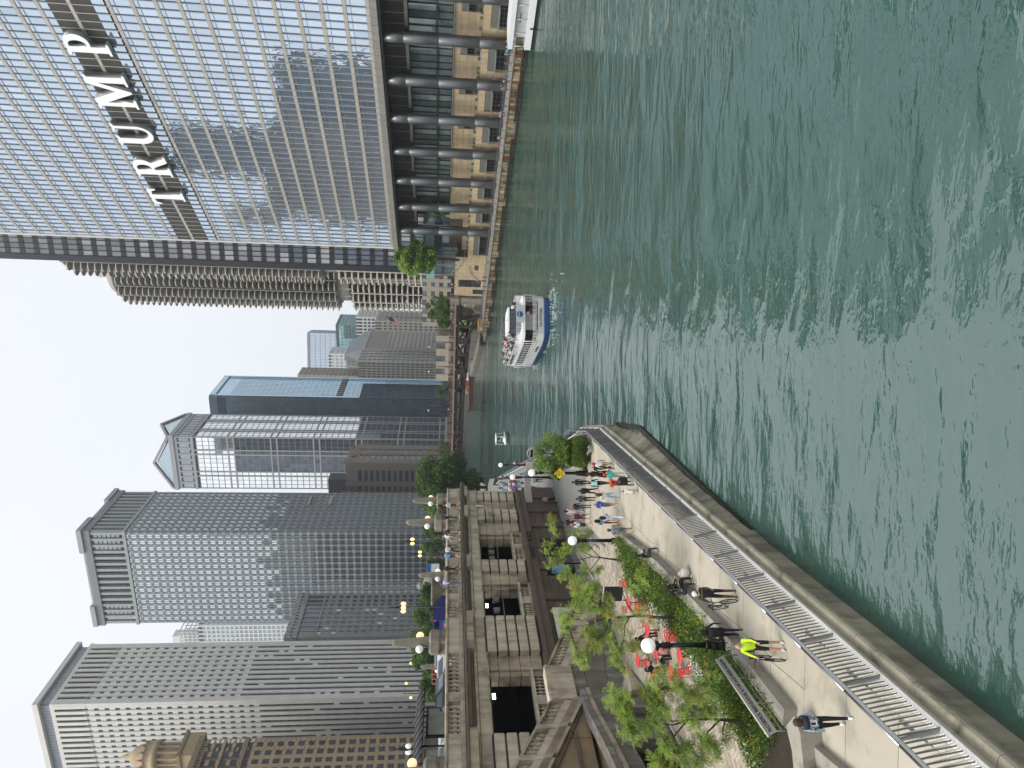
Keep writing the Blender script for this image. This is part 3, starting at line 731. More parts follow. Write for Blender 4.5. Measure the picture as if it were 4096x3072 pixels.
block('office_building', 'plain white concrete building glimpsed left of the round towers', 'office building', aty(1423, 1268, 700), 18, 30, [M('far_core', ''), M('far_white', ''), [glass_dark]], 5, 8, 4.0, pier_f=.35, span_f=.3)
block('office_building', 'small pale stone building between the round tower and the classical one', 'office building', aty(1500, 1283, 560), 8, 30, [M('far_core', ''), pale, [glass_dark]], 3, 8, 4.0, pier_f=.45, span_f=.45)
block('office_building', 'light stone block standing low behind the iron bridge', 'office building', aty(1745, 1352, 330), 20, 14, [M('far_core2', ''), M('warm_stone', '9c9484', var=.1), [glass_dark]], 3, 4, 4.5, pier_f=.55, span_f=.6)
T = block('office_tower', 'slim white tower with an open cage top behind the pale stone skyscraper', 'office tower', aty(790, 2502, 640), 70, 28, [M('far_core', ''), M('far_white', ''), [glass_grey]], 16, 8, 4.0, pier_f=.3, span_f=.3)
zc = aty(790, 2502, 640)[2]
cg = []
for i in range(9): cg.append((-8-i*3.2, 1, zc+8, .7, .7, 17)); cg.append((-8-i*3.2, 14, zc+8, .7, .7, 17))
for k in range(5): cg.append((-21, 1, zc+2+k*3.7, 27, .7, .7)); cg.append((-8, 7, zc+2+k*3.7, .7, 14, .7))
pieces('roof_cage', T, M('far_white', ''), cg, 40)
MB().bb(-30, -14, 3, 12, zc, zc+24).build('roof_block', M('far_white', ''), T)
T = block('low_building', 'low pale concrete base building under the round scalloped towers', 'building', (84, 318, 24.5), 60, 30, [M('far_core2', ''), M('warm_stone', ''), [glass_dark]], 14, 6, 3.8, z0=9, pier_f=.4, span_f=.5)
# ornate tan building, far left, with a domed lantern
def mk_ornate():
    fx, fy = -133.4, 265.5
    L = 44; a = radians(GRID)
    T = thing('office_building', 'ornate buff terracotta building with a domed columned lantern at the far left', 'office building', (fx-L*sin(a), fy-L*cos(a), 0), GRID)
    st = M('buff_terracotta', 'a08c6e', rough=.8, var=.12, scale=.6, bump=.1, bscale=2, rnd=.04); st2 = M('buff_terracotta_dark', '7d6d56', rough=.8, var=.15, scale=.8)
    z1 = 98
    MB().bb(-30, -.3, .3, L-.3, 8, z1).build('wall', M('buff_core', '6f624f'), T)
    W = []; Q = []; P = []
    nb = 12; p = L/nb; fh = 3.7
    for i in range(nb):
        for j in range(int((z1-20)/fh)):
            W.append((.0, (i+.5)*p, 20+j*fh+1.9, .3, p*.52, fh*.58)); P.append((.12, (i+.5)*p, 20+j*fh+.4, .3, p*.6, fh*.36))
    for i in range(nb+1):
        for j in range(int((z1-20)/.9)):
            if i in (0, 3, 4, 7, 8, 11, 12) and j % 2 == 0: Q.append((.25, i*p, 20+j*.9+.4, .5, p*.42, .62))
        P.append((.1, i*p, 50, .35, p*.42, 60))
    pieces('window', T, glass_dark, W, 200); pieces('terracotta_block', T, st, Q, 300); pieces('wall_panel', T, st, P, 200)
    for z, h, o in ((z1, 2.0, 1.6), (z1-16, 1.4, 1.0), (z1-8, .8, .6), (18, 1.6, 1.1), (z1-1.6, .8, .7)):
        MB().bb(-30, o, -o, L+o, z, z+h).build('cornice', st2 if h > 1.1 else st, T)
    pieces('cornice_bracket', T, st2, [(.9, .8+i*1.2, z1-.6, .9, .45, 1.1) for i in range(36)], 40)
    zb = z1+1; lx = -5.8; ly = L/2
    for t in np.linspace(5, L+3, 60):
        q = worldof(T, lx, t, zb+12); pp = proj(*q)
        if pp and abs(pp[1]-3022) < abs(proj(*worldof(T, lx, ly, zb+12))[1]-3022): ly = t
    MB().bb(lx-5.2, lx+5.2, ly-5.2, ly+5.2, zb, zb+6).build('lantern_base', st, T)
    MB().bb(lx-5.8, lx+5.8, ly-5.8, ly+5.8, zb+6, zb+7.2).build('cornice', st2, T)
    for k in range(12):
        t = 2*pi*k/12; MB().lathe([(.62, 0), (.5, .4), (.45, 7.4), (.65, 7.8)], (lx+4.1*cos(t), ly+4.1*sin(t), zb+7.2), 10).build('column', st, T)
    MB().lathe([(2.6, 0), (2.6, 8)], (lx, ly, zb+7.2), 16).build('lantern_core', M('lantern_inside', 'b9a98c'), T)
    MB().lathe([(5.0, 0), (5.4, .8), (5.4, 1.8), (4.7, 2), (4.6, 4.2), (5.0, 4.5), (4.4, 5), (4.0, 7), (3.0, 9), (1.4, 10.4), (1.0, 10.6), (.9, 12), (.5, 12.6), (.1, 14)], (lx, ly, zb+15.2), 20).build('dome', st, T)
    for k in range(12):
        t = 2*pi*k/12; MB().lathe([(.3, 0), (.45, .6), (.2, 1.2), (.05, 2.2)], (lx+4.9*cos(t), ly+4.9*sin(t), zb+19.8), 6).build('urn', st2, T)
mk_ornate()
# the bank of buildings further left along the drive (out of frame, mirrored in the glass skyscraper)
def far_left():
    dkst = M('dark_stone', '4e4d4b', rough=.8, var=.2, scale=.2); a = radians(GRID)  # one dark grey stone for all the mirrored buildings
    for s, L, z, lab in ((64, 37, 104, 'dark stone office block beyond the left edge'), (101, 24, 160, 'tall dark stone tower beyond the left edge'), (125, 18, 112, 'stepped dark stone block beyond the left edge'), (143, 6, 84, 'low dark stone block beyond the left edge')):
        x = -13.07+s*sin(a)-215*cos(a); y = 70.23+s*cos(a)+215*sin(a)
        T = thing('office_building', lab, 'office building', (x, y, 0), GRID)
        tower(T, -1, 26, L, 8, z, dkst, [('r', .3, L-.3, max(2, int(L/3.2)))], 3.8, dkst, dkst, [glass_dark, glass_grey], .45, .45, glassfn=lambda f, i, j, n: 0 if random.random() < .8 else 1)
far_left()

# ================================================================== ground, banks, water
asph = M('asphalt', '4b4c4d', rough=.9, var=.1, scale=.5)
def ground_poly(name, poly, z, depth, mat):
    return struct(name, MB().prism(poly, z-depth, z), mat)
wg = (-13.07, 70.23); ga = radians(GRID)
def WL(s, off, z=None):      # viaduct frame: s along the wall (away), off towards the river
    x = wg[0]+s*sin(ga)+off*cos(ga); y = wg[1]+s*cos(ga)-off*sin(ga)
    return (x, y) if z is None else (x, y, z)
def TL(x, y, z=None):        # glass skyscraper frame: x inland, y along the bank (away)
    a = radians(az_T); X = TA[0]+x*cos(a)+y*sin(a); Y = TA[1]-x*sin(a)+y*cos(a)
    return (X, Y) if z is None else (X, Y, z)
UPZ = 11.35
concg = M('bank_concrete', '6d6a61', rough=.9, var=.15, scale=.5, bump=.15, bscale=3, streak=.3, stain=('3a3a30', .35, .25))
ground_poly('street', [WL(-90, -14), WL(2, -14), (-38, 130), (-48, 228), (-72, 476), (-420, 476), (-420, -30)], UPZ, 1.0, asph)
ground_poly('street', [TL(14, -60), TL(14, 91.8), TL(2.6, 105.5), (22, 222), (34, 330), (34, 476), (500, 476), (500, 60)], 10.3, 9.6, asph)
ground_poly('ground', [(-600, 476.5), (34, 476.5), (600, 476.5), (1500, 2600), (-1500, 2600)], 8.5, 8, M('far_ground', '5a5c58', rough=.95))
ground_poly('embankment', [(-80, 470), (34, 470), (34, 476.3), (-80, 476.3)], 2.2, 3, M('pale_bank', '98948a', var=.1))
# far side trees band and quay under the far bank
def water():
    m = bpy.data.materials.new('river_water'); m.use_nodes = True; nt = m.node_tree; N = nt.nodes; L = nt.links; b = N['Principled BSDF']
    geo = N.new('ShaderNodeNewGeometry')
    def noise(sc_, det, rough, mapscale=(1, 1, 1), rot=0, dist=0.):
        mp = N.new('ShaderNodeMapping'); mp.inputs['Scale'].default_value = mapscale; mp.inputs['Rotation'].default_value = (0, 0, rot)
        n = N.new('ShaderNodeTexNoise'); n.inputs['Scale'].default_value = sc_; n.inputs['Detail'].default_value = det; n.inputs['Roughness'].default_value = rough; n.inputs['Distortion'].default_value = dist
        L.new(geo.outputs['Position'], mp.inputs['Vector']); L.new(mp.outputs[0], n.inputs['Vector']); return n.outputs['Fac']
    n1 = noise(.42, 2.2, .5, (.55, 1.25, 1), .15, .4); n2 = noise(1.5, 3, .55, (.5, 1.2, 1), -.1, .3); n3 = noise(.09, 2, .5, (.8, 1.2, 1), .4)
    n4 = noise(5.0, 2, .5, (.6, 1.2, 1), .2)
    cdn = N.new('ShaderNodeCameraData')
    def add(a, ka, b_, kb):
        x = N.new('ShaderNodeMath'); x.operation = 'MULTIPLY'; L.new(a, x.inputs[0]); x.inputs[1].default_value = ka
        y = N.new('ShaderNodeMath'); y.operation = 'MULTIPLY_ADD'; L.new(b_, y.inputs[0]); y.inputs[1].default_value = kb; L.new(x.outputs[0], y.inputs[2]); return y.outputs[0]
    h = add(n1, WAVE[0], n2, WAVE[1]); h = add(h, 1.0, n3, WAVE[2]); h = add(h, 1.0, n4, WAVE[3])
    bp = N.new('ShaderNodeBump'); bp.inputs['Strength'].default_value = 1.0; bp.inputs['Distance'].default_value = 1.0
    L.new(h, bp.inputs['Height']); L.new(bp.outputs[0], b.inputs['Normal'])
    nc = noise(.05, 3, .5); mxn = N.new('ShaderNodeMix'); mxn.data_type = 'RGBA'; L.new(nc, mxn.inputs[0])
    mxn.inputs['A'].default_value = (.018, .060, .047, 1); mxn.inputs['B'].default_value = (.027, .078, .060, 1)
    L.new(mxn.outputs['Result'], b.inputs['Base Color'])
    b.inputs['Roughness'].default_value = .04; b.inputs['IOR'].default_value = 2.3
    nx = 2
    return struct('river', MB().add([(-200, -80, 0), (300, -80, 0), (300, 475, 0), (-200, 475, 0)], [(0, 1, 2, 3)]), m)
WAVE = (.30, .075, .85, .016)
water()
# ------------------------------------------------------------------ north dock
def mk_dock():
    D = thing('quay', 'rusty sheet pile and timber quay with walkway along the foot of the glass skyscraper', 'quay', (TA[0], TA[1], 0), az_T)
    MB().bb(-6.9, 3.2, -30, 97, -.5, 2.1).build('walkway', M('quay_paving', '8d8a82', var=.1, rough=.9), D)
    rust = [M('pile_cream', '8f8369', rough=.9, var=.3, scale=1.5, stain=('4a2e1c', 1.2, .3), rnd=.2), M('pile_rust', '5b3d28', rough=.9, var=.3, scale=2, rnd=.2), M('pile_grey', '6d6a5d', rough=.9, var=.3, scale=2, stain=('23221c', 1., .3), rnd=.2)]
    B = []
    y = -30
    while y < 97:
        w = .55+random.random()*.15; B.append((-7.0-random.random()*.12, y+w/2, .95+random.random()*.05, .3, w-.06, 2.1+random.random()*.12, random.choice([0, 0, 2, 1, 2]))); y += w
    pieces('sheet_pile', D, rust, B, 300)
    tb = M('wet_timber', '2b2620', rough=.8, var=.3, scale=2, bump=.3, bscale=6)
    Wl = []
    y = -30
    while y < 97:
        w = 2.5+random.random()*2
        for z in (.22, .75): 
            if random.random() < .85: Wl.append((-7.35-random.random()*.15, y+w/2, z+random.random()*.15, .35, w-.1, .28))
        y += w
    pieces('timber_wale', D, tb, Wl, 120)
    MB().bb(-7.3, -6.7, -30, 97, 2.1, 2.28).build('coping', M('coping_rust', '5e5145', var=.25, stain=('6f3d1e', 2)), D)
    gm = M('galvanised_rail', '8b8f92', rough=.4, metal=.7, var=.08)
    R = []
    for k in range(64): R.append((-6.85, -29+k*2, 2.85, .08, .08, 1.15))
    for z in (3.42, 2.45): R.append((-6.85, 34, z, .08, 126, .07))
    pieces('rail', D, gm, R, 100)
    mb = MB()
    for k in range(int(126/.16)): mb.box((-6.85, -29+k*.16, 2.93), (.03, .03, .95))
    o = mb.build('baluster', gm, D); o['kind'] = 'stuff'
mk_dock()
def mk_abutment():
    A = thing('bridge_abutment', 'weathered stone bridge abutment with small pale windows beside the yellow box', 'abutment', (*TL(2.2, 91.9), 0), az_T)
    st = M('abutment_stone', '7d7469', rough=.9, var=.18, scale=.5, bump=.2, bscale=3, streak=.25, rnd=.05, stain=('4a433b', .5, .5))
    MB().bb(0.15, 14, .1, 13.2, 0, 11.7).build('wall', M('abutment_joint', '453f38'), A)
    B = []
    for j in range(6):
        for i in range(5):
            off = 0
            B.append((0.1, 1.32+i*2.64, 1.0+j*1.62+.5, .5, 2.6, 1.58))
    pieces('stone_block', A, st, B, 60)
    MB().bb(-.5, 2, -.3, 13.4, 9.3, 9.9).build('cornice', st, A); MB().bb(-.25, 1.5, -.1, 13.2, 9.9, 11.9).build('parapet', st, A)
    w = [(-.18, y, z, .1, 1.3, .7) for y in (4.2, 9.2) for z in (7.4, 4.6)]
    pieces('window', A, M('pale_window', 'a8aaa4', rough=.2), w, 9)  # panes in one plain pale colour
    MB().tube([(-.5, 10.2, 1.2), (-.5, 10.2, 6.2)], .12, 6).build('pole', steel_dark, A)
    Y = thing('equipment_cabinet', 'bright yellow steel cabinet standing on the quay corner by the bridge abutment', 'cabinet', (*TL(-4.3, 96.5), 0), az_T)
    ye = M('yellow_paint', 'b8963a', rough=.6, var=.15)
    MB().bb(-1.4, 1.4, -1.4, 1.4, .7, 3.3).build('body', ye, Y); MB().bb(-1.5, 1.5, -1.5, 1.5, 3.3, 3.45).build('lid', ye, Y)
    MB().bb(-1.46, -1.4, -.5, .6, 1.6, 2.9).build('notice', M('notice_white', 'c8c8c4'), Y)
    MB().bb(-2.2, 3, 1.8, 6.5, -.5, 1.5).build('footing', concg, Y)
mk_abutment()
# ------------------------------------------------------------------ iron bascule bridge
def mk_bridge():
    x0, y0 = 20.5, 213.5
    B = thing('road_bridge', 'dark red iron bascule bridge with pierced side trusses crossing the river', 'bridge', (x0, y0, 0), -71.8)
    ir = M('bridge_iron', '2e2423', rough=.6, metal=.2, var=.15, scale=.5); ir2 = M('bridge_rail_iron', '4a2c2b', rough=.6, metal=.2, var=.15); dk = M('bridge_under', '171416')
    L = 62
    MB().bb(0.2, 18, -6, L, 9.6, 10.45).build('deck', dk, B)
    MB().bb(-.1, .25, -6, L, 10.0, 10.6).build('fascia', M('bridge_fascia', '7a6a5a', var=.2), B)
    zb = lambda s: max(2.4+ (s+1)*.42 - .0, 2.4) if s < 6 else 5.3+ (min(s, 26)-6)/20*1.4 if s < 26 else 6.7+(s-26)*.015
    pts = [0, 3.5, 8, 12.5, 17.5, 23, 29, 35, 41, 46, L]
    for off in (0.25, 15):
        for a, b in zip(pts[:-1], pts[1:]):
            mb = MB()
            n = 6
            for k in range(n):
                s_, e_ = a+(b-a)*k/n, a+(b-a)*(k+1)/n
                za, zc = zb(s_), zb(e_)
                t = 1.05
                mb.add([(off, s_, za), (off+.5, s_, za), (off+.5, e_, zc), (off, e_, zc), (off, s_, za+t), (off+.5, s_, za+t), (off+.5, e_, zc+t), (off, e_, zc+t)], CUBE_F)
            mb.build('lower_chord', ir, B)
        V = []
        for i, s in enumerate(pts[1:-1]): V.append((off+.25, s, (zb(s)+9.6)/2, .5, 1.7 if i % 2 else 1.0, 9.6-zb(s)))
        V.append((off+.25, (L-6)/2, 9.35, .52, L+6, .7))
        pieces('truss_member', B, ir, V, 40)
        for i, (a, b) in enumerate(zip(pts[:-1], pts[1:])):
            if i > 7: continue
            z0_, z1_ = (zb(a)+.6, 9.3) if i % 2 == 0 else (9.3, zb(b)+.6)
            mb = MB(); t = .32
            if i % 2 == 0: mb.add([(off+.05, a, zb(a)+.5), (off+.4, a, zb(a)+.5), (off+.4, b, 9.2), (off+.05, b, 9.2), (off+.05, a, zb(a)+1.3), (off+.4, a, zb(a)+1.3), (off+.4, b, 9.9), (off+.05, b, 9.9)], CUBE_F)
            else: mb.add([(off+.05, a, 9.2), (off+.4, a, 9.2), (off+.4, b, zb(b)+.5), (off+.05, b, zb(b)+.5), (off+.05, a, 9.9), (off+.4, a, 9.9), (off+.4, b, zb(b)+1.3), (off+.05, b, zb(b)+1.3)], CUBE_F)
            if i < 5: mb.build('diagonal', ir, B)
    for s in (40, 46, 52, 58):
        mb = MB()
        for k in (-1, 1):
            mb.tube([(-.2, s-2.2, 8-k*1.3), (-.2, s+2.2, 8+k*1.3)], .1, 4); mb.tube([(-.2, s+k*2.2, 6.8), (-.2, s+k*2.2, 9.4)], .14, 4)
        mb.build('lattice_brace', ir2, B)
    R = [(-.05, 28, 11.95, .16, 68, .12), (-.05, 28, 11.6, .1, 68, .06), (-.05, 28, 10.8, .1, 68, .08)]
    for k in range(18): R.append((-.05, -5+k*4, 11.3, .35, .35, 1.5))
    pieces('rail', B, ir2, R, 40)
    mb = MB()
    for k in range(int(68/.3)): mb.box((-.05, -5.5+k*.3, 11.25), (.08, .12, 1.1))
    o = mb.build('baluster', ir2, B); o['kind'] = 'stuff'
    st = M('abutment_stone', '')
    pieces('fascia_lug', B, M('bridge_fascia', ''), [(-.4, 3+k*7, 9.9, .6, .5, .35) for k in range(8)], 10)
    # street name letters on the left of the fascia
    text('WABASH AVENUE', 1.15, .04, M('pale_letter', 'a59c90'), B, (-.25, 52.5, 10.25+.55), (radians(90), 0, radians(-90)), align='CENTER')
    # traffic mast and lamps
    for s, w_ in ((9, 'nearest the stone abutment'), (17, 'second from the stone abutment'), (30, 'over the middle of the river'), (46, 'nearest the left bank')):
        l = thing('street_lamp', 'slim dark street lamp on the iron bridge, '+w_, 'street lamp', (x0+s*sin(radians(-71.8))+2*cos(radians(-71.8)), y0+s*cos(radians(-71.8))-2*sin(radians(-71.8)), 10.4), 0, 'lamps on the iron bridge')
        MB().tube([(0, 0, 0), (0, 0, 7.4)], [.16, .1], 6).build('pole', ir2, l); MB().tube([(0, 0, 7.3), (-.5, 0, 7.7), (-1.5, 0, 7.8)], .06, 5).build('arm', ir2, l); MB().ball((-1.6, 0, 7.65), .28, 8).build('lamp_head', M('lamp_head_white', 'd8d8d2'), l)
mk_bridge()
# banks beyond the bridge
ground_poly('embankment', [(17.2, 211.5), (4.6, 294), (2.7, 331), (34, 335), (34, 215)], 1.6, 2.2, concg)
ground_poly('embankment', [(21.5, 212), (9.5, 294), (9.2, 331), (34, 335), (34, 215)], 4.3, 3, concg)
struct('lawn', MB().add([(22, 213, 4.35), (10.2, 300, 4.35), (22, 300, 7.6), (33, 213, 7.6)], [(0, 3, 2, 1)]), M('lawn_green', (.075, .13, .03), rough=.95, var=.3, scale=1.2, bump=.3, bscale=3))
SB = [at(2400, 1722), at(2322, 1722), at(2210, 1800), at(2010, 1908)]
SBp = [(p[0], p[1]) for p in SB]

hm = bpy.data.materials.new('haze_air'); hm.use_nodes = True; hn = hm.node_tree; hn.nodes.clear()
pv_ = hn.nodes.new('ShaderNodeVolumePrincipled'); pv_.inputs['Color'].default_value = (.84, .91, 1, 1); pv_.inputs['Density'].default_value = HAZE; pv_.inputs['Anisotropy'].default_value = .2
ho = hn.nodes.new('ShaderNodeOutputMaterial'); hn.links.new(pv_.outputs[0], ho.inputs['Volume'])
hz_ = MB().bb(-1600, 1600, -120, 2700, -1.6, 330).build('haze', hm); tag(hz_, 'thin summer haze over the whole city', 'haze', None, 'stuff')
# ================================================================== stone viaduct of the upper drive
lime = M('limestone', 'a39682', rough=.85, var=.14, scale=.7, bump=.2, bscale=4, rnd=.06, streak=.22, stain=('4f473c', .7, .4))
lime_l = M('limestone_light', 'b5aa97', rough=.85, var=.15, scale=1.1, bump=.25, bscale=5, rnd=.09, streak=.25, stain=('7d7362', 1.1, .35))
lime_d = M('limestone_dark', '5f574b', rough=.9, var=.2, scale=.8, bump=.2, bscale=4, rnd=.05, streak=.25)  # darker limestone tone for the cornice, end wall and some mouldings
brown = M('brown_granite', '584b41', rough=.7, var=.12, scale=.8, bump=.1, bscale=4, rnd=.07, streak=.15)
joint = M('stone_joint', '2f2a24', rough=.95, var=.1)
tan = M('stained_limestone', '7f6f57', rough=.85, var=.2, scale=.6, bump=.2, bscale=4, rnd=.08, stain=('9a7a4c', .6, .6))
VD = thing('viaduct_wall', 'limestone viaduct with rusticated piers, dark openings and balustrade carrying the upper street', 'viaduct', (wg[0], wg[1], 0), GRID)
BALM = MB().lathe([(.11, 0), (.11, .06), (.06, .10), (.075, .2), (.125, .32), (.12, .4), (.06, .56), (.055, .64), (.10, .70), (.10, .76)], n=8).mesh('baluster', [lime_l])
def baluster(parent, x, y, z, sc_=1., sz=1.):
    o = bpy.data.objects.new('baluster', BALM); C.objects.link(o); o.parent = parent; o.location = (x, y, z); o.scale = (sc_, sc_, sz)
def mk_viaduct():
    s0, s1 = -48., 4.4
    open_ = [(-8.2, -3.7), (-16.1, -11.45), (-27.45, -21.45), (-38.5, -31.6)]
    # dark interior of the lower street
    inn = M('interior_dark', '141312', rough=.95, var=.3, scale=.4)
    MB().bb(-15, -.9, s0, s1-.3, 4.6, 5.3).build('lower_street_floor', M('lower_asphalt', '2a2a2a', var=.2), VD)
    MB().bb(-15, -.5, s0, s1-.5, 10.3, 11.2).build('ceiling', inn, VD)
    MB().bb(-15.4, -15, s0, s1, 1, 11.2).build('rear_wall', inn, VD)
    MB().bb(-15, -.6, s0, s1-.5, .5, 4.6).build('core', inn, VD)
    MB().bb(-15, -.8, s1-1.2, s1-.3, .5, 11.2).build('end_wall', lime_d, VD)
    # lower storey of brown granite
    doors = [(-7.6, -4.2), (-10.9, -9.3), (-19.6, -14.6)]
    B = []
    y = s0
    while y < 4.3:
        for j in range(4):
            w_ = 1.45; off = .0
            c = y+w_/2
            if any(a < c < b for a, b in doors) and j < 3: continue
            B.append((-.32, c, 1.25+.82*j+.4, .5, w_-.03, .79))
        y += 1.45
    pieces('granite_block', VD, brown, B, 150)
    MB().bb(-.6, -.5, s0, s1, 1.2, 4.55).build('granite_backing', joint, VD)
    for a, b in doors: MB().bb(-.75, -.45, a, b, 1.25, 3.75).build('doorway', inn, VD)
    for c in (-9.0, -2.0, -13.2, .8, 3.6): MB().bb(-.15, .12, c-.55, c+.55, 1.25, 4.4).build('granite_pilaster', brown, VD)
    # belt course with letters
    MB().extr([(0, 4.4), (.25, 4.4), (.25, 5.0), (.4, 5.05), (.4, 5.3), (.25, 5.42), (-.5, 5.5), (-.9, 5.5), (-.9, 4.4)], (0, s0, 0), (0, s1, 0)).build('belt_course', brown, VD)
    text('MARKET PLACE', .62, .03, M('granite_letter', '2b2520'), VD, (.28, -5.9, 4.7), (radians(90), 0, radians(90)), sx=1.05)
    # rusticated piers
    P = []; PJ = MB()
    piers = [(2.47, 4.4, .2), (-1.6, .3, .35), (-9.92, -8.22, .25), (-20.06, -16.1, .45), (-31.6, -27.46, .45), (-42.5, -38.5, .45)]
    for a, b, o in piers:
        PJ.bb(-1.3, o-.12, a+.06, b-.06, 5.5, 9.6)
        for k in range(5):
            z = 5.55+k*.8
            P.append(((o-1.3)/2, (a+b)/2, z+.38, o+1.3, b-a, .70))
    PJ.build('pier_core', joint, VD)
    for (cx, cy, cz, sx_, sy, sz) in P:
        mb = MB(); e = .07
        x0, x1, y0, y1, z0, z1 = cx-sx_/2, cx+sx_/2, cy-sy/2, cy+sy/2, cz-sz/2, cz+sz/2
        mb.add([(x0, y0, z0+e), (x1-e, y0, z0+e), (x1, y0+e, z0+e), (x1, y1-e, z0+e), (x1-e, y1, z0+e), (x0, y1, z0+e),
                (x0, y0, z1-e), (x1-e, y0, z1-e), (x1, y0+e, z1-e), (x1, y1-e, z1-e), (x1-e, y1, z1-e), (x0, y1, z1-e),
                (x0, y0+e, z0), (x1-e*1.6, y0+e, z0), (x1-e*1.6, y1-e, z0), (x0, y1-e, z0), (x0, y0+e, z1), (x1-e*1.6, y0+e, z1), (x1-e*1.6, y1-e, z1), (x0, y1-e, z1)],
               [(0, 1, 7, 6), (1, 2, 8, 7), (2, 3, 9, 8), (3, 4, 10, 9), (4, 5, 11, 10), (12, 13, 1, 0), (13, 14, 3, 2), (13, 2, 1), (14, 15, 5, 4), (14, 4, 3), (16, 6, 7, 17), (17, 8, 9, 18), (17, 7, 8), (18, 10, 11, 19), (18, 9, 10), (16, 17, 18, 19), (12, 15, 14, 13)])
        mb.build('rusticated_block', lime_l, VD)
    # recessed reveals either side of the openings
    R = []
    for a, b in open_:
        for k in range(5):
            z = 5.55+k*.8
            R.append((-.75, a+.22, z+.38, .9, .44, .74)); R.append((-.75, b-.22, z+.38, .9, .44, .74))
    pieces('reveal_block', VD, lime, R, 50)
    # wall infill between piers where there is no opening
    solid = [(.3, 2.47), (-3.7, -1.6), (-11.45, -9.92), (-21.45, -20.06)]
    I = []
    for a, b in solid:
        for k in range(5): I.append((-.5, (a+b)/2, 5.55+k*.8+.39, .8, b-a, .76))
    pieces('wall_block', VD, lime, I, 30)
    MB().bb(-.9, -.6, s0, s1, 9.3, 11).build('lintel_backing', joint, VD)
    # architrave, dentils, cornice
    A = []
    y = s1
    for a, b in [(s1-2.3, s1), (-1.7, 2.1), (-9.9, -1.7), (-16.1, -9.9), (-21.2, -16.1), (-27.4, -21.2), (-31.6, -27.4), (-38.5, -31.6), (-48, -38.5)]:
        A.append((-.18, (a+b)/2, 9.92, .75, b-a-.03, .72))
    pieces('architrave', VD, lime_l, A, 12)
    MB().bb(-.5, .28, s0, s1+.1, 9.5, 9.6).build('moulding', lime, VD)
    D_ = MB()
    for k in range(int((s1-s0)/.17)): D_.box((.28, s0+k*.17+.05, 10.42), (.16, .11, .18))
    o = D_.build('dentil', lime_l, VD); o['kind'] = 'stuff'
    MB().extr([(-.6, 10.28), (.2, 10.28), (.2, 10.55), (.42, 10.6), (.42, 10.7), (.75, 10.82), (.8, 11.02), (.9, 11.05), (.9, 11.16), (-.6, 11.3)], (0, s0, 0), (0, s1+.7, 0)).build('cornice', lime_d, VD)
    for a, b, o in piers: MB().bb(-.2, .55+o*.6, a-.1, b+.1, 10.5, 11.1).build('cornice_break', lime, VD)
    # balustrade on top
    peds = [(2.6, 4.4), (-1.7, .3), (-5.9, -5.2), (-10.2, -8.2), (-13.9, -13.2), (-20.1, -16.2), (-24.7, -23.9), (-31.6, -27.4), (-35.3, -34.5), (-42, -38.4)]
    for a, b in peds:
        mb = MB().bb(-.32, .34, a, b, 11.25, 12.38); mb.build('pedestal', lime_l, VD)
        MB().bb(.34, .38, a+.15, b-.15, 11.55, 12.15).build('pedestal_panel', lime_l, VD)
    MB().extr([(-.34, 11.25), (.4, 11.25), (.4, 11.45), (.3, 11.55), (-.3, 11.55)], (0, s0, 0), (0, s1+.1, 0)).build('plinth', lime, VD)
    MB().extr([(-.36, 12.36), (.38, 12.36), (.45, 12.42), (.45, 12.52), (.3, 12.58), (-.3, 12.58), (-.4, 12.5)], (0, s0, 0), (0, s1+.12, 0)).build('coping', lime, VD)
    for (a, b), (c, d_) in zip(peds[:-1], peds[1:]):
        if a > 2: 
            MB().bb(-.2, .2, b if b < a else .3, a, 11.5, 12.4).build('parapet_panel', lime, VD); continue
        n = max(2, int((a-d_)/.36)); p = (a-d_)/n
        for k in range(n): baluster(VD, 0, d_+(k+.5)*p, 11.55, 1.25, 1.08)
    MB().bb(-12, .3, s1-.35, s1+.15, 11.2, 12.55).build('end_parapet', lime, VD)
    # sill balustrades in the openings
    for a, b in open_:
        MB().bb(-.6, .1, a, b, 5.45, 5.62).build('sill', lime, VD)
        MB().bb(-.62, .16, a+.05, b-.05, 6.32, 6.5).build('sill_coping', lime_l, VD)
        m_ = (a+b)/2; MB().bb(-.45, .08, m_-.4, m_+.4, 5.6, 6.35).build('pedestal', lime_l, VD)
        for u, v in ((a+.4, m_-.4), (m_+.4, b-.4)):
            n = int((v-u)/.28)
            for k in range(n): baluster(VD, -.2, u+(k+.5)*(v-u)/n, 5.6, .9, .95)
    # floodlights just inside
    fl = M('floodlight', (1, .98, .92), emit=7, var=0)
    for s, z, w_ in ((-12.6, 9.0, 'right of the two in the second viaduct opening'), (-15.4, 8.9, 'left of the two in the second viaduct opening'), (-22.6, 9.0, 'at the right end of the big black opening'), (-27.2, 9.1, 'at the left end of the big black opening')):
        L = thing('floodlight', 'lit square floodlight '+w_, 'floodlight', WL(s, -1.6, z), GRID, 'floodlights inside the viaduct')
        MB().bb(-.2, .2, -.3, .3, .05, .3).build('housing', steel_dark, L); MB().bb(.2, .24, -.24, .24, .0, .28).build('lamp_face', fl, L); MB().tube([(0, 0, .2), (0, 0, 1.2)], .03, 4).build('hanger', steel_dark, L)
    # rows of round grey spotlights on a pipe
    sg = M('spot_grey', '6f6f6c', rough=.5)
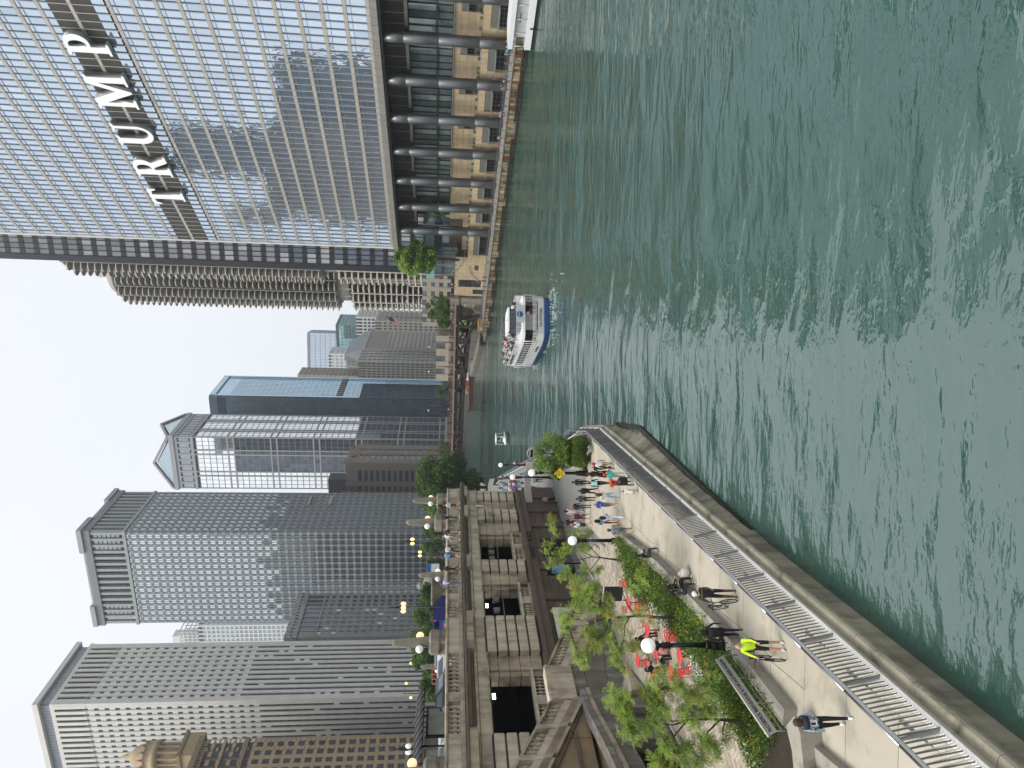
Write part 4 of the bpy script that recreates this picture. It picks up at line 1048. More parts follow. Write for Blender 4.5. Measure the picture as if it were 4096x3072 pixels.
    for (a, b, labs) in ((-7.9, -3.9, ['grey drum spotlight nearest the right pier in the first opening', 'grey drum spotlight second from the right in the first opening', 'grey drum spotlight third from the right in the first opening', 'grey drum spotlight leftmost in the first opening']), (-15.8, -11.7, ['grey drum spotlight rightmost in the second opening', 'grey drum spotlight in the middle of the second opening', 'grey drum spotlight leftmost in the second opening'])):
        p = thing('light_bar', 'pipe carrying drum spotlights across the %s viaduct opening' % ('first' if a > -9 else 'second'), 'light bar', WL((a+b)/2, -1.1, 7.75), GRID)
        MB().tube([(0, (a-b)/2, 0), (0, (b-a)/2, 0)], .05, 6).build('pipe', sg, p)
        for k, lb in enumerate(labs):
            s = b-(k+.5)*(b-a)/len(labs)
            q = thing('spotlight', lb, 'spotlight', WL(s, -1.0, 8.1), GRID, 'drum spotlights in the viaduct')
            MB().lathe([(.24, 0), (.27, .05), (.27, .5), (.2, .55)], n=14).build('housing', sg, q); MB().lathe([(.23, .551), (.21, .56)], n=14).build('lens', M('lens_dark', '1c1c1c', rough=.2), q)
    return
mk_viaduct()
# obelisk lamp pedestals on the parapet
obel = M('obelisk_stone', '7d786b', rough=.85, var=.25, scale=1.2, streak=.35, bump=.2, bscale=5)
grn = M('verdigris', '3d5a4c', rough=.6, metal=.3, var=.2)
def mk_obelisk(s, off, sc_, label, dark=False, warm=1):
    T = thing('obelisk_lamp', label, 'street lamp', WL(s, off, 12.5 if off > -1 else UPZ), GRID, 'obelisk lamps along the drive')
    k = sc_
    MB().prism([(-.65*k, -.65*k), (.65*k, -.65*k), (.65*k, .65*k), (-.65*k, .65*k)], 0, .45*k).build('plinth', obel, T)
    MB().lathe([(.85*k, .45*k), (.95*k, .6*k), (.95*k, 1.2*k), (.7*k, 1.35*k)], n=8, smooth=False).build('base', obel, T)
    MB().lathe([(.56*k, 1.35*k), (.36*k, 4.0*k), (.02, 4.35*k)], n=4, smooth=False).build('shaft', obel, T)
    br = MB()
    for a in (0, 180):
        d = radians(a+90); c, s_ = cos(d), sin(d)
        br.tube([(.3*k*c, .3*k*s_, 1.6*k), (.7*k*c, .7*k*s_, 1.45*k), (.75*k*c, .75*k*s_, 1.75*k)], .06*k, 6)
        g = MB().ball((.75*k*c, .75*k*s_, 2.05*k), .30*k, 14, k=10).build('globe', GLOBE[0] if (a == 0) == (warm == 1) else GLOBE[1], T)
    br.build('bracket', steel_dark if dark else grn, T)
GLOBE = [M('globe_warm', (1., .62, .36), rough=.3, emit=.75, var=0), M('globe_white', (.75, .76, .72), rough=.25, emit=.12, var=0)]
mk_obelisk(-29.5, -.5, 1.0, 'big weathered obelisk with two round lamps at the left end of the parapet', True)
mk_obelisk(-18.1, -.4, .98, 'weathered obelisk with two round lamps above the wide middle pier', True)
mk_obelisk(-.7, -.6, .95, 'obelisk with green bracket lamps near the right end of the parapet')
mk_obelisk(3.6, -.6, .85, 'obelisk at the very right corner of the parapet beside the tree')
mk_obelisk(8, -13, 1.0, 'obelisk lamp standing farther back behind the right end of the parapet')
mk_obelisk(12, -30, .95, 'small distant obelisk lamp before the trees of the drive')
mk_obelisk(9, -44, .95, 'faint distant obelisk lamp left of the domed kiosk', False, 0)
# ------------------------------------------------------------------ stair and flared terrace in front of the wall
def mk_stair():
    T = thing('stone_staircase', 'broad limestone staircase with balustrade climbing in front of the viaduct wall', 'staircase', (wg[0], wg[1], 0), GRID)
    X0, X1 = .45, 4.7
    gs = M('grey_limestone', '6c6860', rough=.85, var=.18, scale=.7, bump=.2, bscale=4, rnd=.08, streak=.2, stain=('8f8f8a', .9, .5))
    fz = lambda s: 5.3 if -29.3 <= s <= -26.9 else (max(1.3, 5.3-(s+26.9)*.455) if s > -26.9 else 5.3+(-29.3-s)*.56)
    def slopewall(x0, x1, sa, sb, za0, za1, zb0, zb1, name, mat, parent=T):
        MB().add([(x0, sa, za0), (x1, sa, za0), (x1, sb, zb0), (x0, sb, zb0), (x0, sa, za1), (x1, sa, za1), (x1, sb, zb1), (x0, sb, zb1)], CUBE_F).build(name, mat, parent)
    # solid mass, split in segments of masonry
    segs = [(-18.1, -21, ), (-21, -24), (-24, -26.9), (-26.9, -29.3)]
    for a, b in segs:
        for k in range(3):
            t0, t1 = k/3, (k+1)/3
            za, zb_ = fz(a)-1.25, fz(b)-1.25
            MB().add([(X1-.5, b, 1.25+zb_*t0), (X1, b, 1.25+zb_*t0), (X1, a-.03, 1.25+za*t0), (X1-.5, a-.03, 1.25+za*t0), (X1-.5, b, 1.25+zb_*t1-.03), (X1, b, 1.25+zb_*t1-.03), (X1, a-.03, 1.25+za*t1-.03), (X1-.5, a-.03, 1.25+za*t1-.03)], CUBE_F).build('stone_block', gs, T)
    # steps
    n = 24
    st = []
    for k in range(n):
        s = -18.2-(k+.5)*8.7/n; st.append(((X0+X1)/2-.2, s, 1.25+(k+1)*4.05/n/2, X1-X0-.5, 8.7/n, (k+1)*4.05/n))
    n = 40
    for k in range(n): st.append(((X0+X1)/2-.2, -29.3-(k+.5)*.32, 5.3+(k+1)*.18/2, X1-X0-.5, .32, (k+1)*.18))
    pieces('step', T, lime_l, st, 70)
    MB().bb(X0, X1-.3, -29.3, -26.9, 1.25, 5.3).build('landing', gs, T)
    # parapets: sloping plinth, balusters, coping
    def run(sa, sb, w=.42, name='coping'):
        za, zb_ = fz(sa), fz(sb)
        slopewall(X1-.5, X1+.15, sb, sa, zb_-.25, zb_+.2, za-.25, za+.2, 'plinth', lime_l); slopewall(X1-.5, X1+.3, sb, sa, max(1.2, zb_-.95), zb_-.27, max(1.3, za-.95), za-.27, 'string_course', lime)
        slopewall(X1-.48, X1+.12, sb, sa, zb_+.98, zb_+1.14, za+.98, za+1.14, 'coping', lime)
        n = max(1, int(abs(sb-sa)/.27))
        for k in range(n):
            s = sa+(sb-sa)*(k+.5)/n; z = za+(zb_-za)*(k+.5)/n
            baluster(T, X1-.2, s, z+.2, 1.05, 1.03)
    def ped(a, b): MB().add([(X1-.55, b, min(fz(a), fz(b))-.4), (X1+.2, b, min(fz(a), fz(b))-.4), (X1+.2, a, min(fz(a), fz(b))-.4), (X1-.55, a, min(fz(a), fz(b))-.4), (X1-.55, b, fz(b)+1.1), (X1+.2, b, fz(b)+1.1), (X1+.2, a, fz(a)+1.1), (X1-.55, a, fz(a)+1.1)], CUBE_F).build('pedestal', lime_l, T)
    ped(-18.2, -18.9); run(-18.9, -22.4); ped(-22.4, -22.9); run(-22.9, -26.6); ped(-26.6, -29.3)
    MB().bb(X1-.6, X1+.22, -29.35, -26.55, 6.28, 6.46).build('coping', lime_l, T)
    s = -29.4
    while s > -42: run(s, s-1.75); ped(s-1.75, s-2.05); s -= 2.05
    # left upper flight: panelled side wall rising over the flared terrace
    pan = []
    for k in range(5):
        a = -29.6-k*2.4; b = a-2.35
        zt = lambda s: fz(s)-.4
        MB().add([(X1-.6, b, 4.4), (X1-.05, b, 4.4), (X1-.05, a, 4.4), (X1-.6, a, 4.4), (X1-.6, b, zt(b)), (X1-.05, b, zt(b)), (X1-.05, a, zt(a)), (X1-.6, a, zt(a))], CUBE_F).build('panel_block', tan, T)
    slopewall(X1-.1, X1+.3, -42, -29.3, fz(-42)-.75, fz(-42)-.3, fz(-29.3)-.75, fz(-29.3)-.3, 'string_course', lime)
    slopewall(X1-.1, X1+.12, -42, -29.8, fz(-42)-1.6, fz(-42)-1.45, fz(-29.8)-1.1, fz(-29.8)-1.0, 'moulding', lime_d)
    MB().bb(X1-.1, X1+.1, -42, -31.5, 5.25, 5.4).build('moulding', lime_d, T)
    # flared terrace with a bowed coping and iron gates beneath
    ss = [-28.7, -30.0, -31.5, -33.2, -35.0, -37.0, -39.0, -42.0]; xs = [5.0, 5.35, 5.9, 6.7, 7.5, 8.3, 8.9, 9.4]
    for i in range(len(ss)-1):
        (a, xa), (b, xb) = (ss[i], xs[i]), (ss[i+1], xs[i+1])
        def seg(o0, o1, z0, z1, mat, name): MB().add([(xb+o0, b, z0), (xb+o1, b, z0), (xa+o1, a-.015, z0), (xa+o0, a-.015, z0), (xb+o0, b, z1), (xb+o1, b, z1), (xa+o1, a-.015, z1), (xa+o0, a-.015, z1)], CUBE_F).build(name, mat, T)
        seg(-.75, .05, 4.25, 4.6, gs, 'coping'); seg(-.95, -.7, 4.1, 4.42, lime, 'coping_inner'); seg(-.6, .12, 4.0, 4.22, lime, 'moulding')
        seg(-.6, -.1, 3.1, 4.0, gs, 'stone_block')
        if i in (0, 2, 3): seg(-.6, -.1, 1.25, 3.1, gs, 'stone_block')
        seg(-4.4, -.7, 3.9, 4.12, tan, 'terrace_floor')
        if i not in (0, 2, 3):
            seg(-1.2, -1.1, 1.25, 3.1, M('gate_void', '0e0d0c'), 'gate_backing')
            n = 9
            for k in range(n): 
                t = (k+.5)/n; MB().tube([(xa+(xb-xa)*t-.35, a+(b-a)*t, 1.25), (xa+(xb-xa)*t-.35, a+(b-a)*t, 3.1)], .035, 4).build('gate_bar', M('gate_iron', '1c1a19', rough=.5), T)
    for (s, x) in ((-31.4, 6.1), (-35.1, 7.8)): MB().bb(x-.9, x+.45, s-.35, s+.35, 1.25, 3.3).build('gate_post', gs, T)
    mb = MB().add([(5.2, -26.9, 1.25), (6.6, -30.5, 1.25), (5.5, -30.5, 1.25), (4.7, -28.5, 1.25), (5.2, -26.9, 1.3), (6.6, -30.5, 2.0), (5.5, -30.5, 2.3), (4.7, -28.5, 1.9)], CUBE_F); mb.build('buttress', lime_l, T)
mk_stair()
# ------------------------------------------------------------------ riverwalk: promenade, plaza, walls
EY = lambda y: -7.3+.126*(y-21)
conc_s = M('promenade_concrete', 'a39d8e', rough=.85, var=.09, scale=.5, bump=.08, bscale=12, rnd=.035, stain=('8d8674', .8, 1))
conc_w = M('cast_concrete', '8f8b80', rough=.85, var=.1, scale=.7, bump=.1, bscale=8, rnd=.03, stain=('6e6b60', 1.1, 1))
wallc = M('river_wall', '8b8674', rough=.9, var=.22, scale=.6, bump=.3, bscale=4, streak=.4, stain=('4a483a', .5, .2))
pv = M('plaza_grey_paving', '737370', rough=.85, var=.12, scale=.5, bump=.05, bscale=8)
ground_poly('promenade', [(EY(6)-.05, 6), (EY(52)-.05, 52), SBp[1], SBp[2], SBp[3], (-27, 176), (-33, 232), (-60, 232), WL(4, -.5), WL(-44, -.5), (-40, 6)], 1.16, 2.2, pv)
def mk_promenade():
    S = []
    y = 7.5; k = 0
    while y < 56:
        x1 = EY(min(y, 52))-.35 if y < 52 else EY(52)-.35+(SBp[1][0]-EY(52))*(y-52)/8
        x0 = -11.4 if y > 21 else -15
        L = 2.35
        S.append((x0, x1, y, L)); y += L
    mbs = []
    root = thing('promenade_paving', 'pale concrete slab paving of the riverside promenade', 'paving', (0, 0, 0))
    for x0, x1, y, L in S:
        m_ = x0+(x1-x0)*.45
        for a, b in ((x0, m_), (m_, x1)):
            sk = .28
            mb = MB().add([(a+.012, y+.012, 1.1), (b-.012, y+.012+sk*0, 1.1), (b-.012+.02, y+L-.012, 1.1), (a+.012, y+L-.012, 1.1), (a+.012, y+.012, 1.25), (b-.012, y+.012, 1.25), (b-.012+.126*L*.0, y+L-.012, 1.25), (a+.012, y+L-.012, 1.25)], CUBE_F)
            o = mb.build('paving_slab', conc_s, root)
    # edge strip under the railing and the wall towards the water
    e = MB()
    for y in np.arange(6, 52, 2.3):
        y2 = min(52, y+2.3); a, b = EY(y), EY(y2)
        e = MB().add([(a-.45, y, 1.0), (a+.12, y, 1.0), (b+.12, y2-.02, 1.0), (b-.45, y2-.02, 1.0), (a-.45, y, 1.262), (a+.12, y, 1.262), (b+.12, y2-.02, 1.262), (b-.45, y2-.02, 1.262)], CUBE_F)
        e.build('edge_strip', M('edge_strip', 'b1ab9c', rough=.8, var=.06, rnd=.03), root)
mk_promenade()
def mk_rwall():
    T = thing('river_wall', 'stained concrete river wall with a rounded ledge below the promenade railing', 'river wall', (0, 0, 0))
    P_ = [(EY(6), 6), (EY(14), 14), (EY(22), 22), (EY(30), 30), (EY(38), 38), (EY(45), 45), (EY(52), 52), SBp[1], SBp[2], SBp[3], (-27, 176), (-33, 232)]
    for a, b in zip(P_[:-1], P_[1:]):
        d = Vector((b[0]-a[0], b[1]-a[1], 0)).normalized(); L = hypot(b[0]-a[0], b[1]-a[1])
        MB().extr([(-.3, -.6), (.40, -.6), (.34, .62), (.42, .66), (.44, .78), (.3, .86), (.1, .86), (.08, .98), (-.3, .98)], (a[0], a[1], 0), (b[0], b[1], 0)).build('wall_panel', wallc, T)
    for a, b in zip(P_[:-1], P_[1:]):
        L = hypot(b[0]-a[0], b[1]-a[1]); n = max(1, round(L/3.1))
        for k in range(n):
            p = (a[0]+(b[0]-a[0])*k/n, a[1]+(b[1]-a[1])*k/n, 0); q = (a[0]+(b[0]-a[0])*(k+1-.006)/n, a[1]+(b[1]-a[1])*(k+1-.006)/n, 0)
            MB().extr([(.09, .80), (.42, .80), (.45, .9), (.42, .99), (.34, 1.03), (.09, 1.03)], p, q).build('ledge_stone', M('ledge_concrete', 'a39c88', rough=.85, var=.15, scale=1.2, bump=.2, bscale=6, rnd=.05, stain=('5f5a4a', .9, 1)), T)
    cap = [(EY(y)+.40, y) for y in (6, 14.4, 18.9, 26.9, 36, 46, 52)]
    foot = [(-8.9, 6), (-8.0, 14.4), (-7.42, 18.9), (-6.2, 26.9), (-4.35, 36.5), (-2.6, 45.5), (-2.75, 51.8)]
    for i in range(6):
        (a, ya), (b, yb), (c, yc), (d, yd) = cap[i], cap[i+1], foot[i], foot[i+1]
        n = max(1, round((yb-ya)/2.6))
        for k in range(n):
            t, u = k/n, (k+1)/n-.006
            A_ = (a+(b-a)*t, ya+(yb-ya)*t); B_ = (a+(b-a)*u, ya+(yb-ya)*u); C_ = (c+(d-c)*t, yc+(yd-yc)*t); D_ = (c+(d-c)*u, yc+(yd-yc)*u)
            MB().add([(A_[0]-.6, A_[1], .7), (A_[0], A_[1], .7), (B_[0], B_[1], .7), (B_[0]-.6, B_[1], .7), (C_[0]-.9, C_[1], -.6), (C_[0]+.03, C_[1], -.6), (D_[0]+.03, D_[1], -.6), (D_[0]-.9, D_[1], -.6)], [(3, 2, 1, 0), (4, 5, 6, 7), (0, 1, 5, 4), (1, 2, 6, 5), (2, 3, 7, 6), (3, 0, 4, 7)]).build('wall_panel', wallc, T)
            al = M('algae', '1d1f12', rough=.9, var=.4, scale=3)
            MB().add([(C_[0]-.3, C_[1], .16), (C_[0]+.02, C_[1], .14), (D_[0]+.02, D_[1], .14), (D_[0]-.3, D_[1], .16), (C_[0]-.3, C_[1], -.3), (C_[0]+.06, C_[1], -.3), (D_[0]+.06, D_[1], -.3), (D_[0]-.3, D_[1], -.3)], [(3, 2, 1, 0), (4, 5, 6, 7), (0, 1, 5, 4), (1, 2, 6, 5), (2, 3, 7, 6), (3, 0, 4, 7)]).build('algae_band', al, T)
mk_rwall()
def mk_railing():
    T = thing('railing', 'steel promenade railing with slanting white bars and a tubular handrail along the water', 'railing', (0, 0, 0))
    dk = M('rail_dark', '808385', rough=.4, metal=.4); wh = M('rail_white', 'd9d8d2', rough=.5, metal=.0); bar = M('rail_bar', '66686a', rough=.4, metal=.4)
    y = 8.5; L = 2.28
    pts = []
    while y < 52: pts.append((EY(y)-.02, y)); y += L
    pts.append((EY(52)-.02, 52))
    q = SBp[1]; n = 4
    for k in range(1, n+1): pts.append((EY(52)+(q[0]-EY(52))*k/n, 52+(q[1]-52)*k/n))
    q2 = SBp[2]; n = 8
    for k in range(1, n+1): pts.append((q[0]+(q2[0]-q[0])*k/n-.1, q[1]+(q2[1]-q[1])*k/n))
    q3 = SBp[3]
    for k in range(1, 14): pts.append((q2[0]+(q3[0]-q2[0])*k/13-.1, q2[1]+(q3[1]-q2[1])*k/13))
    nb = 0; bars = MB(); near = []
    for i, (a, b) in enumerate(zip(pts[:-1], pts[1:])):
        d = Vector((b[0]-a[0], b[1]-a[1], 0)); LL = d.length; d.normalize(); r = Vector((d.y, -d.x, 0))
        A = Vector((a[0], a[1], 1.26))
        # flat post, angled out
        p = MB().add([tuple(A+r*u+d*v+Vector((0, 0, w_))) for w_, u0, u1 in ((0, .06, .24), (1.08, -.12, -.02)) for u, v in ((u0, -.006), (u1, -.006), (u1, .006), (u0, .006))], CUBE_F); p.build('post', dk, T)
        MB().tube([A+r*-.22+Vector((0, 0, 1.02)), A+r*-.22+d*LL+Vector((0, 0, 1.02))], .035, 8).build('handrail', M('handrail_tube', 'aeb2b5', rough=.25, metal=.9), T)
        MB().extr([(-.10, 1.07), (-.0, 1.07), (-.0, 1.09), (-.10, 1.09)], tuple(A), tuple(A+d*LL)).build('top_rail', dk, T)
        MB().extr([(.0, .02), (.26, .02), (.26, .06), (.0, .06)], tuple(A), tuple(A+d*LL)).build('bottom_rail', wh, T)
        n = 25
        for k in range(1, n):
            t = LL*k/n; u = LL*min(1, max(0, (k+(.45 if k % 2 else -.45))/n))
            mb_ = bars if i > 9 else MB()
            mb_.extr([(-.018, -.008), (.018, -.008), (.018, .008), (-.018, .008)], tuple(A+d*t+r*.13+Vector((0, 0, .04))), tuple(A+d*u+r*-.08+Vector((0, 0, 1.06))), (d.x, d.y, .01))
            if i <= 9: mb_.build('baluster', bar if k % 2 else wh, T)
    o = bars.build('baluster', bar, T); o['kind'] = 'stuff'
mk_railing()
# seat wall, planting bed, kerbs
seat = [at(2475, 2100), at(2501, 2128), at(2666, 2250), at(2907, 2494), at(2965, 2559), at(3088, 2710), at(3192, 2838)]
curb2 = [at(2470, 2170), at(2553, 2307), at(2600, 2383), at(2781, 2606), at(2929, 2836), at(3020, 3000), at(3075, 3110)]
curb1 = [at(2310, 2210), at(2429, 2388), at(2513, 2684), at(2642, 2813), at(2772, 3055), at(2840, 3180)]
def wall_run(name, parent, pts, w_, z0, z1, mat, maxl=2.4, side=-1):
    for a, b in zip(pts[:-1], pts[1:]):
        d = Vector((b[0]-a[0], b[1]-a[1], 0)); LL = d.length; n = max(1, round(LL/maxl)); 
        for k in range(n):
            p = Vector(a)+d*(k/n); q = Vector(a)+d*((k+1)/n)-d.normalized()*.012
            prof = [(0, z0), (w_*side, z0), (w_*side, z1), (0, z1)]
            if side > 0: prof = prof[::-1]
            MB().extr(prof[::-1], (p.x, p.y, 0), (q.x, q.y, 0)).build(name, mat, parent)
SW = thing('seat_wall', 'low pale concrete seat wall edging the planting bed along the promenade', 'seat wall', (0, 0, 0))
wall_run('seat_block', SW, seat, .55, 1.2, 1.72, conc_w, 2.4, 1)
KB = thing('kerb', 'pale kerb between the planting bed and the herringbone paving', 'kerb', (0, 0, 0))
wall_run('kerb_stone', KB, curb2, .28, 1.2, 1.42, M('kerb_pale', 'b0aa9a', rough=.8, var=.08, rnd=.04), 2.0, 1)
K1 = thing('kerb', 'thin kerb and drain between grey paving strip and herringbone plaza', 'kerb', (0, 0, 0))
wall_run('kerb_stone', K1, curb1, .12, 1.2, 1.36, M('kerb_pale', ''), 2.4, 1)
# soil bed between seat wall and kerb
def bed():
    a = [(p[0]-.45, p[1]) for p in seat[1:]]; b = [(p[0]+.1, p[1]) for p in curb2]
    struct('planting_soil', MB().prism(a+[(-12.2, 20.8)]+b[::-1], 1.2, 1.5), M('soil', '2e261c', rough=1, var=.3, scale=3, bump=.4, bscale=10))
bed()
def pavers():
    T = thing('herringbone_paving', 'pale herringbone brick paving of the plaza by the red tables', 'paving', (0, 0, 0))
    from mathutils.geometry import intersect_point_tri_2d
    poly = [(p[0], p[1]) for p in curb2]+[(p[0], p[1]) for p in curb1[::-1]]
    poly = [(p[0], p[1]) for p in ([at(2470, 2170)]+curb2[1:])]+[(-16, 19)]+[(p[0]+.15, p[1]) for p in curb1[::-1]]
    def inside(x, y):
        c = False; n = len(poly)
        for i in range(n):
            x1, y1 = poly[i]; x2, y2 = poly[(i+1) % n]
            if (y1 > y) != (y2 > y) and x < (x2-x1)*(y-y1)/(y2-y1)+x1: c = not c
        return c
    B = []; w_, l_ = .2, .6; a = radians(50)
    # herringbone: units of two bricks
    for i in range(-90, 90):
        for j in range(-90, 90):
            for (ox, oy, r) in ((0, 0, 0), (l_/2+w_/2, -(l_/2-w_/2) , 1)):
                pass
    n = int(60/w_)
    for i in range(-n//2, n//2):
        for j in range(-n//2, n//2):
            # 3:1 herringbone on a w_-grid: cell (i,j) starts a horizontal brick when (i-j)%6==0, a vertical one when (i-j)%6==3
            m_ = (i-j) % 6
            if m_ == 0: cx, cy, r = (i+1.5)*w_, (j+.5)*w_, 0
            elif m_ == 3: cx, cy, r = (i+.5)*w_, (j-.5)*w_, 1
            else: continue
            X = -13.5+cx*cos(a)-cy*sin(a); Y = 38+cx*sin(a)+cy*cos(a)
            if not (15 < Y < 62 and -22 < X < -8) or not inside(X, Y): continue
            B.append((X, Y, 1.235+random.random()*.006, (l_ if r == 0 else w_)-.02, (w_ if r == 0 else l_)-.02, .1, random.randrange(3), a))
    pieces('brick', T, [M('paver_a', '9b9182', rough=.9, var=.08), M('paver_b', '8c8375', rough=.9, var=.08), M('paver_c', 'a69d8d', rough=.9, var=.08)], B, 300)
pavers()
# stepped seats at the near left corner
def steps():
    T = thing('concrete_steps', 'four wide angled concrete seating steps at the near left corner of the promenade', 'steps', (0, 0, 0))
    p0 = at(3214, 2868); 
    a = Vector(at(3282, 3005)); 
    for k in range(4):
        # each step edge runs from the small wall towards the lower left of the view
        e0 = Vector(at(3250+k*-45, 2952+k*34, 1.25+.0)); d = Vector(at(3500, 3140))-Vector(at(3262, 2945)); d.normalize(); r = Vector((-d.y, d.x, 0)) 
        if r.x > 0: r = -r
        o = Vector(at(3225, 2930))+r*(.62*k)+d*(.35*k); z1 = 1.25+.3*(k+1)
        poly = [tuple(o)[:2], tuple(o+d*7)[:2], tuple(o+d*7+r*8)[:2], tuple(o+r*8)[:2]]
        MB().prism(poly, 1.2, z1).build('step', conc_w, T)
    q = Vector(at(3190, 2905)); MB().prism([(-10.75, 21.4), (-10.2, 20.9), (-10.55, 20.5), (-14.6, 19.4), (-14.9, 20.0), (-11.3, 21.0)], 1.2, 1.95).build('cheek_wall', conc_w, T)
steps()
# ================================================================== lamps, signs, tables
blk = M('black_cast_iron', '141415', rough=.45, metal=.3, var=.05)
globe_m = M('milk_globe', (.82, .83, .82), rough=.25, emit=.22, var=.04, scale=3)
def globe_lamp(px, gx, z0, label, k=1.):
    p = at(px[0], px[1], z0); top = aty(gx, px[1], p[1])[2]; h = top-z0
    T = thing('globe_lamp', label, 'street lamp', p, 0, 'black globe lamps on the riverwalk')
    r = .23
    MB().lathe([(.3, 0), (.3, .12), (.24, .16), (.24, .3), (.27, .34), (.22, .42), (.22, .62), (.25, .66), (.19, .74), (.17, .9), (.2, .94), (.14, 1.02)], n=14).build('base', blk, T)
    MB().lathe([(.125, .9), (.085, h-.85)], n=12).build('pole', blk, T)
    MB().lathe([(.1, h-.9), (.16, h-.86), (.1, h-.8), (.15, h-.74), (.1, h-.68), (.14, h-.62), (.09, h-.55), (.08, h-.46), (.18, h-.40), (.2, h-.32), (.1, h-.26), (.17, h-.2), (.12, h-.16)], n=14).build('collar', blk, T)
    MB().ball((0, 0, h), .29, 20, k=14).build('globe', globe_m, T)
    return T
globe_lamp((2918, 2577), 2593, 1.45, 'tall black lamp with white globe in the planting bed, nearest to the camera')
globe_lamp((2508, 2162), 2290, 1.25, 'black lamp with white globe at the far end of the seat wall')
globe_lamp((2350, 1893), 2127, 1.25, 'black lamp with white globe carrying the yellow diamond sign')
globe_lamp((2236, 1910), 2051, 1.25, 'black lamp with white globe just behind the diamond sign')
globe_lamp((2140, 1861), 2003, 1.25, 'black globe lamp farthest away beside the red cafe chairs')
# yellow diamond sign
p = at(2350, 1893); sgz = aty(2238, 1893, p[1]-.15)
S = thing('warning_sign', 'yellow diamond sign reading yield to pedestrians on the lamp post', 'sign', (p[0], p[1]-.2, sgz[2]), 0)
yl = M('sign_yellow', 'd9c21e', rough=.4, var=.04); kk = M('sign_black', '15150f', rough=.5)
def diamond(r, y, th, mat, nm): MB().add([(-r, y, 0), (0, y, -r), (r, y, 0), (0, y, r), (-r, y+th, 0), (0, y+th, -r), (r, y+th, 0), (0, y+th, r)], [(0, 1, 2, 3), (7, 6, 5, 4), (0, 4, 5, 1), (1, 5, 6, 2), (2, 6, 7, 3), (3, 7, 4, 0)]).build(nm, mat, S)
diamond(.46, 0, .02, yl, 'plate')
for (t, z, s_) in (('YIELD', .02, .17), ('TO', -.11, .1), ('PEDESTRIANS', -.2, .085)): text(t, s_, .003, kk, S, (0, -.008, z), (radians(90), 0, 0))
mb = MB(); 
for cx in (-.13, .13): 
    mb.tube([(cx+.08*cos(t), -.01, .2+.08*sin(t)) for t in np.linspace(0, 2*pi, 12)], .012, 4, cap=False)
mb.tube([(-.13, -.01, .2), (-.04, -.01, .32), (.1, -.01, .3), (.13, -.01, .2)], .012, 4); mb.build('bicycle_symbol', kk, S)
# museum name board over the planting
def mk_board():
    a = at(3052, 2622, 1.72); b = at(3165, 2912, 1.72)
    A = Vector(at(2995, 2622, 2.35)); 
    p0 = Vector(at(3180, 2926, 1.70)); p1 = Vector(at(2952, 2622, 1.70)); d = (p1-p0); L = d.length; az = degrees(atan2(d.x, d.y))
    T = thing('name_board', 'long grey name board with black letters on a steel rail over the planting bed', 'sign', tuple(p0), az)
    gm = M('board_grey', '8d8b85', rough=.5, metal=.3, var=.08); tm = M('board_letter', '23221f', rough=.6); dm = M('board_steel', '75756f', rough=.4, metal=.6)
    # board leans back, top edge away from the promenade (-x)
    def pt(y, u): return (.02-.17*u, y, .60+.25*u)
    MB().add([pt(.05, 0), pt(L, 0), pt(L, 1), pt(.05, 1)]+[tuple(Vector(v)+Vector((-.03, 0, -.04))) for v in (pt(.05, 0), pt(L, 0), pt(L, 1), pt(.05, 1))], [(0, 1, 2, 3), (7, 6, 5, 4), (0, 4, 5, 1), (1, 5, 6, 2), (2, 6, 7, 3), (3, 7, 4, 0)]).build('panel', gm, T)
    MB().tube([pt(0, 1.05), pt(L, 1.05)], .03, 5).build('edge', M('board_edge', 'b5b2a8'), T)
    o = text('McCORMICK BRIDGEHOUSE & CHICAGO RIVER MUSEUM', .19, .004, tm, T, (-.055, L/2, .735), (0, 0, 0), sx=.96)
    o.rotation_euler = Matrix(((0, -.56, .83), (1, 0, 0), (0, .83, .56))).to_euler()
    wd = o.data.vertices; xs = [v.co.x for v in wd]; w_ = max(xs)-min(xs); o.scale = (L*.94/w_, .95, 1)
    for y in (.02, L*.33, L*.66, L): MB().tube([(.02, y, .0), (.02, y, .3), pt(y, 0)], .022, 5).build('bracket', dm, T)
    for u in (.22, .42): MB().tube([(.03, 0, u), (.03, L, u)], .016, 5).build('rail', dm, T)
mk_board()
# red bistro furniture
red = M('red_powder_coat', 'c23a35', rough=.45, var=.04, rnd=.05)
def mk_table(loc, az, label):
    T = thing('cafe_table', label, 'table', loc, az, 'red cafe tables on the plaza')
    MB().lathe([(.36, .70), (.37, .71), (.37, .725), (.36, .73)], n=24).build('tabletop', red, T)
    MB().lathe([(.035, .02), (.035, .70)], n=8).build('post', red, T)
    MB().lathe([(.24, 0), (.24, .015), (.05, .04)], n=16).build('base', red, T)
def mk_chair(loc, az, label):
    T = thing('cafe_chair', label, 'chair', loc, az, 'red folding chairs on the plaza')
    for k in range(6):
        MB().bb(-.2, .2, -.18+k*.07, -.13+k*.07, .44, .455).build('seat_slat', red, T)
    for k in range(4): MB().bb(-.2, .2, -.245, -.23, .60+k*.075, .645+k*.075).build('back_slat', red, T)
    for s in (-1, 1):
        MB().tube([(s*.2, .22, 0), (s*.2, -.2, .50), (s*.2, -.25, .9)], .013, 4).build('leg', red, T)
        MB().tube([(s*.18, -.26, 0), (s*.18, .2, .45)], .013, 4).build('leg', red, T)
    return T
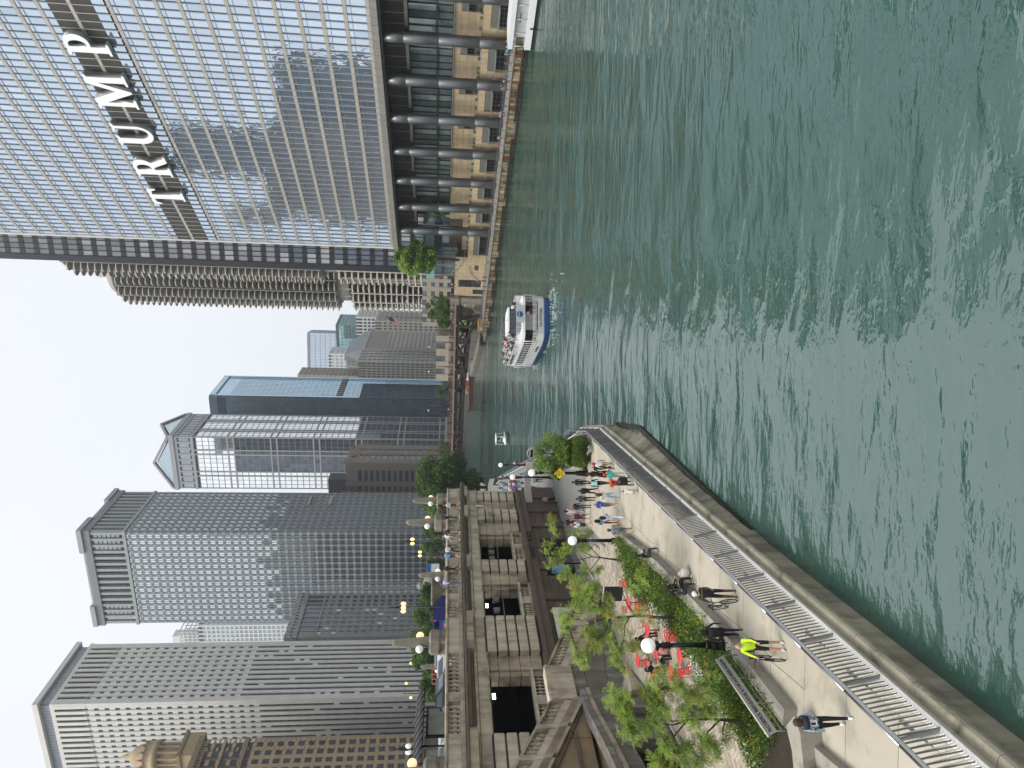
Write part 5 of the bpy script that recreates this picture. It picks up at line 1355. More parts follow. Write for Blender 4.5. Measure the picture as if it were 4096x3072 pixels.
tabs = [(2722, 2536, 'red round table standing alone nearest the big lamp pole on its left'), (2679, 2620, 'red round table in front of the couple in black'), (2778, 2625, 'red round table nearest the promenade planting, behind the lamp pole'), (2664, 2695, 'red round table nearest the grey paving strip'), (2740, 2690, 'red round table hidden under the near locust tree'), (2640, 2520, 'red round table in the middle of the cluster'), (2600, 2440, 'red round table behind the locust trunk'), (2560, 2410, 'red round table beside the dark menu board'), (2550, 2330, 'red round table farthest from the camera'), (2600, 2640, 'red round table next to the drain kerb')]
chl = ['nearest the lamp pole', 'facing the planting bed', 'turned away from the river', 'tucked in on the left', 'with its back to the kerb', 'under the locust branches', 'beside the couple in black', 'half hidden by foliage', 'behind the locust trunk', 'by the menu board', 'standing apart in the middle', 'close to the drain kerb', 'nearest the stairs', 'at the far end of the cluster', 'turned towards the wall', 'in the front row', 'in the second row', 'with its seat towards the camera', 'next to the white flowers', 'askew beside its table']
ci = 0
for i, (X, Y, lb) in enumerate(tabs):
    q = at(X, Y); mk_table(q, 0, lb)
    for k in range(2):
        a = random.uniform(0, 360); r = .72
        x, y = q[0]+r*sin(radians(a+k*150)), q[1]+r*cos(radians(a+k*150))
        mk_chair((x, y, 1.25), (a+k*150+180) % 360, 'red folding slatted chair '+chl[ci % len(chl)]); ci += 1
# menu board
q = at(2515, 2375)
T = thing('menu_board', 'black menu board with rows of white writing standing in the planting', 'board', (q[0], q[1], 1.25), 15)
MB().bb(-.5, .5, -.03, .03, .4, 1.6).build('panel', kk, T); MB().bb(-.54, .54, -.045, .045, 1.6, 1.66).build('frame', M('frame_white', 'b5b5ae'), T); MB().bb(-.54, .54, -.045, .045, .34, .4).build('frame', M('frame_white', ''), T)
for s in (-.45, .45): MB().bb(s-.03, s+.03, -.03, .03, 0, .4).build('leg', kk, T)
# map kiosks
def kiosk(X, Y, label, z0=1.25, w_=1.15, h=2.6, az=25):
    q = at(X, Y, z0); T = thing('information_kiosk', label, 'kiosk', q, az)
    MB().bb(-w_/2, w_/2, -.12, .12, 0, h).build('body', M('kiosk_grey', 'a7a8a6', rough=.5), T)
    MB().bb(-w_/2+.12, w_/2-.12, -.15, -.12, .75, h-.35).build('map_panel', M('map_blue', '8fb0c8', rough=.3, var=.25, scale=4), T)
    MB().bb(-w_/2+.5, w_/2-.15, -.16, -.15, .9, 1.7).build('map_inset', M('map_blue_dark', '4e7aa6', rough=.3, var=.3, scale=6), T)
    MB().bb(-w_/2+.12, w_/2-.12, -.15, -.12, h-.3, h-.05).build('header', kk, T)
    mb = MB(); mb.tube([(-w_/2, 0, h), (-w_/4, 0, h+.2), (0, 0, h+.27), (w_/4, 0, h+.2), (w_/2, 0, h)], .05, 6); mb.build('arched_top', M('kiosk_white', 'b9bab7'), T)
    text('RIVERWALK', .12, .003, M('kiosk_text', 'e5e5e0'), T, (0, -.13, .35), (radians(90), 0, 0))
kiosk(2219, 2031, 'grey riverwalk map kiosk with blue map against the viaduct corner')
kiosk(2216, 1812, 'smaller map kiosk far away beside the shrubs', w_=1.2)
# arched fabric banners across the walk
for (X, Y0, Y1, lb) in ((2110, 1835, 2000, 'curved pale grey banner arch spanning the riverwalk entrance'), (1962, 1905, 1972, 'second farther banner arch over the crowded walk')):
    a = at(2235 if X > 2000 else 2075, Y0+10); L = (Y1-Y0)/2800*a[1]*1.02
    T = thing('banner_arch', lb, 'banner', (a[0], a[1], 1.25), 0)
    zt = aty(X, Y0, a[1])[2]-1.25
    cl = M('banner_cloth', '9fa09b', rough=.8, var=.08); n = 10
    vs = []; 
    for k in range(n+1):
        t = k/n; zz = zt+.25*sin(pi*t); vs += [(-L*t, -.02, zz-.62), (-L*t, -.02, zz), (-L*t, .02, zz-.62), (-L*t, .02, zz)]
    fs = []
    for k in range(n): o = k*4; fs += [(o, o+4, o+5, o+1), (o+2, o+3, o+7, o+6), (o+1, o+5, o+7, o+3), (o, o+2, o+6, o+4)]
    MB().add(vs, fs).build('banner', cl, T)
    for u in (0, .62): MB().tube([(-L*k/10, 0, zt+.02-u+.25*sin(pi*k/10)) for k in range(11)], .04, 5).build('tube', M('kiosk_white', ''), T)
    for k in (0, 1): MB().tube([(-L*k, 0, 0), (-L*k, 0, zt)], .05, 6).build('post', steel_dark, T)
# bin, blue board on post, wall art panel
q = at(2155, 1985); T = thing('litter_bin', 'round blue litter bin on the riverwalk by the viaduct corner', 'bin', (q[0], q[1], 1.25), 0)
bl = M('bin_blue', '3d78b0', rough=.5); MB().lathe([(.28, 0), (.33, .85), (.35, .88), (.3, .9)], n=16).build('body', bl, T); MB().lathe([(.3, .9), (.24, .93), (.05, .95)], n=16).build('lid', kk, T)
q = at(2320, 2270); T = thing('notice_board', 'bright blue framed notice hanging from a black post under the locust leaves', 'notice', (q[0], q[1], 1.25), 15)
MB().tube([(.4, 0, 0), (.4, 0, 3.4)], .06, 8).build('post', blk, T); MB().bb(-.55, .35, -.05, .05, .9, 2.5).build('board', bl, T); MB().bb(-.4, .2, -.07, -.05, 1.1, 2.1).build('poster', M('poster_blue', '7fa3c4', var=.3, scale=5), T); MB().bb(-.6, .4, -.09, .09, 2.45, 2.75).build('awning', kk, T)
T = thing('mural_panel', 'white panel with swirling black and yellow brushwork on the granite wall', 'mural', WL(-17.1, .02, 1.55), GRID)
MB().bb(-.02, .06, -2.3, 2.3, 0, 2.45).build('panel', M('mural_white', 'c6c6be', rough=.7, var=.06), T); MB().bb(-.03, .08, -2.4, 2.4, -.08, 0).build('frame', kk, T); MB().bb(-.03, .08, -2.4, 2.4, 2.45, 2.53).build('frame', kk, T)
cols_ = [kk, M('mural_yellow', 'c9ba62'), M('mural_grey', '8f9088')]
rr = random.Random(4)
for k in range(11):
    cx, cz, r0 = -.3+rr.uniform(-1.2, 1.2), 1.2+rr.uniform(-.5, .5), rr.uniform(.3, .85)
    a0 = rr.uniform(0, 6); pts_ = [(.075, cx+r0*cos(a0+t)*(1+.25*t/3), cz+.7*r0*sin(a0+t)) for t in np.linspace(0, rr.uniform(2.2, 4.5), 14)]
    pts_ = [(x, max(-2.2, min(2.2, y)), max(.05, min(2.4, z))) for x, y, z in pts_]
    MB().tube(pts_, [.02+.05*sin(pi*i/13)*(1.6 if k % 3 == 0 else 1) for i in range(14)], 4).build('brush_stroke', cols_[0 if k % 3 == 0 else 1 if k % 3 == 1 else 2], T)
# stone urn planter on the parapet, white CCTV bracket
q = WL(-12.2, -.2, 12.5); T = thing('stone_urn', 'wide stone urn planter standing on the viaduct parapet', 'urn', q, 0)
MB().lathe([(.35, 0), (.3, .1), (.22, .25), (.3, .4), (.8, .85), (1.05, 1.1), (1.12, 1.15), (1.12, 1.28), (1.0, 1.3)], n=20).build('bowl', obel, T)
MB().bb(-.5, .5, -.5, .5, -.02, .05).build('foot', obel, T)
q = WL(2.0, -1.5, UPZ); T = thing('stone_urn', 'stone urn planter between two obelisks at the right end of the parapet', 'urn', (q[0], q[1], UPZ+.9), 0)
MB().lathe([(.35, 0), (.3, .1), (.22, .25), (.3, .4), (.8, .85), (1.05, 1.1), (1.12, 1.28), (1.0, 1.3)], n=20).build('bowl', obel, T)
q = WL(-1.0, .55, 8.4); T = thing('camera_bracket', 'white pole bracket with a box fixed to the rusticated pier', 'bracket', q, GRID)
wht = M('white_paint', 'c4c4c0', rough=.4)
MB().tube([(0, 0, 0), (.5, 0, .2), (.9, 0, .5), (.95, 0, 1.3)], .05, 6).build('arm', wht, T); MB().bb(-.05, .25, -.12, .12, -.55, .0).build('box', M('panel_grey', '8f908d'), T)
# ================================================================== upper street
def street_lamp(X, Y, y, label, n=2, dark_globe=False):
    top = aty(X, Y, y); x = top[0]; h = top[2]-UPZ
    T = thing('street_lamp', label, 'street lamp', (x, y, UPZ), 0, 'double globe lamps on the upper drive')
    k = y/120
    MB().lathe([(.3, 0), (.3, .5), (.14, 1), (.11, h-.2)], n=8).build('pole', blk, T)
    MB().lathe([(.1, h-.3), (.35, h+.2), (.12, h+.6), (.25, h+.9), (.08, h+1.4), (.12, h+1.8), (.02, h+2.6)], n=8).build('finial', blk, T)
    MB().tube([(-.6, 0, h+.7), (-.45, 0, h+.3), (0, 0, h+.5), (.45, 0, h+.3), (.6, 0, h+.7)], .07, 5).build('arm', blk, T)
    for s in ((-.42, .42) if n == 2 else (-.6, 0, .6)): MB().ball((s, -.1, h), .34, 10, sz=1.25).build('globe', GLOBE_Y if not dark_globe else globe_m, T)
GLOBE_Y = M('globe_amber', (1., .66, .28), rough=.3, emit=.95, var=0)
for (X, Y, y, lb, n) in ((1614, 2429, 113, 'tallest ornate black lamp with three globes left of the bus', 3), (1650, 2165, 140, 'ornate lamp with amber globes near the right end of the parapet', 2), (1680, 2215, 160, 'ornate lamp with amber globes just left of the taller one', 2), (1694, 2380, 190, 'ornate amber lamp before the street trees right of the three globe lamp', 2), (1713, 2493, 215, 'small amber lamp above the bus roof', 2), (1723, 2680, 230, 'small amber lamp above the orange figures', 2), (1634, 2995, 95, 'ornate lamp with white globes above the bus shelter', 2), (1699, 2440, 200, 'faint lamp with pale globes among the street trees', 2)):
    street_lamp(X, Y, y, lb, n, 'white globes' in lb or 'pale' in lb)
for (X, Y, y, lb) in ((1640, 2690, 170, 'slim black mast lamp in front of the pale stone tower'), (1622, 2775, 150, 'slim black mast arm lamp beside the first one'), (1640, 2835, 140, 'slim black mast arm lamp nearest the bus shelter')):
    top = aty(X, Y, y); T = thing('mast_lamp', lb, 'street lamp', (top[0], y, UPZ), 0); h = top[2]-UPZ
    MB().tube([(0, 0, 0), (0, 0, h+.6)], [.14, .08], 6).build('pole', blk, T); MB().tube([(0, 0, h), (1.2, 0, h+.2), (2.2, 0, h)], .05, 5).build('arm', blk, T); MB().lathe([(.15, .35), (.3, .1), (.26, -.1), (.1, -.2)], (2.2, 0, h-.2), 8).build('lantern', GLOBE_Y, T)
# bus
q = aty(1790, 2504, 138); T = thing('city_bus', 'city bus seen from behind with blue violet and green advert', 'bus', (q[0], 138, UPZ), 8)
MB().bb(-1.3, 1.3, 0, 11, .45, 3.05).build('body', M('bus_violet', '2c2f7a', rough=.3, var=.5, scale=.8), T)
MB().bb(-1.05, 1.05, -.03, 0, 1.9, 2.75).build('rear_window', M('bus_glass', '1a1420', rough=.1, var=.3), T); MB().bb(-1.25, 1.25, -.02, 0, .5, 1.1).build('lower_panel', M('bus_green', '2d6a58', rough=.4, var=.4, scale=1.5), T)
for s in (-1, 1):
    MB().bb(s*1.1-.1, s*1.1+.1, -.04, 0, 2.6, 2.75).build('tail_light', M('tail_red', (.8, .03, .02), emit=1.2, var=0), T)
    for y in (1.8, 8): MB().tube([(s*1.32, y, .45), (s*.95, y, .45)], .45, 12).build('wheel', blk, T)
def car(X, Y, y, label, col, az, L=4.7, Wd=1.85, Ht=1.6, cat='car', z=UPZ):
    x = aty(1780, Y, y)[0]; T = thing('parked_car' if cat == 'car' else cat, label, cat, (x, y, z), az, 'vehicles on the upper drive')
    m = M('paint_'+col, col, rough=.25, metal=.3, var=.02)
    prof = [(-L/2, .35), (-L/2, .8), (-L*.44, .98), (-L*.3, Ht*.64), (-L*.2, Ht), (L*.22, Ht), (L*.40, Ht*.66), (L/2, Ht*.6), (L/2, .35)]
    v = [(-Wd/2, y_, z_) for y_, z_ in prof]+[(Wd/2, y_, z_) for y_, z_ in prof]; n = len(prof)
    MB().add(v, [tuple(range(n)), tuple(range(n, 2*n))[::-1]]+[(i, i+n, (i+1) % n+n, (i+1) % n) for i in range(n)]).build('body', m, T)
    for s in (-1, 1):
        MB().add([(s*(Wd/2+.01), a, b) for a, b in ((-L*.27, Ht*.66), (-L*.18, Ht*.93), (L*.2, Ht*.93), (L*.34, Ht*.68))], [(0, 1, 2, 3)]).build('side_window', glass_dark, T)
        for w_ in (-L*.31, L*.31): MB().tube([(s*(Wd/2+.02), w_, .34), (s*(Wd/2-.2), w_, .34)], .34, 12).build('wheel', blk, T)
    MB().add([(-Wd*.42, -L*.3-.02, Ht*.66), (Wd*.42, -L*.3-.02, Ht*.66), (Wd*.38, -L*.21, Ht*.95), (-Wd*.38, -L*.21, Ht*.95)], [(0, 1, 2, 3)]).build('rear_window', glass_dark, T)
    MB().add([(-Wd*.42, L*.40+.02, Ht*.68), (Wd*.42, L*.40+.02, Ht*.68), (Wd*.38, L*.24, Ht*.95), (-Wd*.38, L*.24, Ht*.95)], [(3, 2, 1, 0)]).build('windscreen', glass_dark, T)
car(0, 2790, 62, 'dark grey sport utility vehicle behind the balusters left of the long pier', '2b2d30', 110, Ht=1.95, L=5)
car(0, 2655, 78, 'white pickup truck parked beside the red scaffolding', 'c4c6c8', 110, Ht=1.9, L=5.4)
car(0, 2620, 92, 'silver van with ladder rack behind the obelisk', '9a9c9e', 110, Ht=2.3, L=5)
car(0, 3010, 70, 'white sedan behind the bus shelter', 'bcbdbf', 100)
# bus shelter
q = WL(-25.6, -3.0, UPZ); T = thing('bus_shelter', 'bus shelter with curved black ribbed roof and glass walls behind the parapet', 'bus shelter', q, GRID)
vs = []; fs = []; n = 8; L0, L1 = -4.1, 4.1
for k in range(n+1):
    t = k/n; x = -1.1+2.6*t; z = 2.45+.75*sin(pi*(.15+.75*t)); vs += [(x, L0, z), (x, L1, z), (x, L0, z-.06), (x, L1, z-.06)]
for k in range(n): o = k*4; fs += [(o, o+4, o+5, o+1), (o+2, o+3, o+7, o+6), (o, o+2, o+6, o+4), (o+1, o+5, o+7, o+3)]
MB().add(vs, fs).build('roof', blk, T)
for k in range(14):
    y = L0+k*(L1-L0)/13; MB().tube([(-1.1+2.6*t, y, 2.49+.75*sin(pi*(.15+.75*t))) for t in np.linspace(0, 1, 7)], .05, 4).build('roof_rib', M('rib_grey', '3f4143', rough=.4, metal=.4), T)
for y in (L0+.2, 1.2, L1-.2): MB().tube([(-.9, y, 0), (-.9, y, 2.7)], .07, 6).build('post', blk, T)
MB().bb(-.4, -.36, 1.4, 4.1, .5, 2.5).build('poster_frame', blk, T); MB().bb(-.3, -.26, 1.6, 3.9, .7, 2.35).build('poster', M('poster_grey', '8d9088', rough=.3, var=.3, scale=1.2), T)
sh_gl = M('shelter_glass', (.5, .56, .56), rough=.05, metal=.1, var=0); sh_gl.node_tree.nodes['Principled BSDF'].inputs['Alpha'].default_value = .35
for k in range(3): MB().bb(-.95, -.93, -3.8+k*1.7, -2.3+k*1.7, .4, 2.4).build('glass_panel', sh_gl, T)
# red scaffold, orange barrels, flags, domed kiosk, transit sign
q = aty(1780, 2700, 84); T = thing('scaffold_frame', 'red lattice frame standing on the street left of the wide pier', 'frame', (q[0], 84, UPZ), 20)
T.scale = (.8, .8, .75); rs = M('scaffold_red', '8d3a34', rough=.6)
for k in range(4): MB().tube([(k*.9-1.6, 0, 0), (k*.9-1.6, 0, 3.4)], .09, 4).build('upright', rs, T)
for z in (.8, 2.0, 3.3): MB().tube([(-1.7, 0, z), (2.2, 0, z)], .08, 4).build('crossbar', rs, T)
for i, (X, Y) in enumerate(((1783, 2706), (1783, 2722), (1775, 2500))):
    q = aty(X, Y, 90); T = thing('traffic_barrel', ['orange traffic barrel right of the teal box', 'orange traffic barrel beside the teal box', 'orange traffic barrel behind the bus'][i], 'traffic barrel', (q[0], 90, UPZ), 0, 'orange barrels on the street')
    MB().lathe([(.3, 0), (.26, .6), (.22, 1.1)], n=10).build('body', M('barrel_orange', 'c4572a'), T); MB().lathe([(.275, .45), (.265, .65)], n=10).build('stripe', wht, T)
q = aty(1785, 2735, 82); T = thing('utility_box', 'teal box with a white screen standing behind the balusters', 'box', (q[0], 82, UPZ), 20); MB().bb(-.7, .7, -.4, .4, 0, 1.9).build('body', M('teal_paint', '2e6f6c'), T); MB().bb(-.45, .45, -.43, -.4, .9, 1.7).build('screen', M('screen_pale', 'a8c2c6'), T)
q = aty(1700, 2328, 190); T = thing('domed_kiosk', 'grey ribbed dome of a stone kiosk among the street trees', 'kiosk', (q[0]-1, 190, UPZ), 0)
dm = M('dome_lead', '76766f', var=.15); MB().lathe([(4.4, 0), (4.4, 2.6), (4.8, 2.8), (4.8, 3.2)], n=16, smooth=False).build('drum', dm, T); MB().lathe([(4.4, 3.2), (3.8, 4.8), (2.4, 6.0), (1.2, 6.5), (1.2, 7.2), (.8, 7.8), (.1, 8.2)], n=16, smooth=False).build('dome', dm, T)
q = aty(1790, 2276, 120); T = thing('transit_sign', 'blue and white transit sign on a pole behind the urn', 'sign', (q[0], 120, UPZ), 0)
MB().tube([(0, .1, 0), (0, .1, 3.6)], .06, 5).build('pole', blk, T); MB().bb(-.9, .9, 0, .08, 2.0, 3.4).build('panel', M('panel_pale', 'a9b2b6'), T); MB().bb(-.9, .9, -.02, .1, 3.4, 3.9).build('header', M('header_blue', '23498a'), T)
def flag(base, h, w_, label, mat, az=0, droop=.3):
    T = thing('flagpole', label, 'flag', base, az)
    MB().tube([(0, 0, 0), (0, 0, h)], [.14, .06], 6).build('pole', M('pole_steel', '5a5c5c', metal=.5), T)
    s = [M('flag_red', '7d2a2c'), M('flag_white', 'b9b2ac'), M('flag_blue', '23294f')]
    mb = MB(); n = 13; m_ = 6
    for j in range(n):
        for i in range(m_):
            P = lambda i_, j_: (-.1-(w_*i_/m_)*.55, .12*sin(i_*1.7+j_*.2), h-.3-(w_*.6)*j_/n-w_*.45*i_/m_)
            mb.add([P(i, j+1), P(i+1, j+1), P(i+1, j), P(i, j)], [(0, 1, 2, 3)], 2 if (j < 7 and i < 3) else j % 2)
    mb.build('cloth', s, T)
flag(aty(1792, 1275, 236)[:2]+(10.35,), 22.5, 5, 'tall flagpole with limp red white and blue flag left of the round towers', None)
flag((*WL(-23.5, -30), UPZ), 9, 3.2, 'short flagpole with striped flag in front of the pale stone tower', None)
for i, (X, Y, y, h) in enumerate(((1790, 1100, 200, 14), (1790, 1150, 200, 13), (1790, 1060, 190, 12))):
    q = aty(X, Y, y); T = thing('flagpole', ['bare white flagpole in front of the round tower, rightmost', 'bare white flagpole in front of the round tower, left of its pair', 'bare white mast beside the black slab tower'][i], 'flagpole', (q[0], y, 10.3), 0); MB().tube([(0, 0, 0), (0, 0, h)], [.15, .07], 6).build('pole', M('pole_white', 'b9b5ac'), T)
# teal roofed pavilion beside the glass skyscraper
T = thing('glass_pavilion', 'small glass pavilion with pale teal roof at the foot of the glass skyscraper', 'pavilion', TL(6, 76, 10.3), az_T)
MB().bb(-2, 5, -7, 7, 0, 4.2).build('glass_wall', M('pavilion_glass', (.2, .24, .24), rough=.08, metal=.5, var=.3), T)
MB().bb(-2.6, 5.4, -7.6, 7.6, 4.2, 6.3).build('fascia', M('pavilion_fascia', '4e5457', metal=.3), T); MB().bb(-2.7, 5.5, -7.7, 7.7, 6.3, 8.6).build('roof_screen', M('pavilion_teal', '6fa199', rough=.3), T)
for k in range(9): MB().bb(-2.1, -1.9, -7+k*1.75-.05, -7+k*1.75+.05, 0, 4.2).build('mullion', M('pavilion_fascia', ''), T)
# ================================================================== vegetation
def leafmat(name, c, var=.35, scale=.8):
    m = M(name, c, rough=.6, var=var, scale=scale, rnd=0, spec=.25)
    nt = m.node_tree; b = nt.nodes['Principled BSDF']; out = [n for n in nt.nodes if n.type == 'OUTPUT_MATERIAL'][0]
    tr = nt.nodes.new('ShaderNodeBsdfTranslucent'); tr.inputs['Color'].default_value = (c[0]*1.5, c[1]*1.5, c[2]*.8, 1); mx_ = nt.nodes.new('ShaderNodeMixShader'); mx_.inputs[0].default_value = .35
    nt.links.new(b.outputs[0], mx_.inputs[1]); nt.links.new(tr.outputs[0], mx_.inputs[2]); nt.links.new(mx_.outputs[0], out.inputs[0]); return m
LG = leafmat('locust_leaf', (.27, .37, .085)); LG2 = leafmat('locust_leaf_dark', (.18, .27, .065)); LO = leafmat('locust_leaf_bronze', (.30, .27, .08))
DG = leafmat('maple_leaf', (.075, .13, .03)); DG2 = leafmat('maple_leaf_dark', (.045, .08, .022)); MG = leafmat('fresh_leaf', (.11, .19, .035)); SG = leafmat('street_leaf', (.075, .125, .05))
YF = M('yellow_flower', (.55, .46, .03), rough=.7, var=.2); WF = M('white_flower', (.75, .75, .68), rough=.7, var=.1)
bark = M('bark', '4a4038', rough=.95, var=.25, scale=6, bump=.4, bscale=20)
def leaves_mesh(name, C_, R_, n, size, mats, aspect=.5, droop=0., flat=.7, seed=1, probs=None, shell=.0):
    """n leaf quads scattered in ellipsoid clumps C_ (k,3) with radii R_ (k,3)"""
    r = np.random.default_rng(seed); C_ = np.array(C_, float); R_ = np.array(R_, float)
    vol = np.prod(R_, 1)**.7; k = r.choice(len(C_), n, p=vol/vol.sum())
    d = r.normal(size=(n, 3)); d /= np.linalg.norm(d, axis=1)[:, None]; rad = r.random(n)**(1/3.)
    if shell: rad = shell+(1-shell)*rad
    P = C_[k]+d*rad[:, None]*R_[k]
    a = r.normal(size=(n, 3)); a[:, 2] = a[:, 2]*flat-droop; a /= np.linalg.norm(a, axis=1)[:, None]
    b = r.normal(size=(n, 3)); b -= (b*a).sum(1)[:, None]*a; b /= np.linalg.norm(b, axis=1)[:, None]
    s = size*(.6+.8*r.random(n))[:, None]
    A = a*s; B = b*s*aspect
    V = np.stack([P, P+A*.5+B*.5, P+A, P+A*.5-B*.5], 1).reshape(-1, 3)
    me = bpy.data.meshes.new(name); me.vertices.add(4*n); me.vertices.foreach_set('co', V.astype(np.float32).ravel())
    me.loops.add(4*n); me.loops.foreach_set('vertex_index', np.arange(4*n, dtype=np.int32)); me.polygons.add(n); me.polygons.foreach_set('loop_start', np.arange(0, 4*n, 4, dtype=np.int32))
    cl = r.choice(len(mats), len(C_), p=probs)
    mi = np.where(r.random(n) < .65, cl[k], r.choice(len(mats), n, p=probs))
    me.polygons.foreach_set('material_index', mi.astype(np.int32)); me.update(calc_edges=True)
    for m in mats: me.materials.append(m)
    return me
def tree(name, label, base, h, cr, ch, n, size, mats, cat='tree', nclump=26, group=None, lean=(0, 0), seed=1, trunk=.2, probs=None, aspect=.5):
    T = thing(name, label, cat, base, 0, group); r = random.Random(seed)
    zc = h-ch
    Cs = []; Rs = []
    for i in range(nclump):
        t = r.uniform(0, 2*pi); u = r.random()**.5; z = r.uniform(-1, 1); k = sqrt(max(0, 1-z*z*.8))
        c = (lean[0]+cr*.78*u*k*cos(t), lean[1]+cr*.78*u*k*sin(t), zc+ch*.85*z); Cs.append(c); q = cr*r.uniform(.22, .40); Rs.append((q, q, q*.75))
    ob('crown', leaves_mesh('crown', Cs, Rs, n, size, mats, seed=seed, probs=probs, shell=.25, aspect=aspect), T)
    mb = MB().tube([(0, 0, -.2), (lean[0]*.2, lean[1]*.2, zc*.5), (lean[0]*.6, lean[1]*.6, zc), (lean[0], lean[1], zc+ch*.6)], [trunk, trunk*.75, trunk*.55, trunk*.15], 8); mb.build('trunk', bark, T)
    for c in Cs[::3]:
        MB().tube([(lean[0]*.5, lean[1]*.5, zc*.65+r.uniform(0, 1)), ((c[0]+lean[0]*.5)/2, (c[1]+lean[1]*.5)/2, (c[2]+zc)/2-.2), c], [trunk*.4, trunk*.25, trunk*.08], 5).build('limb', bark, T)
    return T
tree('shade_tree', 'large dark green tree standing at the right end of the stone viaduct', (-28.2, 190, 1.2), 18.5, 9.2, 7.8, 26000, .75, [DG, DG2, MG], probs=[.5, .38, .12], nclump=60, seed=3, trunk=.45)
q = aty(1700, 1045, 178); tree('shade_tree', 'bright green tree at the foot of the glass skyscraper', (*aty(1700, 1035, 188)[:2], 10.), 17., 4.6, 5.4, 12000, .7, [MG, DG, LG], nclump=46, seed=5, trunk=.35)
tree('shade_tree', 'green shrubby tree seen between the last steel columns', (*TL(4.2, 53.5), 12.6), 5.6, 2.6, 2.8, 3500, .4, [MG, DG], nclump=16, seed=6)
tree('street_tree', 'feathery street tree at the end of the iron bridge', (*aty(1790, 1235, 236)[:2], 10.3), 9.5, 5.2, 4.4, 5000, .6, [SG, MG], nclump=22, seed=8)
tree('street_tree', 'second pale street tree just left of the other by the iron bridge', (*aty(1790, 1280, 250)[:2], 10.3), 7.5, 4.0, 3.4, 3000, .6, [SG, MG], nclump=16, seed=9)
stl = [(2115, 170, 6.2, 'street tree behind the right hand obelisks'), (2190, 200, 6.8, 'street tree between the two amber lamps'), (2260, 215, 6, 'small street tree right of the domed kiosk'), (2385, 150, 6.3, 'street tree left of the domed kiosk'), (2440, 170, 8.2, 'taller street tree behind the three globe lamp'), (2480, 190, 8.4, 'street tree above the bus roof'), (2580, 120, 6.4, 'street tree beside the wide pier obelisk'), (2640, 140, 6.8, 'street tree before the pale stone tower, right one'), (2700, 130, 5.4, 'street tree above the orange barrels'), (2755, 115, 4.6, 'little street tree by the teal box'), (2560, 160, 8, 'street tree rising left of the wide pier obelisk'), (2330, 230, 7, 'far street tree between kiosk and bus')]
for i, (Y, y, h, lb) in enumerate(stl):
    q = aty(1790, Y, y); tree('street_tree', lb, (q[0], y, UPZ), h, h*.45, h*.40, 3500, .5, [SG, DG, MG], nclump=18, seed=20+i, group='trees along the upper drive', trunk=.15, probs=[.5, .35, .15])
# far bank greenery
for i, (X, Y, y) in enumerate(((1770, 1800, 380), (1765, 1560, 400), (1768, 1470, 420))):
    q = aty(1795, Y, y); tree('street_tree', ['distant tree beyond the left end of the iron bridge', 'distant low tree beyond the middle of the bridge', 'distant low tree beyond the barge'][i], (q[0], y, 8.6), 8, 6, 3.5, 1500, 1.0, [SG, DG], nclump=10, seed=50+i)
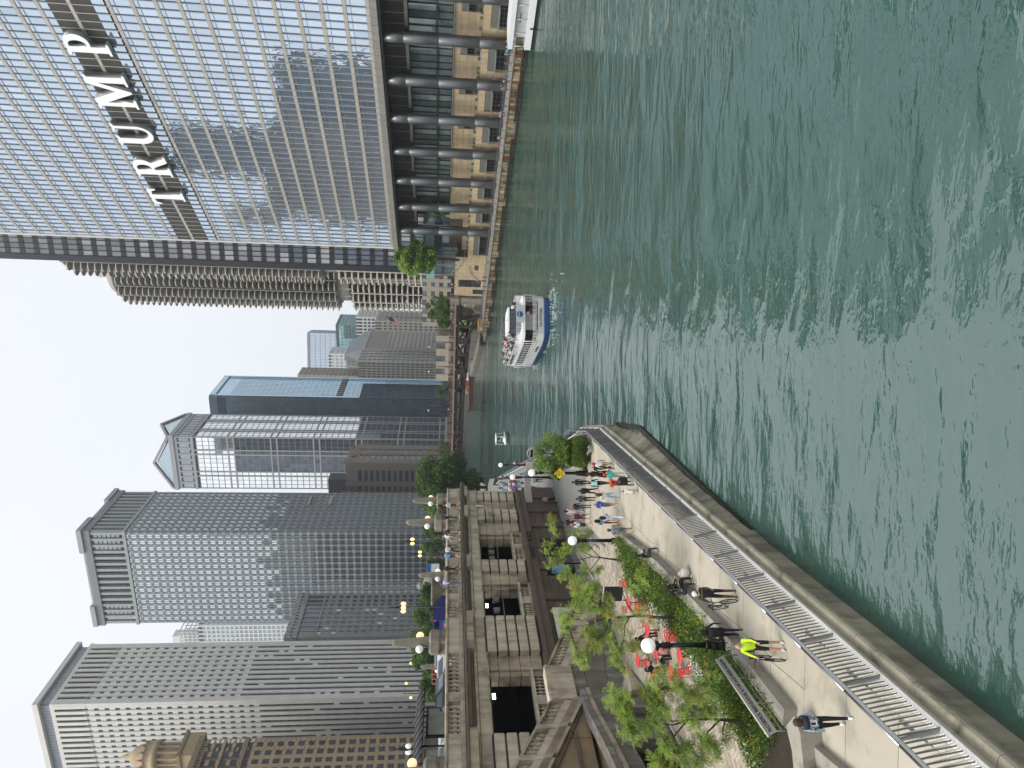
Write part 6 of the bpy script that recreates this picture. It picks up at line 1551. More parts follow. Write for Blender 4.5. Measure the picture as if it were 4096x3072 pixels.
# honey locusts on the plaza
def locust(label, base, clumps, seed, trunk_pts, limbs, n=14000, tw=.075):
    T = thing('honey_locust', label, 'tree', base, 0, 'honey locust trees on the plaza'); r = random.Random(seed)
    B = Vector(base)
    Cs = []; Rs = []
    for (X, Y, rad, dy) in clumps:
        p = Vector(aty(X, Y, base[1]+dy))-B
        for k in range(6):
            Cs.append((p.x+r.uniform(-.85, .85)*rad, p.y+r.uniform(-.9, .9)*rad, p.z+r.uniform(-.7, .7)*rad)); q = rad*r.uniform(.26, .52); Rs.append((q, q, q*.8))
    # compound leaves: short twigs carrying pairs of leaflets
    rg = np.random.default_rng(seed); C_ = np.array(Cs); R_ = np.array(Rs); nt_ = n//12
    vol = np.prod(R_, 1)**.8; kk_ = rg.choice(len(C_), nt_, p=vol/vol.sum()); d = rg.normal(size=(nt_, 3)); d /= np.linalg.norm(d, axis=1)[:, None]
    P = C_[kk_]+d*(.35+.65*rg.random(nt_)**.5)[:, None]*R_[kk_]
    ax = rg.normal(size=(nt_, 3))+d*.7; ax[:, 2] -= .35; ax /= np.linalg.norm(ax, axis=1)[:, None]
    up_ = rg.normal(size=(nt_, 3))*.35+np.array([0, 0, 1.]); sd = np.cross(ax, up_); sd /= np.linalg.norm(sd, axis=1)[:, None]
    V = []; L_ = .26
    for j in range(6):
        c = P+ax*(L_*(j+.5)/6)
        for s in (-1, 1):
            a = sd*s*.095+ax*.03; b = ax*.014
            V.append(np.stack([c, c+a*.5+b, c+a, c+a*.5-b], 1))
    V = np.concatenate(V, 0).reshape(-1, 3); m = len(V)//4
    me = bpy.data.meshes.new('crown'); me.vertices.add(4*m); me.vertices.foreach_set('co', V.astype(np.float32).ravel()); me.loops.add(4*m); me.loops.foreach_set('vertex_index', np.arange(4*m, dtype=np.int32)); me.polygons.add(m); me.polygons.foreach_set('loop_start', np.arange(0, 4*m, 4, dtype=np.int32))
    cl = rg.choice(3, len(C_), p=[.58, .3, .12]); mi = np.tile(np.repeat(cl[kk_], 1), 12); mi = np.where(rg.random(m) < .7, mi[:m], rg.choice(3, m, p=[.5, .4, .1]))
    me.polygons.foreach_set('material_index', mi.astype(np.int32)); me.update(calc_edges=True)
    for q in (LG, LG2, LO): me.materials.append(q)
    ob('crown', me, T)
    tp = [Vector(aty(X, Y, base[1]+dy))-B for X, Y, dy in trunk_pts]
    MB().tube([(0, 0, -.1)]+tp, [tw*1.15]+[tw*(1-.75*(i+1)/len(tp)) for i in range(len(tp))], 8).build('trunk', bark, T)
    for lm in limbs:
        pp = [Vector(aty(X, Y, base[1]+dy))-B for X, Y, dy in lm]
        MB().tube(pp, [tw*.45*(1-.8*i/len(pp)) for i in range(len(pp))], 6).build('limb', bark, T)
    for c in Cs[::2]:
        p = Vector(c); q = tp[-1] if not limbs else min((Vector(aty(*l[-1][:2], base[1]+l[-1][2]))-B for l in limbs), key=lambda v: (v-p).length)
        MB().tube([q, (q+p)/2+Vector((0, 0, -.08)), p], [tw*.16, tw*.1, tw*.04], 4).build('twig', bark, T)
locust('slender honey locust with feathery crown beside the far end of the seat wall', at(2478, 2241, 1.4),
       [(2205, 2085, .35, 1), (2220, 2130, .35, 1), (2195, 2190, .4, .5), (2230, 2230, .45, 0), (2200, 2260, .35, 0), (2290, 2130, .4, 0), (2330, 2180, .4, 0), (2280, 2200, .45, -.5), (2350, 2130, .3, .5), (2260, 2290, .45, 0), (2300, 2320, .5, -.3), (2340, 2280, .4, -.3), (2400, 2280, .3, 0), (2310, 2370, .35, 0), (2380, 2330, .3, .3)], 11,
       [(2440, 2236, 0), (2400, 2230, 0), (2370, 2227, 0), (2320, 2200, 0)], [[(2400, 2230, 0), (2340, 2170, 0), (2270, 2120, .5)], [(2370, 2227, 0), (2310, 2240, 0), (2250, 2240, 0)], [(2400, 2230, 0), (2370, 2270, 0), (2330, 2310, 0)]], n=17000, tw=.07)
locust('slender honey locust with open crown in the middle of the plaza', at(2740, 2476, 1.4),
       [(2235, 2450, .35, 1), (2260, 2470, .4, .6), (2255, 2510, .35, .5), (2300, 2350, .45, .5), (2330, 2390, .5, .2), (2370, 2370, .4, .2), (2340, 2440, .4, 0), (2400, 2430, .45, 0), (2440, 2400, .35, 0), (2450, 2470, .5, 0), (2480, 2500, .35, -.3), (2350, 2540, .45, 0), (2400, 2560, .5, 0), (2440, 2540, .4, -.2), (2290, 2600, .35, .5), (2330, 2620, .4, .3), (2320, 2660, .3, .3), (2480, 2600, .35, 0), (2520, 2570, .4, -.3), (2560, 2590, .35, -.3), (2460, 2660, .35, 0), (2490, 2690, .3, 0), (2540, 2350, .3, -.4), (2570, 2310, .3, -.4), (2600, 2480, .3, -.5), (2550, 2450, .3, -.4)], 12,
       [(2640, 2470, 0), (2560, 2462, 0), (2500, 2468, 0), (2440, 2470, 0), (2360, 2475, 0)], [[(2540, 2460, 0), (2510, 2420, 0), (2490, 2370, 0), (2530, 2330, 0)], [(2520, 2465, 0), (2500, 2500, 0), (2495, 2560, 0), (2530, 2610, 0)], [(2440, 2470, 0), (2400, 2420, 0), (2350, 2390, 0)], [(2420, 2470, 0), (2360, 2500, 0), (2300, 2580, .3)], [(2440, 2470, 0), (2420, 2530, 0), (2380, 2560, 0)], [(2495, 2560, 0), (2470, 2620, 0), (2460, 2660, 0)]], n=25000, tw=.085)
locust('honey locust with drooping bright green boughs at the near left edge', at(3022, 2888, 1.4),
       [(2470, 2790, .35, .3), (2480, 2840, .4, .3), (2500, 2880, .4, .2), (2510, 2930, .35, .2), (2480, 2770, .3, .3), (2600, 2740, .4, .2), (2640, 2720, .35, .2), (2620, 2780, .4, .1), (2680, 2700, .3, -.2), (2700, 2740, .35, -.2), (2620, 2860, .4, .1), (2610, 2910, .4, .1), (2650, 2830, .35, 0), (2710, 2820, .4, 0), (2750, 2780, .35, -.1), (2790, 2740, .3, -.2), (2790, 2800, .4, -.2), (2820, 2850, .4, -.2), (2850, 2830, .3, -.2), (2760, 2870, .35, 0), (2670, 2980, .45, 0), (2680, 3040, .5, 0), (2720, 3010, .4, 0), (2640, 3060, .4, .2), (2800, 2960, .4, -.2), (2820, 3010, .4, -.2), (2790, 3050, .35, -.2), (2880, 2900, .25, -.3), (2900, 2960, .25, -.3), (2840, 2700, .3, -.3)], 13,
       [(2960, 2886, 0), (2900, 2880, 0), (2850, 2876, 0), (2760, 2880, 0), (2690, 2885, 0)], [[(2760, 2880, 0), (2690, 2900, 0), (2600, 2890, .1), (2530, 2850, .2)], [(2850, 2876, 0), (2810, 2810, 0), (2780, 2770, 0)], [(2750, 2880, 0), (2700, 2940, 0), (2670, 3000, 0)], [(2690, 2890, 0), (2650, 2830, 0), (2640, 2760, .1)], [(2880, 2878, 0), (2830, 2930, 0), (2810, 3000, -.1)], [(2900, 2880, 0), (2890, 2930, -.1)]], n=34000, tw=.085)
# small tree and clipped shrubs in the wedge bed
bx = M('shrub_leaf', '')if 0 else None
def shrub(X, Y, z, r_, hk, label, seed, mats=None):
    q = at(X, Y, z); T = thing('round_shrub', label, 'shrub', q, 0, 'clipped round shrubs in the corner bed')
    Cs = [(0, 0, r_*hk*.9)]; Rs = [(r_, r_, r_*hk)]
    ob('foliage', leaves_mesh('foliage', Cs, Rs, 2600, .09, mats or [MG, DG], seed=seed, shell=.75), T); MB().tube([(0, 0, -.05), (0, 0, r_*hk)], [.05, .03], 5).build('stem', bark, T)
wedge = [at(2290, 1760), at(2322, 1755), (SBp[1][0]-.9, SBp[1][1]-1.5), at(2375, 1795), at(2345, 1880), at(2300, 1880), at(2235, 1830)]
struct('corner_bed', MB().prism([(p[0], p[1]) for p in wedge], 1.2, 1.52), M('mulch', '3a2a20', rough=1, var=.3, scale=4, bump=.4, bscale=12))
W_ = thing('planter_kerb', 'pale angular concrete kerb around the shrub bed at the promenade corner', 'kerb', (0, 0, 0))
wall_run('kerb_stone', W_, [(p[0], p[1], 0) for p in wedge+[wedge[0]]], .3, 1.2, 1.66, conc_w, 3, 1)
for i, (X, Y, lb) in enumerate(((2352, 1768, 'clipped shrub nearest the water'), (2352, 1795, 'clipped shrub second from the water'), (2350, 1822, 'clipped shrub in the middle of the front row'), (2350, 1846, 'clipped shrub nearest the lamp post'), (2325, 1775, 'clipped shrub behind the one nearest the water'), (2322, 1806, 'clipped shrub in the rear row centre'), (2322, 1840, 'clipped shrub in the rear row by the lamp'))):
    shrub(X, Y, 1.5, .5, 1.35, lb, 60+i)
tree('ornamental_tree', 'small dense tree rising from the corner bed above the clipped shrubs', at(2335, 1815, 1.5), 4.3, 2.1, 1.7, 9000, .16, [DG, LG2, MG], nclump=30, seed=71, trunk=.06)
# planting bed ground cover
def groundcover():
    r = np.random.default_rng(5)
    a = seat[1:]; b = curb2[1:]
    pts = []
    n = 46
    def interp(poly, t):
        d = [0]
        for p, q in zip(poly[:-1], poly[1:]): d.append(d[-1]+hypot(q[0]-p[0], q[1]-p[1]))
        u = t*d[-1]
        for i in range(len(poly)-1):
            if u <= d[i+1]+1e-9: k = (u-d[i])/(d[i+1]-d[i]); return poly[i][0]+(poly[i+1][0]-poly[i][0])*k, poly[i][1]+(poly[i+1][1]-poly[i][1])*k
        return poly[-1][:2]
    Cs = []; Rs = []; Fs = []; FR = []; Wc = []; WR = []
    for i in range(n):
        t = (i+.5)/n; A = interp([p[:2] for p in a], t); B_ = interp([p[:2] for p in b], min(1, t*.98+.01))
        for j in range(8):
            u = .17+.80*j/7+r.uniform(-.05, .05); u = min(.98, u)
            x = A[0]+(B_[0]-A[0])*u; y = A[1]+(B_[1]-A[1])*u; h = .35+.25*r.random()+(.25 if t < .25 else 0)
            Cs.append((x, y, 1.4+h*.5)); Rs.append((.36, .36, h*.75))
            if r.random() < .3 and .1 < u: Fs.append((x, y, 1.5+h*.9)); FR.append((.34, .34, .14))
            if u > .85 and (.28 < t < .5 or .62 < t < .72): Wc.append((x, y, 1.5+h*.8)); WR.append((.3, .3, .15))
    G = leafmat('bed_leaf', (.10, .18, .035), var=.4); G2 = leafmat('bed_leaf_dark', (.05, .095, .022), var=.4); G3 = leafmat('bed_leaf_light', (.15, .22, .05), var=.3)
    o = ob('planting', leaves_mesh('planting', Cs, Rs, 60000, .10, [G, G2, G3], seed=3, probs=[.45, .33, .22])); tag(o, 'dense leafy perennials with yellow flowers between seat wall and kerb', 'plants', None, 'stuff')
    o = ob('yellow_flowers', leaves_mesh('yellow_flowers', Fs, FR, 1900, .04, [YF], seed=4, aspect=.9)); tag(o, 'tiny yellow flowers scattered over the planting bed', 'flowers', None, 'stuff')
    o = ob('white_flowers', leaves_mesh('white_flowers', Wc, WR, 1500, .055, [WF], seed=6, aspect=.9)); tag(o, 'sprays of tiny white flowers along the plaza kerb', 'flowers', None, 'stuff')
groundcover()
# moss and creepers on the north quay
Cs = [(*TL(-7.2, s), random.uniform(1.2, 2.0)) for s in [random.uniform(-6, 97) for _ in range(46)]]
o = ob('quay_weeds', leaves_mesh('quay_weeds', Cs, [(.4, .4, .25)]*len(Cs), 2600, .18, [MG, DG], seed=9)); tag(o, 'weeds growing out of the old rusty quay wall', 'weeds', None, 'stuff')
hd = [(3.2, s, 7.75) for s in np.arange(-18, 70, 1.1) if (int(s*3) % 7) < 4]
o = ob('hedge', leaves_mesh('hedge', [TL(x, y, z) for x, y, z in hd], [(.3, .5, .3)]*len(hd), 7000, .16, [MG, DG], seed=10)); tag(o, 'low clipped hedge strips on the podium terrace', 'hedge', None, 'stuff')
# ================================================================== people
POSES = {}
def skel(lh=(0, 0), rh=(0, 0), la=(5, 10), ra=(5, 10), lean=0., sit=False, turn=0., spread=(8, 8)):
    """angles in degrees: leg = (hip swing forward, knee bend), arm = (shoulder swing forward, elbow bend); faces +y"""
    v = {}; pel = Vector((0, 0, .95 if not sit else .55))
    def rot(vec, a): a = radians(a); return Vector((vec.x, vec.y*cos(a)+vec.z*sin(a)*-1, vec.z*cos(a)+vec.y*sin(a)))
    def fwd(L, a): a = radians(a); return Vector((0, L*sin(a), -L*cos(a)))
    le = radians(lean); L = lambda z: Vector((0, z*sin(le), z*cos(le)))
    v['pel'] = pel; v['waist'] = pel+L(.14); v['chest'] = pel+L(.36); v['neck'] = pel+L(.52); v['head'] = pel+L(.63)+Vector((0, .02, 0)); v['top'] = pel+L(.73)+Vector((0, .015, 0))
    for s, nm, (h, k), (a, e), sp_ in ((-1, 'l', lh, la, spread[0]), (1, 'r', rh, ra, spread[1])):
        v[nm+'hip'] = pel+Vector((s*.095, 0, -.03)); kn = v[nm+'hip']+fwd(.43, h); v[nm+'knee'] = kn
        an = kn+fwd(.42, h-k); v[nm+'ank'] = an; v[nm+'toe'] = an+Vector((s*.02, .17, -.055+(.0 if h-k > -15 else .0)))
        sh = v['neck']+Vector((s*.185, -.01, -.07)); v[nm+'sh'] = sh
        out = Vector((s*sin(radians(sp_)), 0, 0)); el = sh+fwd(.28, a)+out*.28; v[nm+'el'] = el
        inn = Vector((-s*.25 if e > 60 else -s*.03, 0, 0)); w_ = el+fwd(.25, a+e)+inn*.25; v[nm+'wr'] = w_; d = (w_-el).normalized(); v[nm+'ha'] = w_+d*.09
    mz = min(v['lank'].z, v['rank'].z)-.075
    if not sit:
        for k in v: v[k] = v[k]-Vector((0, 0, mz))
    return v
EDG = [('pel', 'waist'), ('waist', 'chest'), ('chest', 'neck'), ('neck', 'head'), ('head', 'top')]
for n_ in 'lr': EDG += [('pel', n_+'hip'), (n_+'hip', n_+'knee'), (n_+'knee', n_+'ank'), (n_+'ank', n_+'toe'), ('chest', n_+'sh'), (n_+'sh', n_+'el'), (n_+'el', n_+'wr'), (n_+'wr', n_+'ha')]
RAD = {'pel': (.155, .115), 'waist': (.14, .105), 'chest': (.165, .115), 'neck': (.058, .055), 'head': (.085, .10), 'top': (.06, .07), 'hip': (.095, .095), 'knee': (.062, .064), 'ank': (.042, .046), 'toe': (.042, .032), 'sh': (.066, .066), 'el': (.043, .043), 'wr': (.03, .03), 'ha': (.036, .022)}
# slots: 0 skin 1 top 2 legs 3 shoes 4 hair 5 forearm 6 shin
SEG = {('pel', 'waist'): 1, ('waist', 'chest'): 1, ('chest', 'neck'): 1, ('neck', 'head'): 0, ('head', 'top'): 4}
for n_ in 'lr': SEG.update({('pel', n_+'hip'): 2, (n_+'hip', n_+'knee'): 2, (n_+'knee', n_+'ank'): 6, (n_+'ank', n_+'toe'): 3, ('chest', n_+'sh'): 1, (n_+'sh', n_+'el'): 1, (n_+'el', n_+'wr'): 5, (n_+'wr', n_+'ha'): 0})
def body_mesh(key, **kw):
    if key in POSES: return POSES[key]
    v = skel(**kw); names = list(v); me = bpy.data.meshes.new('person'); me.from_pydata([tuple(v[k]) for k in names], [(names.index(a), names.index(b)) for a, b in EDG], [])
    o = bpy.data.objects.new('tmp', me); C.objects.link(o)
    md = o.modifiers.new('s', 'SKIN'); md.use_smooth_shade = True
    if not me.skin_vertices: me.attributes
    bpy.context.view_layer.objects.active = o
    sk = me.skin_vertices[0].data if me.skin_vertices else None
    if sk is None:
        bpy.context.view_layer.update(); sk = me.skin_vertices[0].data
    for i, k in enumerate(names):
        q = RAD.get(k) or RAD[k[1:]]; sk[i].radius = q; sk[i].use_root = (k == 'pel')
    sb = o.modifiers.new('u', 'SUBSURF'); sb.levels = 1; sb.render_levels = 1
    bpy.context.view_layer.update()
    m2 = bpy.data.meshes.new_from_object(o.evaluated_get(bpy.context.evaluated_depsgraph_get())); bpy.data.objects.remove(o)
    # fingers, nose, ears joined into the same mesh
    mb = MB()
    for p in m2.vertices: mb.v.append(tuple(p.co))
    for p in m2.polygons: mb.f.append(tuple(p.vertices)); mb.m.append(0); mb.sm.append(True)
    segs = [(Vector(v[a]), Vector(v[b]), SEG[(a, b)]) for a, b in EDG]
    body_n = len(mb.f); cen = [p.center.copy() for p in m2.polygons]
    for i, c in enumerate(cen):
        best = (9, 0)
        for a, b, s in segs:
            ab = b-a; t = max(0, min(1, (c-a).dot(ab)/max(1e-9, ab.length_squared))); d = (c-(a+ab*t)).length
            if s == 2 and abs(c.z-v['pel'].z) < .2 and d > .3: continue
            if d < best[0]: best = (d, s)
        s = best[1]; hd = v['head']
        if s in (0, 4) and (c-hd).length < .2 and c.z > hd.z-.1: s = 4 if (c.y < hd.y-.02 or c.z > hd.z+.075) else 0
        if s == 1 and c.z < v['pel'].z+.03: s = 2
        mb.m[i] = s
    for n_, sg in (('l', -1), ('r', 1)):
        h = v[n_+'ha']; w_ = v[n_+'wr']; d = (h-w_).normalized(); side = Vector((0, 1, 0)) if abs(d.y) < .8 else Vector((1, 0, 0)); side = (side-d*side.dot(d)).normalized(); nn = d.cross(side)
        for k in range(4):
            b0 = h+side*(-.027+.018*k)-d*.01; Lf = (.055, .068, .065, .05)[k]
            mb.tube([b0, b0+d*Lf*.55, b0+d*Lf*.9-nn*sg*.022], [.0095, .009, .007], 5, 0)
        b0 = w_+d*.03+side*.032; mb.tube([b0, b0+d*.03+side*.022, b0+d*.06+side*.022], [.011, .01, .008], 5, 0)
    hd = v['head']
    mb.tube([hd+Vector((0, .085, .01)), hd+Vector((0, .118, -.022))], [.008, .015], 5, 0)
    for s in (-1, 1): mb.ball(tuple(hd+Vector((s*.088, 0, -.01))), .02, 6, 0, k=4); mb.ball(tuple(hd+Vector((s*.033, .088, .018))), .011, 6, 4, k=4)
    mb.box(tuple(hd+Vector((0, .092, -.05))), (.045, .012, .01), 0, 4)
    me3 = mb.mesh('person', [M('skin_dummy', 'a07860')]*7); POSES[key] = (me3, v); return POSES[key]
WALKA = dict(lh=(24, 6), rh=(-16, 22), la=(-18, 12), ra=(20, 22)); WALKB = dict(lh=(-16, 24), rh=(22, 6), la=(20, 20), ra=(-20, 12))
STAND = dict(lh=(3, 3), rh=(-3, 3), la=(4, 12), ra=(6, 16)); PHONE = dict(lh=(16, 6), rh=(-12, 18), la=(18, 95), ra=(15, 100)); PUSH = dict(lh=(24, 8), rh=(-18, 24), la=(45, 25), ra=(45, 25), lean=8)
SIT = dict(sit=True, lh=(84, 84), rh=(80, 76), la=(25, 60), ra=(30, 75), lean=6); BIKE = dict(lh=(4, 4), rh=(16, 8), la=(48, 20), ra=(42, 30), lean=6, spread=(14, 14))
ARMSO = dict(lh=(14, 6), rh=(-8, 12), la=(10, 15), ra=(30, 20), spread=(38, 30))
PO = {'wa': WALKA, 'wb': WALKB, 'st': STAND, 'ph': PHONE, 'pu': PUSH, 'si': SIT, 'bi': BIKE, 'ao': ARMSO}
SK = {'l': 'b98a6c', 'd': '5b3a28', 'm': '96694c'}
HR = {'k': '17120f', 'b': '3b2617', 'g': '8d8a86', 'y': '8b6b42'}
def cmat(c, pre='cloth_'): return M(pre+c, c, rough=.85, var=.12, scale=6)
def person(loc, az, pose, label, skin='l', hair='k', top='222222', legs='222222', shoes='cfcfcf', short=False, shorts=False, h=1.72, group=None, extra=(), child=False):
    me, v = body_mesh(pose, **PO[pose]); k = h/1.76
    o = bpy.data.objects.new('person', me); C.objects.link(o); o.location = loc; o.rotation_euler = (0, 0, -radians(az)); o.scale = (k, k, k); tag(o, label, 'person', group)
    sk = M('skin_'+skin, SK[skin], rough=.6, var=.06, scale=8); hm = M('hair_'+hair, HR[hair], rough=.7, var=.1)
    ms = [sk, cmat(top), cmat(legs), cmat(shoes, 'shoe_'), hm, sk if short else cmat(top), sk if shorts else cmat(legs)]
    for i, m in enumerate(ms): o.material_slots[i].link = 'OBJECT'; o.material_slots[i].material = m
    hd = v['head']; ch = v['chest']; pl = v['pel']
    for e in extra:
        kind, col = (e.split(':')+[''])[:2]
        if kind == 'cap':
            mb = MB().lathe([(.112, .03), (.115, .06), (.10, .11), (.06, .145), (.01, .155)], tuple(hd), 10); mb.add([(hd.x-.07, hd.y+.08, hd.z+.045), (hd.x+.07, hd.y+.08, hd.z+.045), (hd.x+.05, hd.y+.19, hd.z+.03), (hd.x-.05, hd.y+.19, hd.z+.03)], [(0, 1, 2, 3), (3, 2, 1, 0)]); mb.build('cap', cmat(col), o)
        elif kind == 'hair':
            mb = MB(); mb.lathe([(.04, -.32), (.115, -.24), (.125, -.1), (.118, .02), (.10, .1), (.05, .135), (.005, .14)], (hd.x, hd.y-.035, hd.z), 10); mb.build('long_hair', M('hair_'+col, HR[col]), o)
        elif kind == 'pack': MB().add([tuple(ch+Vector(p)) for p in [(-.14, -.25, -.24), (.14, -.25, -.24), (.14, -.09, -.26), (-.14, -.09, -.26), (-.12, -.22, .12), (.12, -.22, .12), (.13, -.09, .14), (-.13, -.09, .14)]], CUBE_F).build('backpack', cmat(col), o)
        elif kind == 'skirt': MB().lathe([(.16, .12), (.19, -.05), (.25, -.36)], tuple(pl), 12).build('skirt', cmat(col), o)
        elif kind == 'dress': MB().lathe([(.15, .3), (.16, .1), (.2, -.1), (.27, -.55)], tuple(pl), 12).build('dress', cmat(col), o)
        elif kind == 'coat': MB().lathe([(.19, .42), (.2, .2), (.19, .0), (.21, -.2)], tuple(pl), 12).build('jacket', cmat(col), o)
        elif kind == 'bag': MB().bb(.17, .26, -.12, .12, pl.z-.12, pl.z+.14).build('shoulder_bag', cmat(col), o); 
        elif kind == 'stripe':
            for q in range(4): MB().lathe([(.172, -.01), (.172, .02)], (ch.x, ch.y, ch.z-.24+q*.085), 12).build('stripe', cmat(col), o)
        elif kind == 'scarf': MB().lathe([(.075, -.03), (.09, 0), (.07, .05)], tuple(v['neck']), 10).build('collar', cmat(col), o)
        elif kind == 'paper': MB().bb(-.12, .12, .30, .32, ch.z-.25, ch.z-.02).build('paper', cmat(col), o)
    return o
q5 = lambda x, y: at(2200+x/3.318, 1800+y/3.318)
NP = [
 (q5(862, 185), 200, 'wa', 'person in white shirt and red cap leaning by the far railing', dict(top='c4c4c2', legs='8a7f6c', short=True, extra=['cap:b02a2e'], skin='m')),
 (q5(838, 235), 200, 'wa', 'grey haired person all in black beside the lamp base, walking away', dict(hair='g', top='161617', legs='161617', shoes='2a1a1a')),
 (q5(796, 320), 20, 'wb', 'person in long black robe and hood next to the grey haired walker', dict(top='141415', legs='141415', shoes='111111', extra=['hair:k', 'dress:141415'])),
 (q5(1045, 330), 170, 'ph', 'person in turquoise shirt and red cap holding food', dict(top='3aa79c', legs='a9b6bb', short=True, extra=['cap:c0262c'], skin='m')),
 (q5(560, 430), 170, 'wb', 'person in dark navy shirt and cap carrying a brown bag strap', dict(top='20242a', legs='1c1e22', short=True, skin='d', extra=['cap:3a3d40', 'bag:6a4a34'])),
 (q5(800, 440), 5, 'wa', 'person in black carrying a light turquoise backpack', dict(top='17181a', legs='17181a', shoes='18181a', extra=['pack:8fd0cc'])),
 (q5(1075, 440), 350, 'pu', 'person in orange striped shirt pushing a stroller', dict(top='c2502c', legs='3c3b3e', short=True, hair='b', extra=['stripe:8a2f1c'])),
 (q5(1166, 550), 350, 'wb', 'small child in white spotted dress walking behind the stroller', dict(top='cfcac4', legs='c9a080', shoes='b9a088', shorts=True, short=True, h=1.05, hair='b', extra=['dress:d2cdc6'])),
 (q5(648, 545), 10, 'wb', 'person in black sweater and trousers with crossbody strap', dict(top='131314', legs='131314', shoes='131314', skin='d')),
 (q5(606, 650), 350, 'wa', 'person in dark grey t-shirt and black trousers, swinging one arm', dict(top='3b4043', legs='17181a', shoes='17181a', short=True, skin='m')),
 (q5(936, 600), 330, 'ph', 'person in pale blue flared jeans and sleeveless white top', dict(top='c9c3bb', legs='8ea8bd', shoes='d6d6d2', short=True, skin='m', extra=['hair:b'])),
 (q5(545, 750), 5, 'st', 'person in black jacket and dark blue jeans standing apart', dict(top='1b1a1a', legs='3b4a58', shoes='26262a', hair='y')),
 (q5(885, 725), 190, 'ph', 'person in bright blue shirt and denim shorts facing the camera', dict(top='2f4fa8', legs='5e7590', shoes='c8b8a0', shorts=True, hair='y')),
 (q5(430, 815), 190, 'wa', 'person in long white and pink printed dress by the granite wall', dict(top='b9a5a8', legs='b08a74', shorts=True, extra=['dress:b7a9a9', 'hair:b'])),
 (q5(546, 885), 190, 'wb', 'person in maroon hooded top with bare legs', dict(top='4a1c2a', legs='4a1c2a', shoes='c9c5c0', shorts=True, hair='b')),
 (q5(430, 960), 185, 'st', 'person in black cap and black t-shirt with white print', dict(top='202328', legs='22242a', short=True, extra=['cap:17181a'])),
 (q5(546, 990), 185, 'wa', 'person in white top and black shorts with long hair', dict(top='c5c4c6', legs='1a1a1c', shoes='d0d0cc', short=True, shorts=True, extra=['hair:y'])),
 (q5(912, 945), 350, 'ph', 'person in light denim jacket and red shorts with dark bag', dict(top='7d9cb0', legs='a3303a', shoes='cfc8c0', shorts=True, extra=['hair:k', 'bag:3a3d46'])),
 (q5(990, 900), 5, 'ph', 'person in white trousers and striped blue top holding yellow paper', dict(top='a9b4bd', legs='cfd0d4', shoes='d8d8d4', extra=['hair:k', 'paper:d9c84a'])),
 (q5(1105, 1065), 350, 'wb', 'person in grey t-shirt and grey shorts with cap, walking away', dict(top='6f7780', legs='5f666e', shoes='1c1c1e', short=True, shorts=True, extra=['cap:4a4d52'])),
 (q5(546, 1150), 190, 'st', 'person with sunglasses and light blue bag half hidden by the locust', dict(top='55707c', legs='3d5560', short=True, hair='b', extra=['bag:7fa6b8'])),
 (at(2225, 1998), 160, 'wa', 'person in black dress with pink shawl alone on the grey paving', dict(top='b0828a', legs='151517', shoes='c9c9c6', hair='b')),
]
for loc, az, ps, lb, kw in NP: person(loc, az, ps, lb, **kw)
# stroller
q = at(2530, 1925); T = thing('stroller', 'black folding stroller with chrome wheels in front of the orange shirt', 'stroller', q, 350)
MB().add([(-.22, -.2, .35), (.22, -.2, .35), (.22, .2, .45), (-.22, .2, .45), (-.22, -.25, .8), (.22, -.25, .8), (.22, .05, .55), (-.22, .05, .55)], CUBE_F).build('seat', kk, T)
for s in (-1, 1):
    MB().tube([(s*.23, -.55, 1.0), (s*.23, -.2, .5), (s*.23, .35, .12)], .015, 5).build('frame', steel_dark, T)
    for y in (-.25, .35): MB().tube([(s*.27, y, .12), (s*.21, y, .12)], .12, 12).build('wheel', blk, T)
MB().lathe([(.25, 0), (.22, .14), (.1, .22)], (0, -.1, .75), 10).build('hood', kk, T)
# seated people on the wall
sp = [(2636, 2193, 'person in black hooded jacket and jeans sitting alone on the seat wall with a phone', dict(top='1a1b1d', legs='2c3644', shoes='d0d0ce', skin='m', extra=['cap:16171a'])), (2785, 2335, 'person in brown hooded top sitting with back turned on the seat wall', dict(top='4a443c', legs='2a2a2c', shoes='b8b8b4', extra=['hair:k'], skin='m')), (2770, 2312, 'person in black seated beside the brown hooded one, looking at a phone', dict(top='1d1c1e', legs='18181a', shoes='d6d6d4', extra=['hair:k']))]
for X, Y, lb, kw in sp:
    b = at(X, Y, 1.25); person((b[0]-.45, b[1], 1.25+.05), 78, 'si', lb, **kw)
q = at(2758, 2296); T = thing('bag', 'white puffy drawstring bag on the paving beside the seated pair', 'bag', q, 0)
MB().lathe([(.16, 0), (.27, .1), (.29, .28), (.22, .42), (.1, .48), (.12, .54)], n=14).build('sack', cmat('cfccc0'), T); MB().tube([(.05, 0, .5), (.22, 0, .42), (.3, 0, .15)], .015, 5).build('strap', cmat('a09c90'), T)
# couple at the table
for X, Y, lb, kw in ((2672, 2680, 'person in black with dark hair sitting at the red table nearest the stairs', dict(top='18181a', legs='161618', shoes='161618', extra=['hair:k'], skin='m')), (2682, 2652, 'person in patterned pale top and black trousers at the red table', dict(top='a39a8e', legs='161618', shoes='1a1a1c', hair='k', skin='m')), (2628, 2560, 'person in black cap seated far back by the drain kerb', dict(top='1c1d20', legs='22242a', extra=['cap:15161a']))):
    b = at(X, Y, 1.25); person((b[0], b[1], 1.22), 120, 'si', lb, **kw)
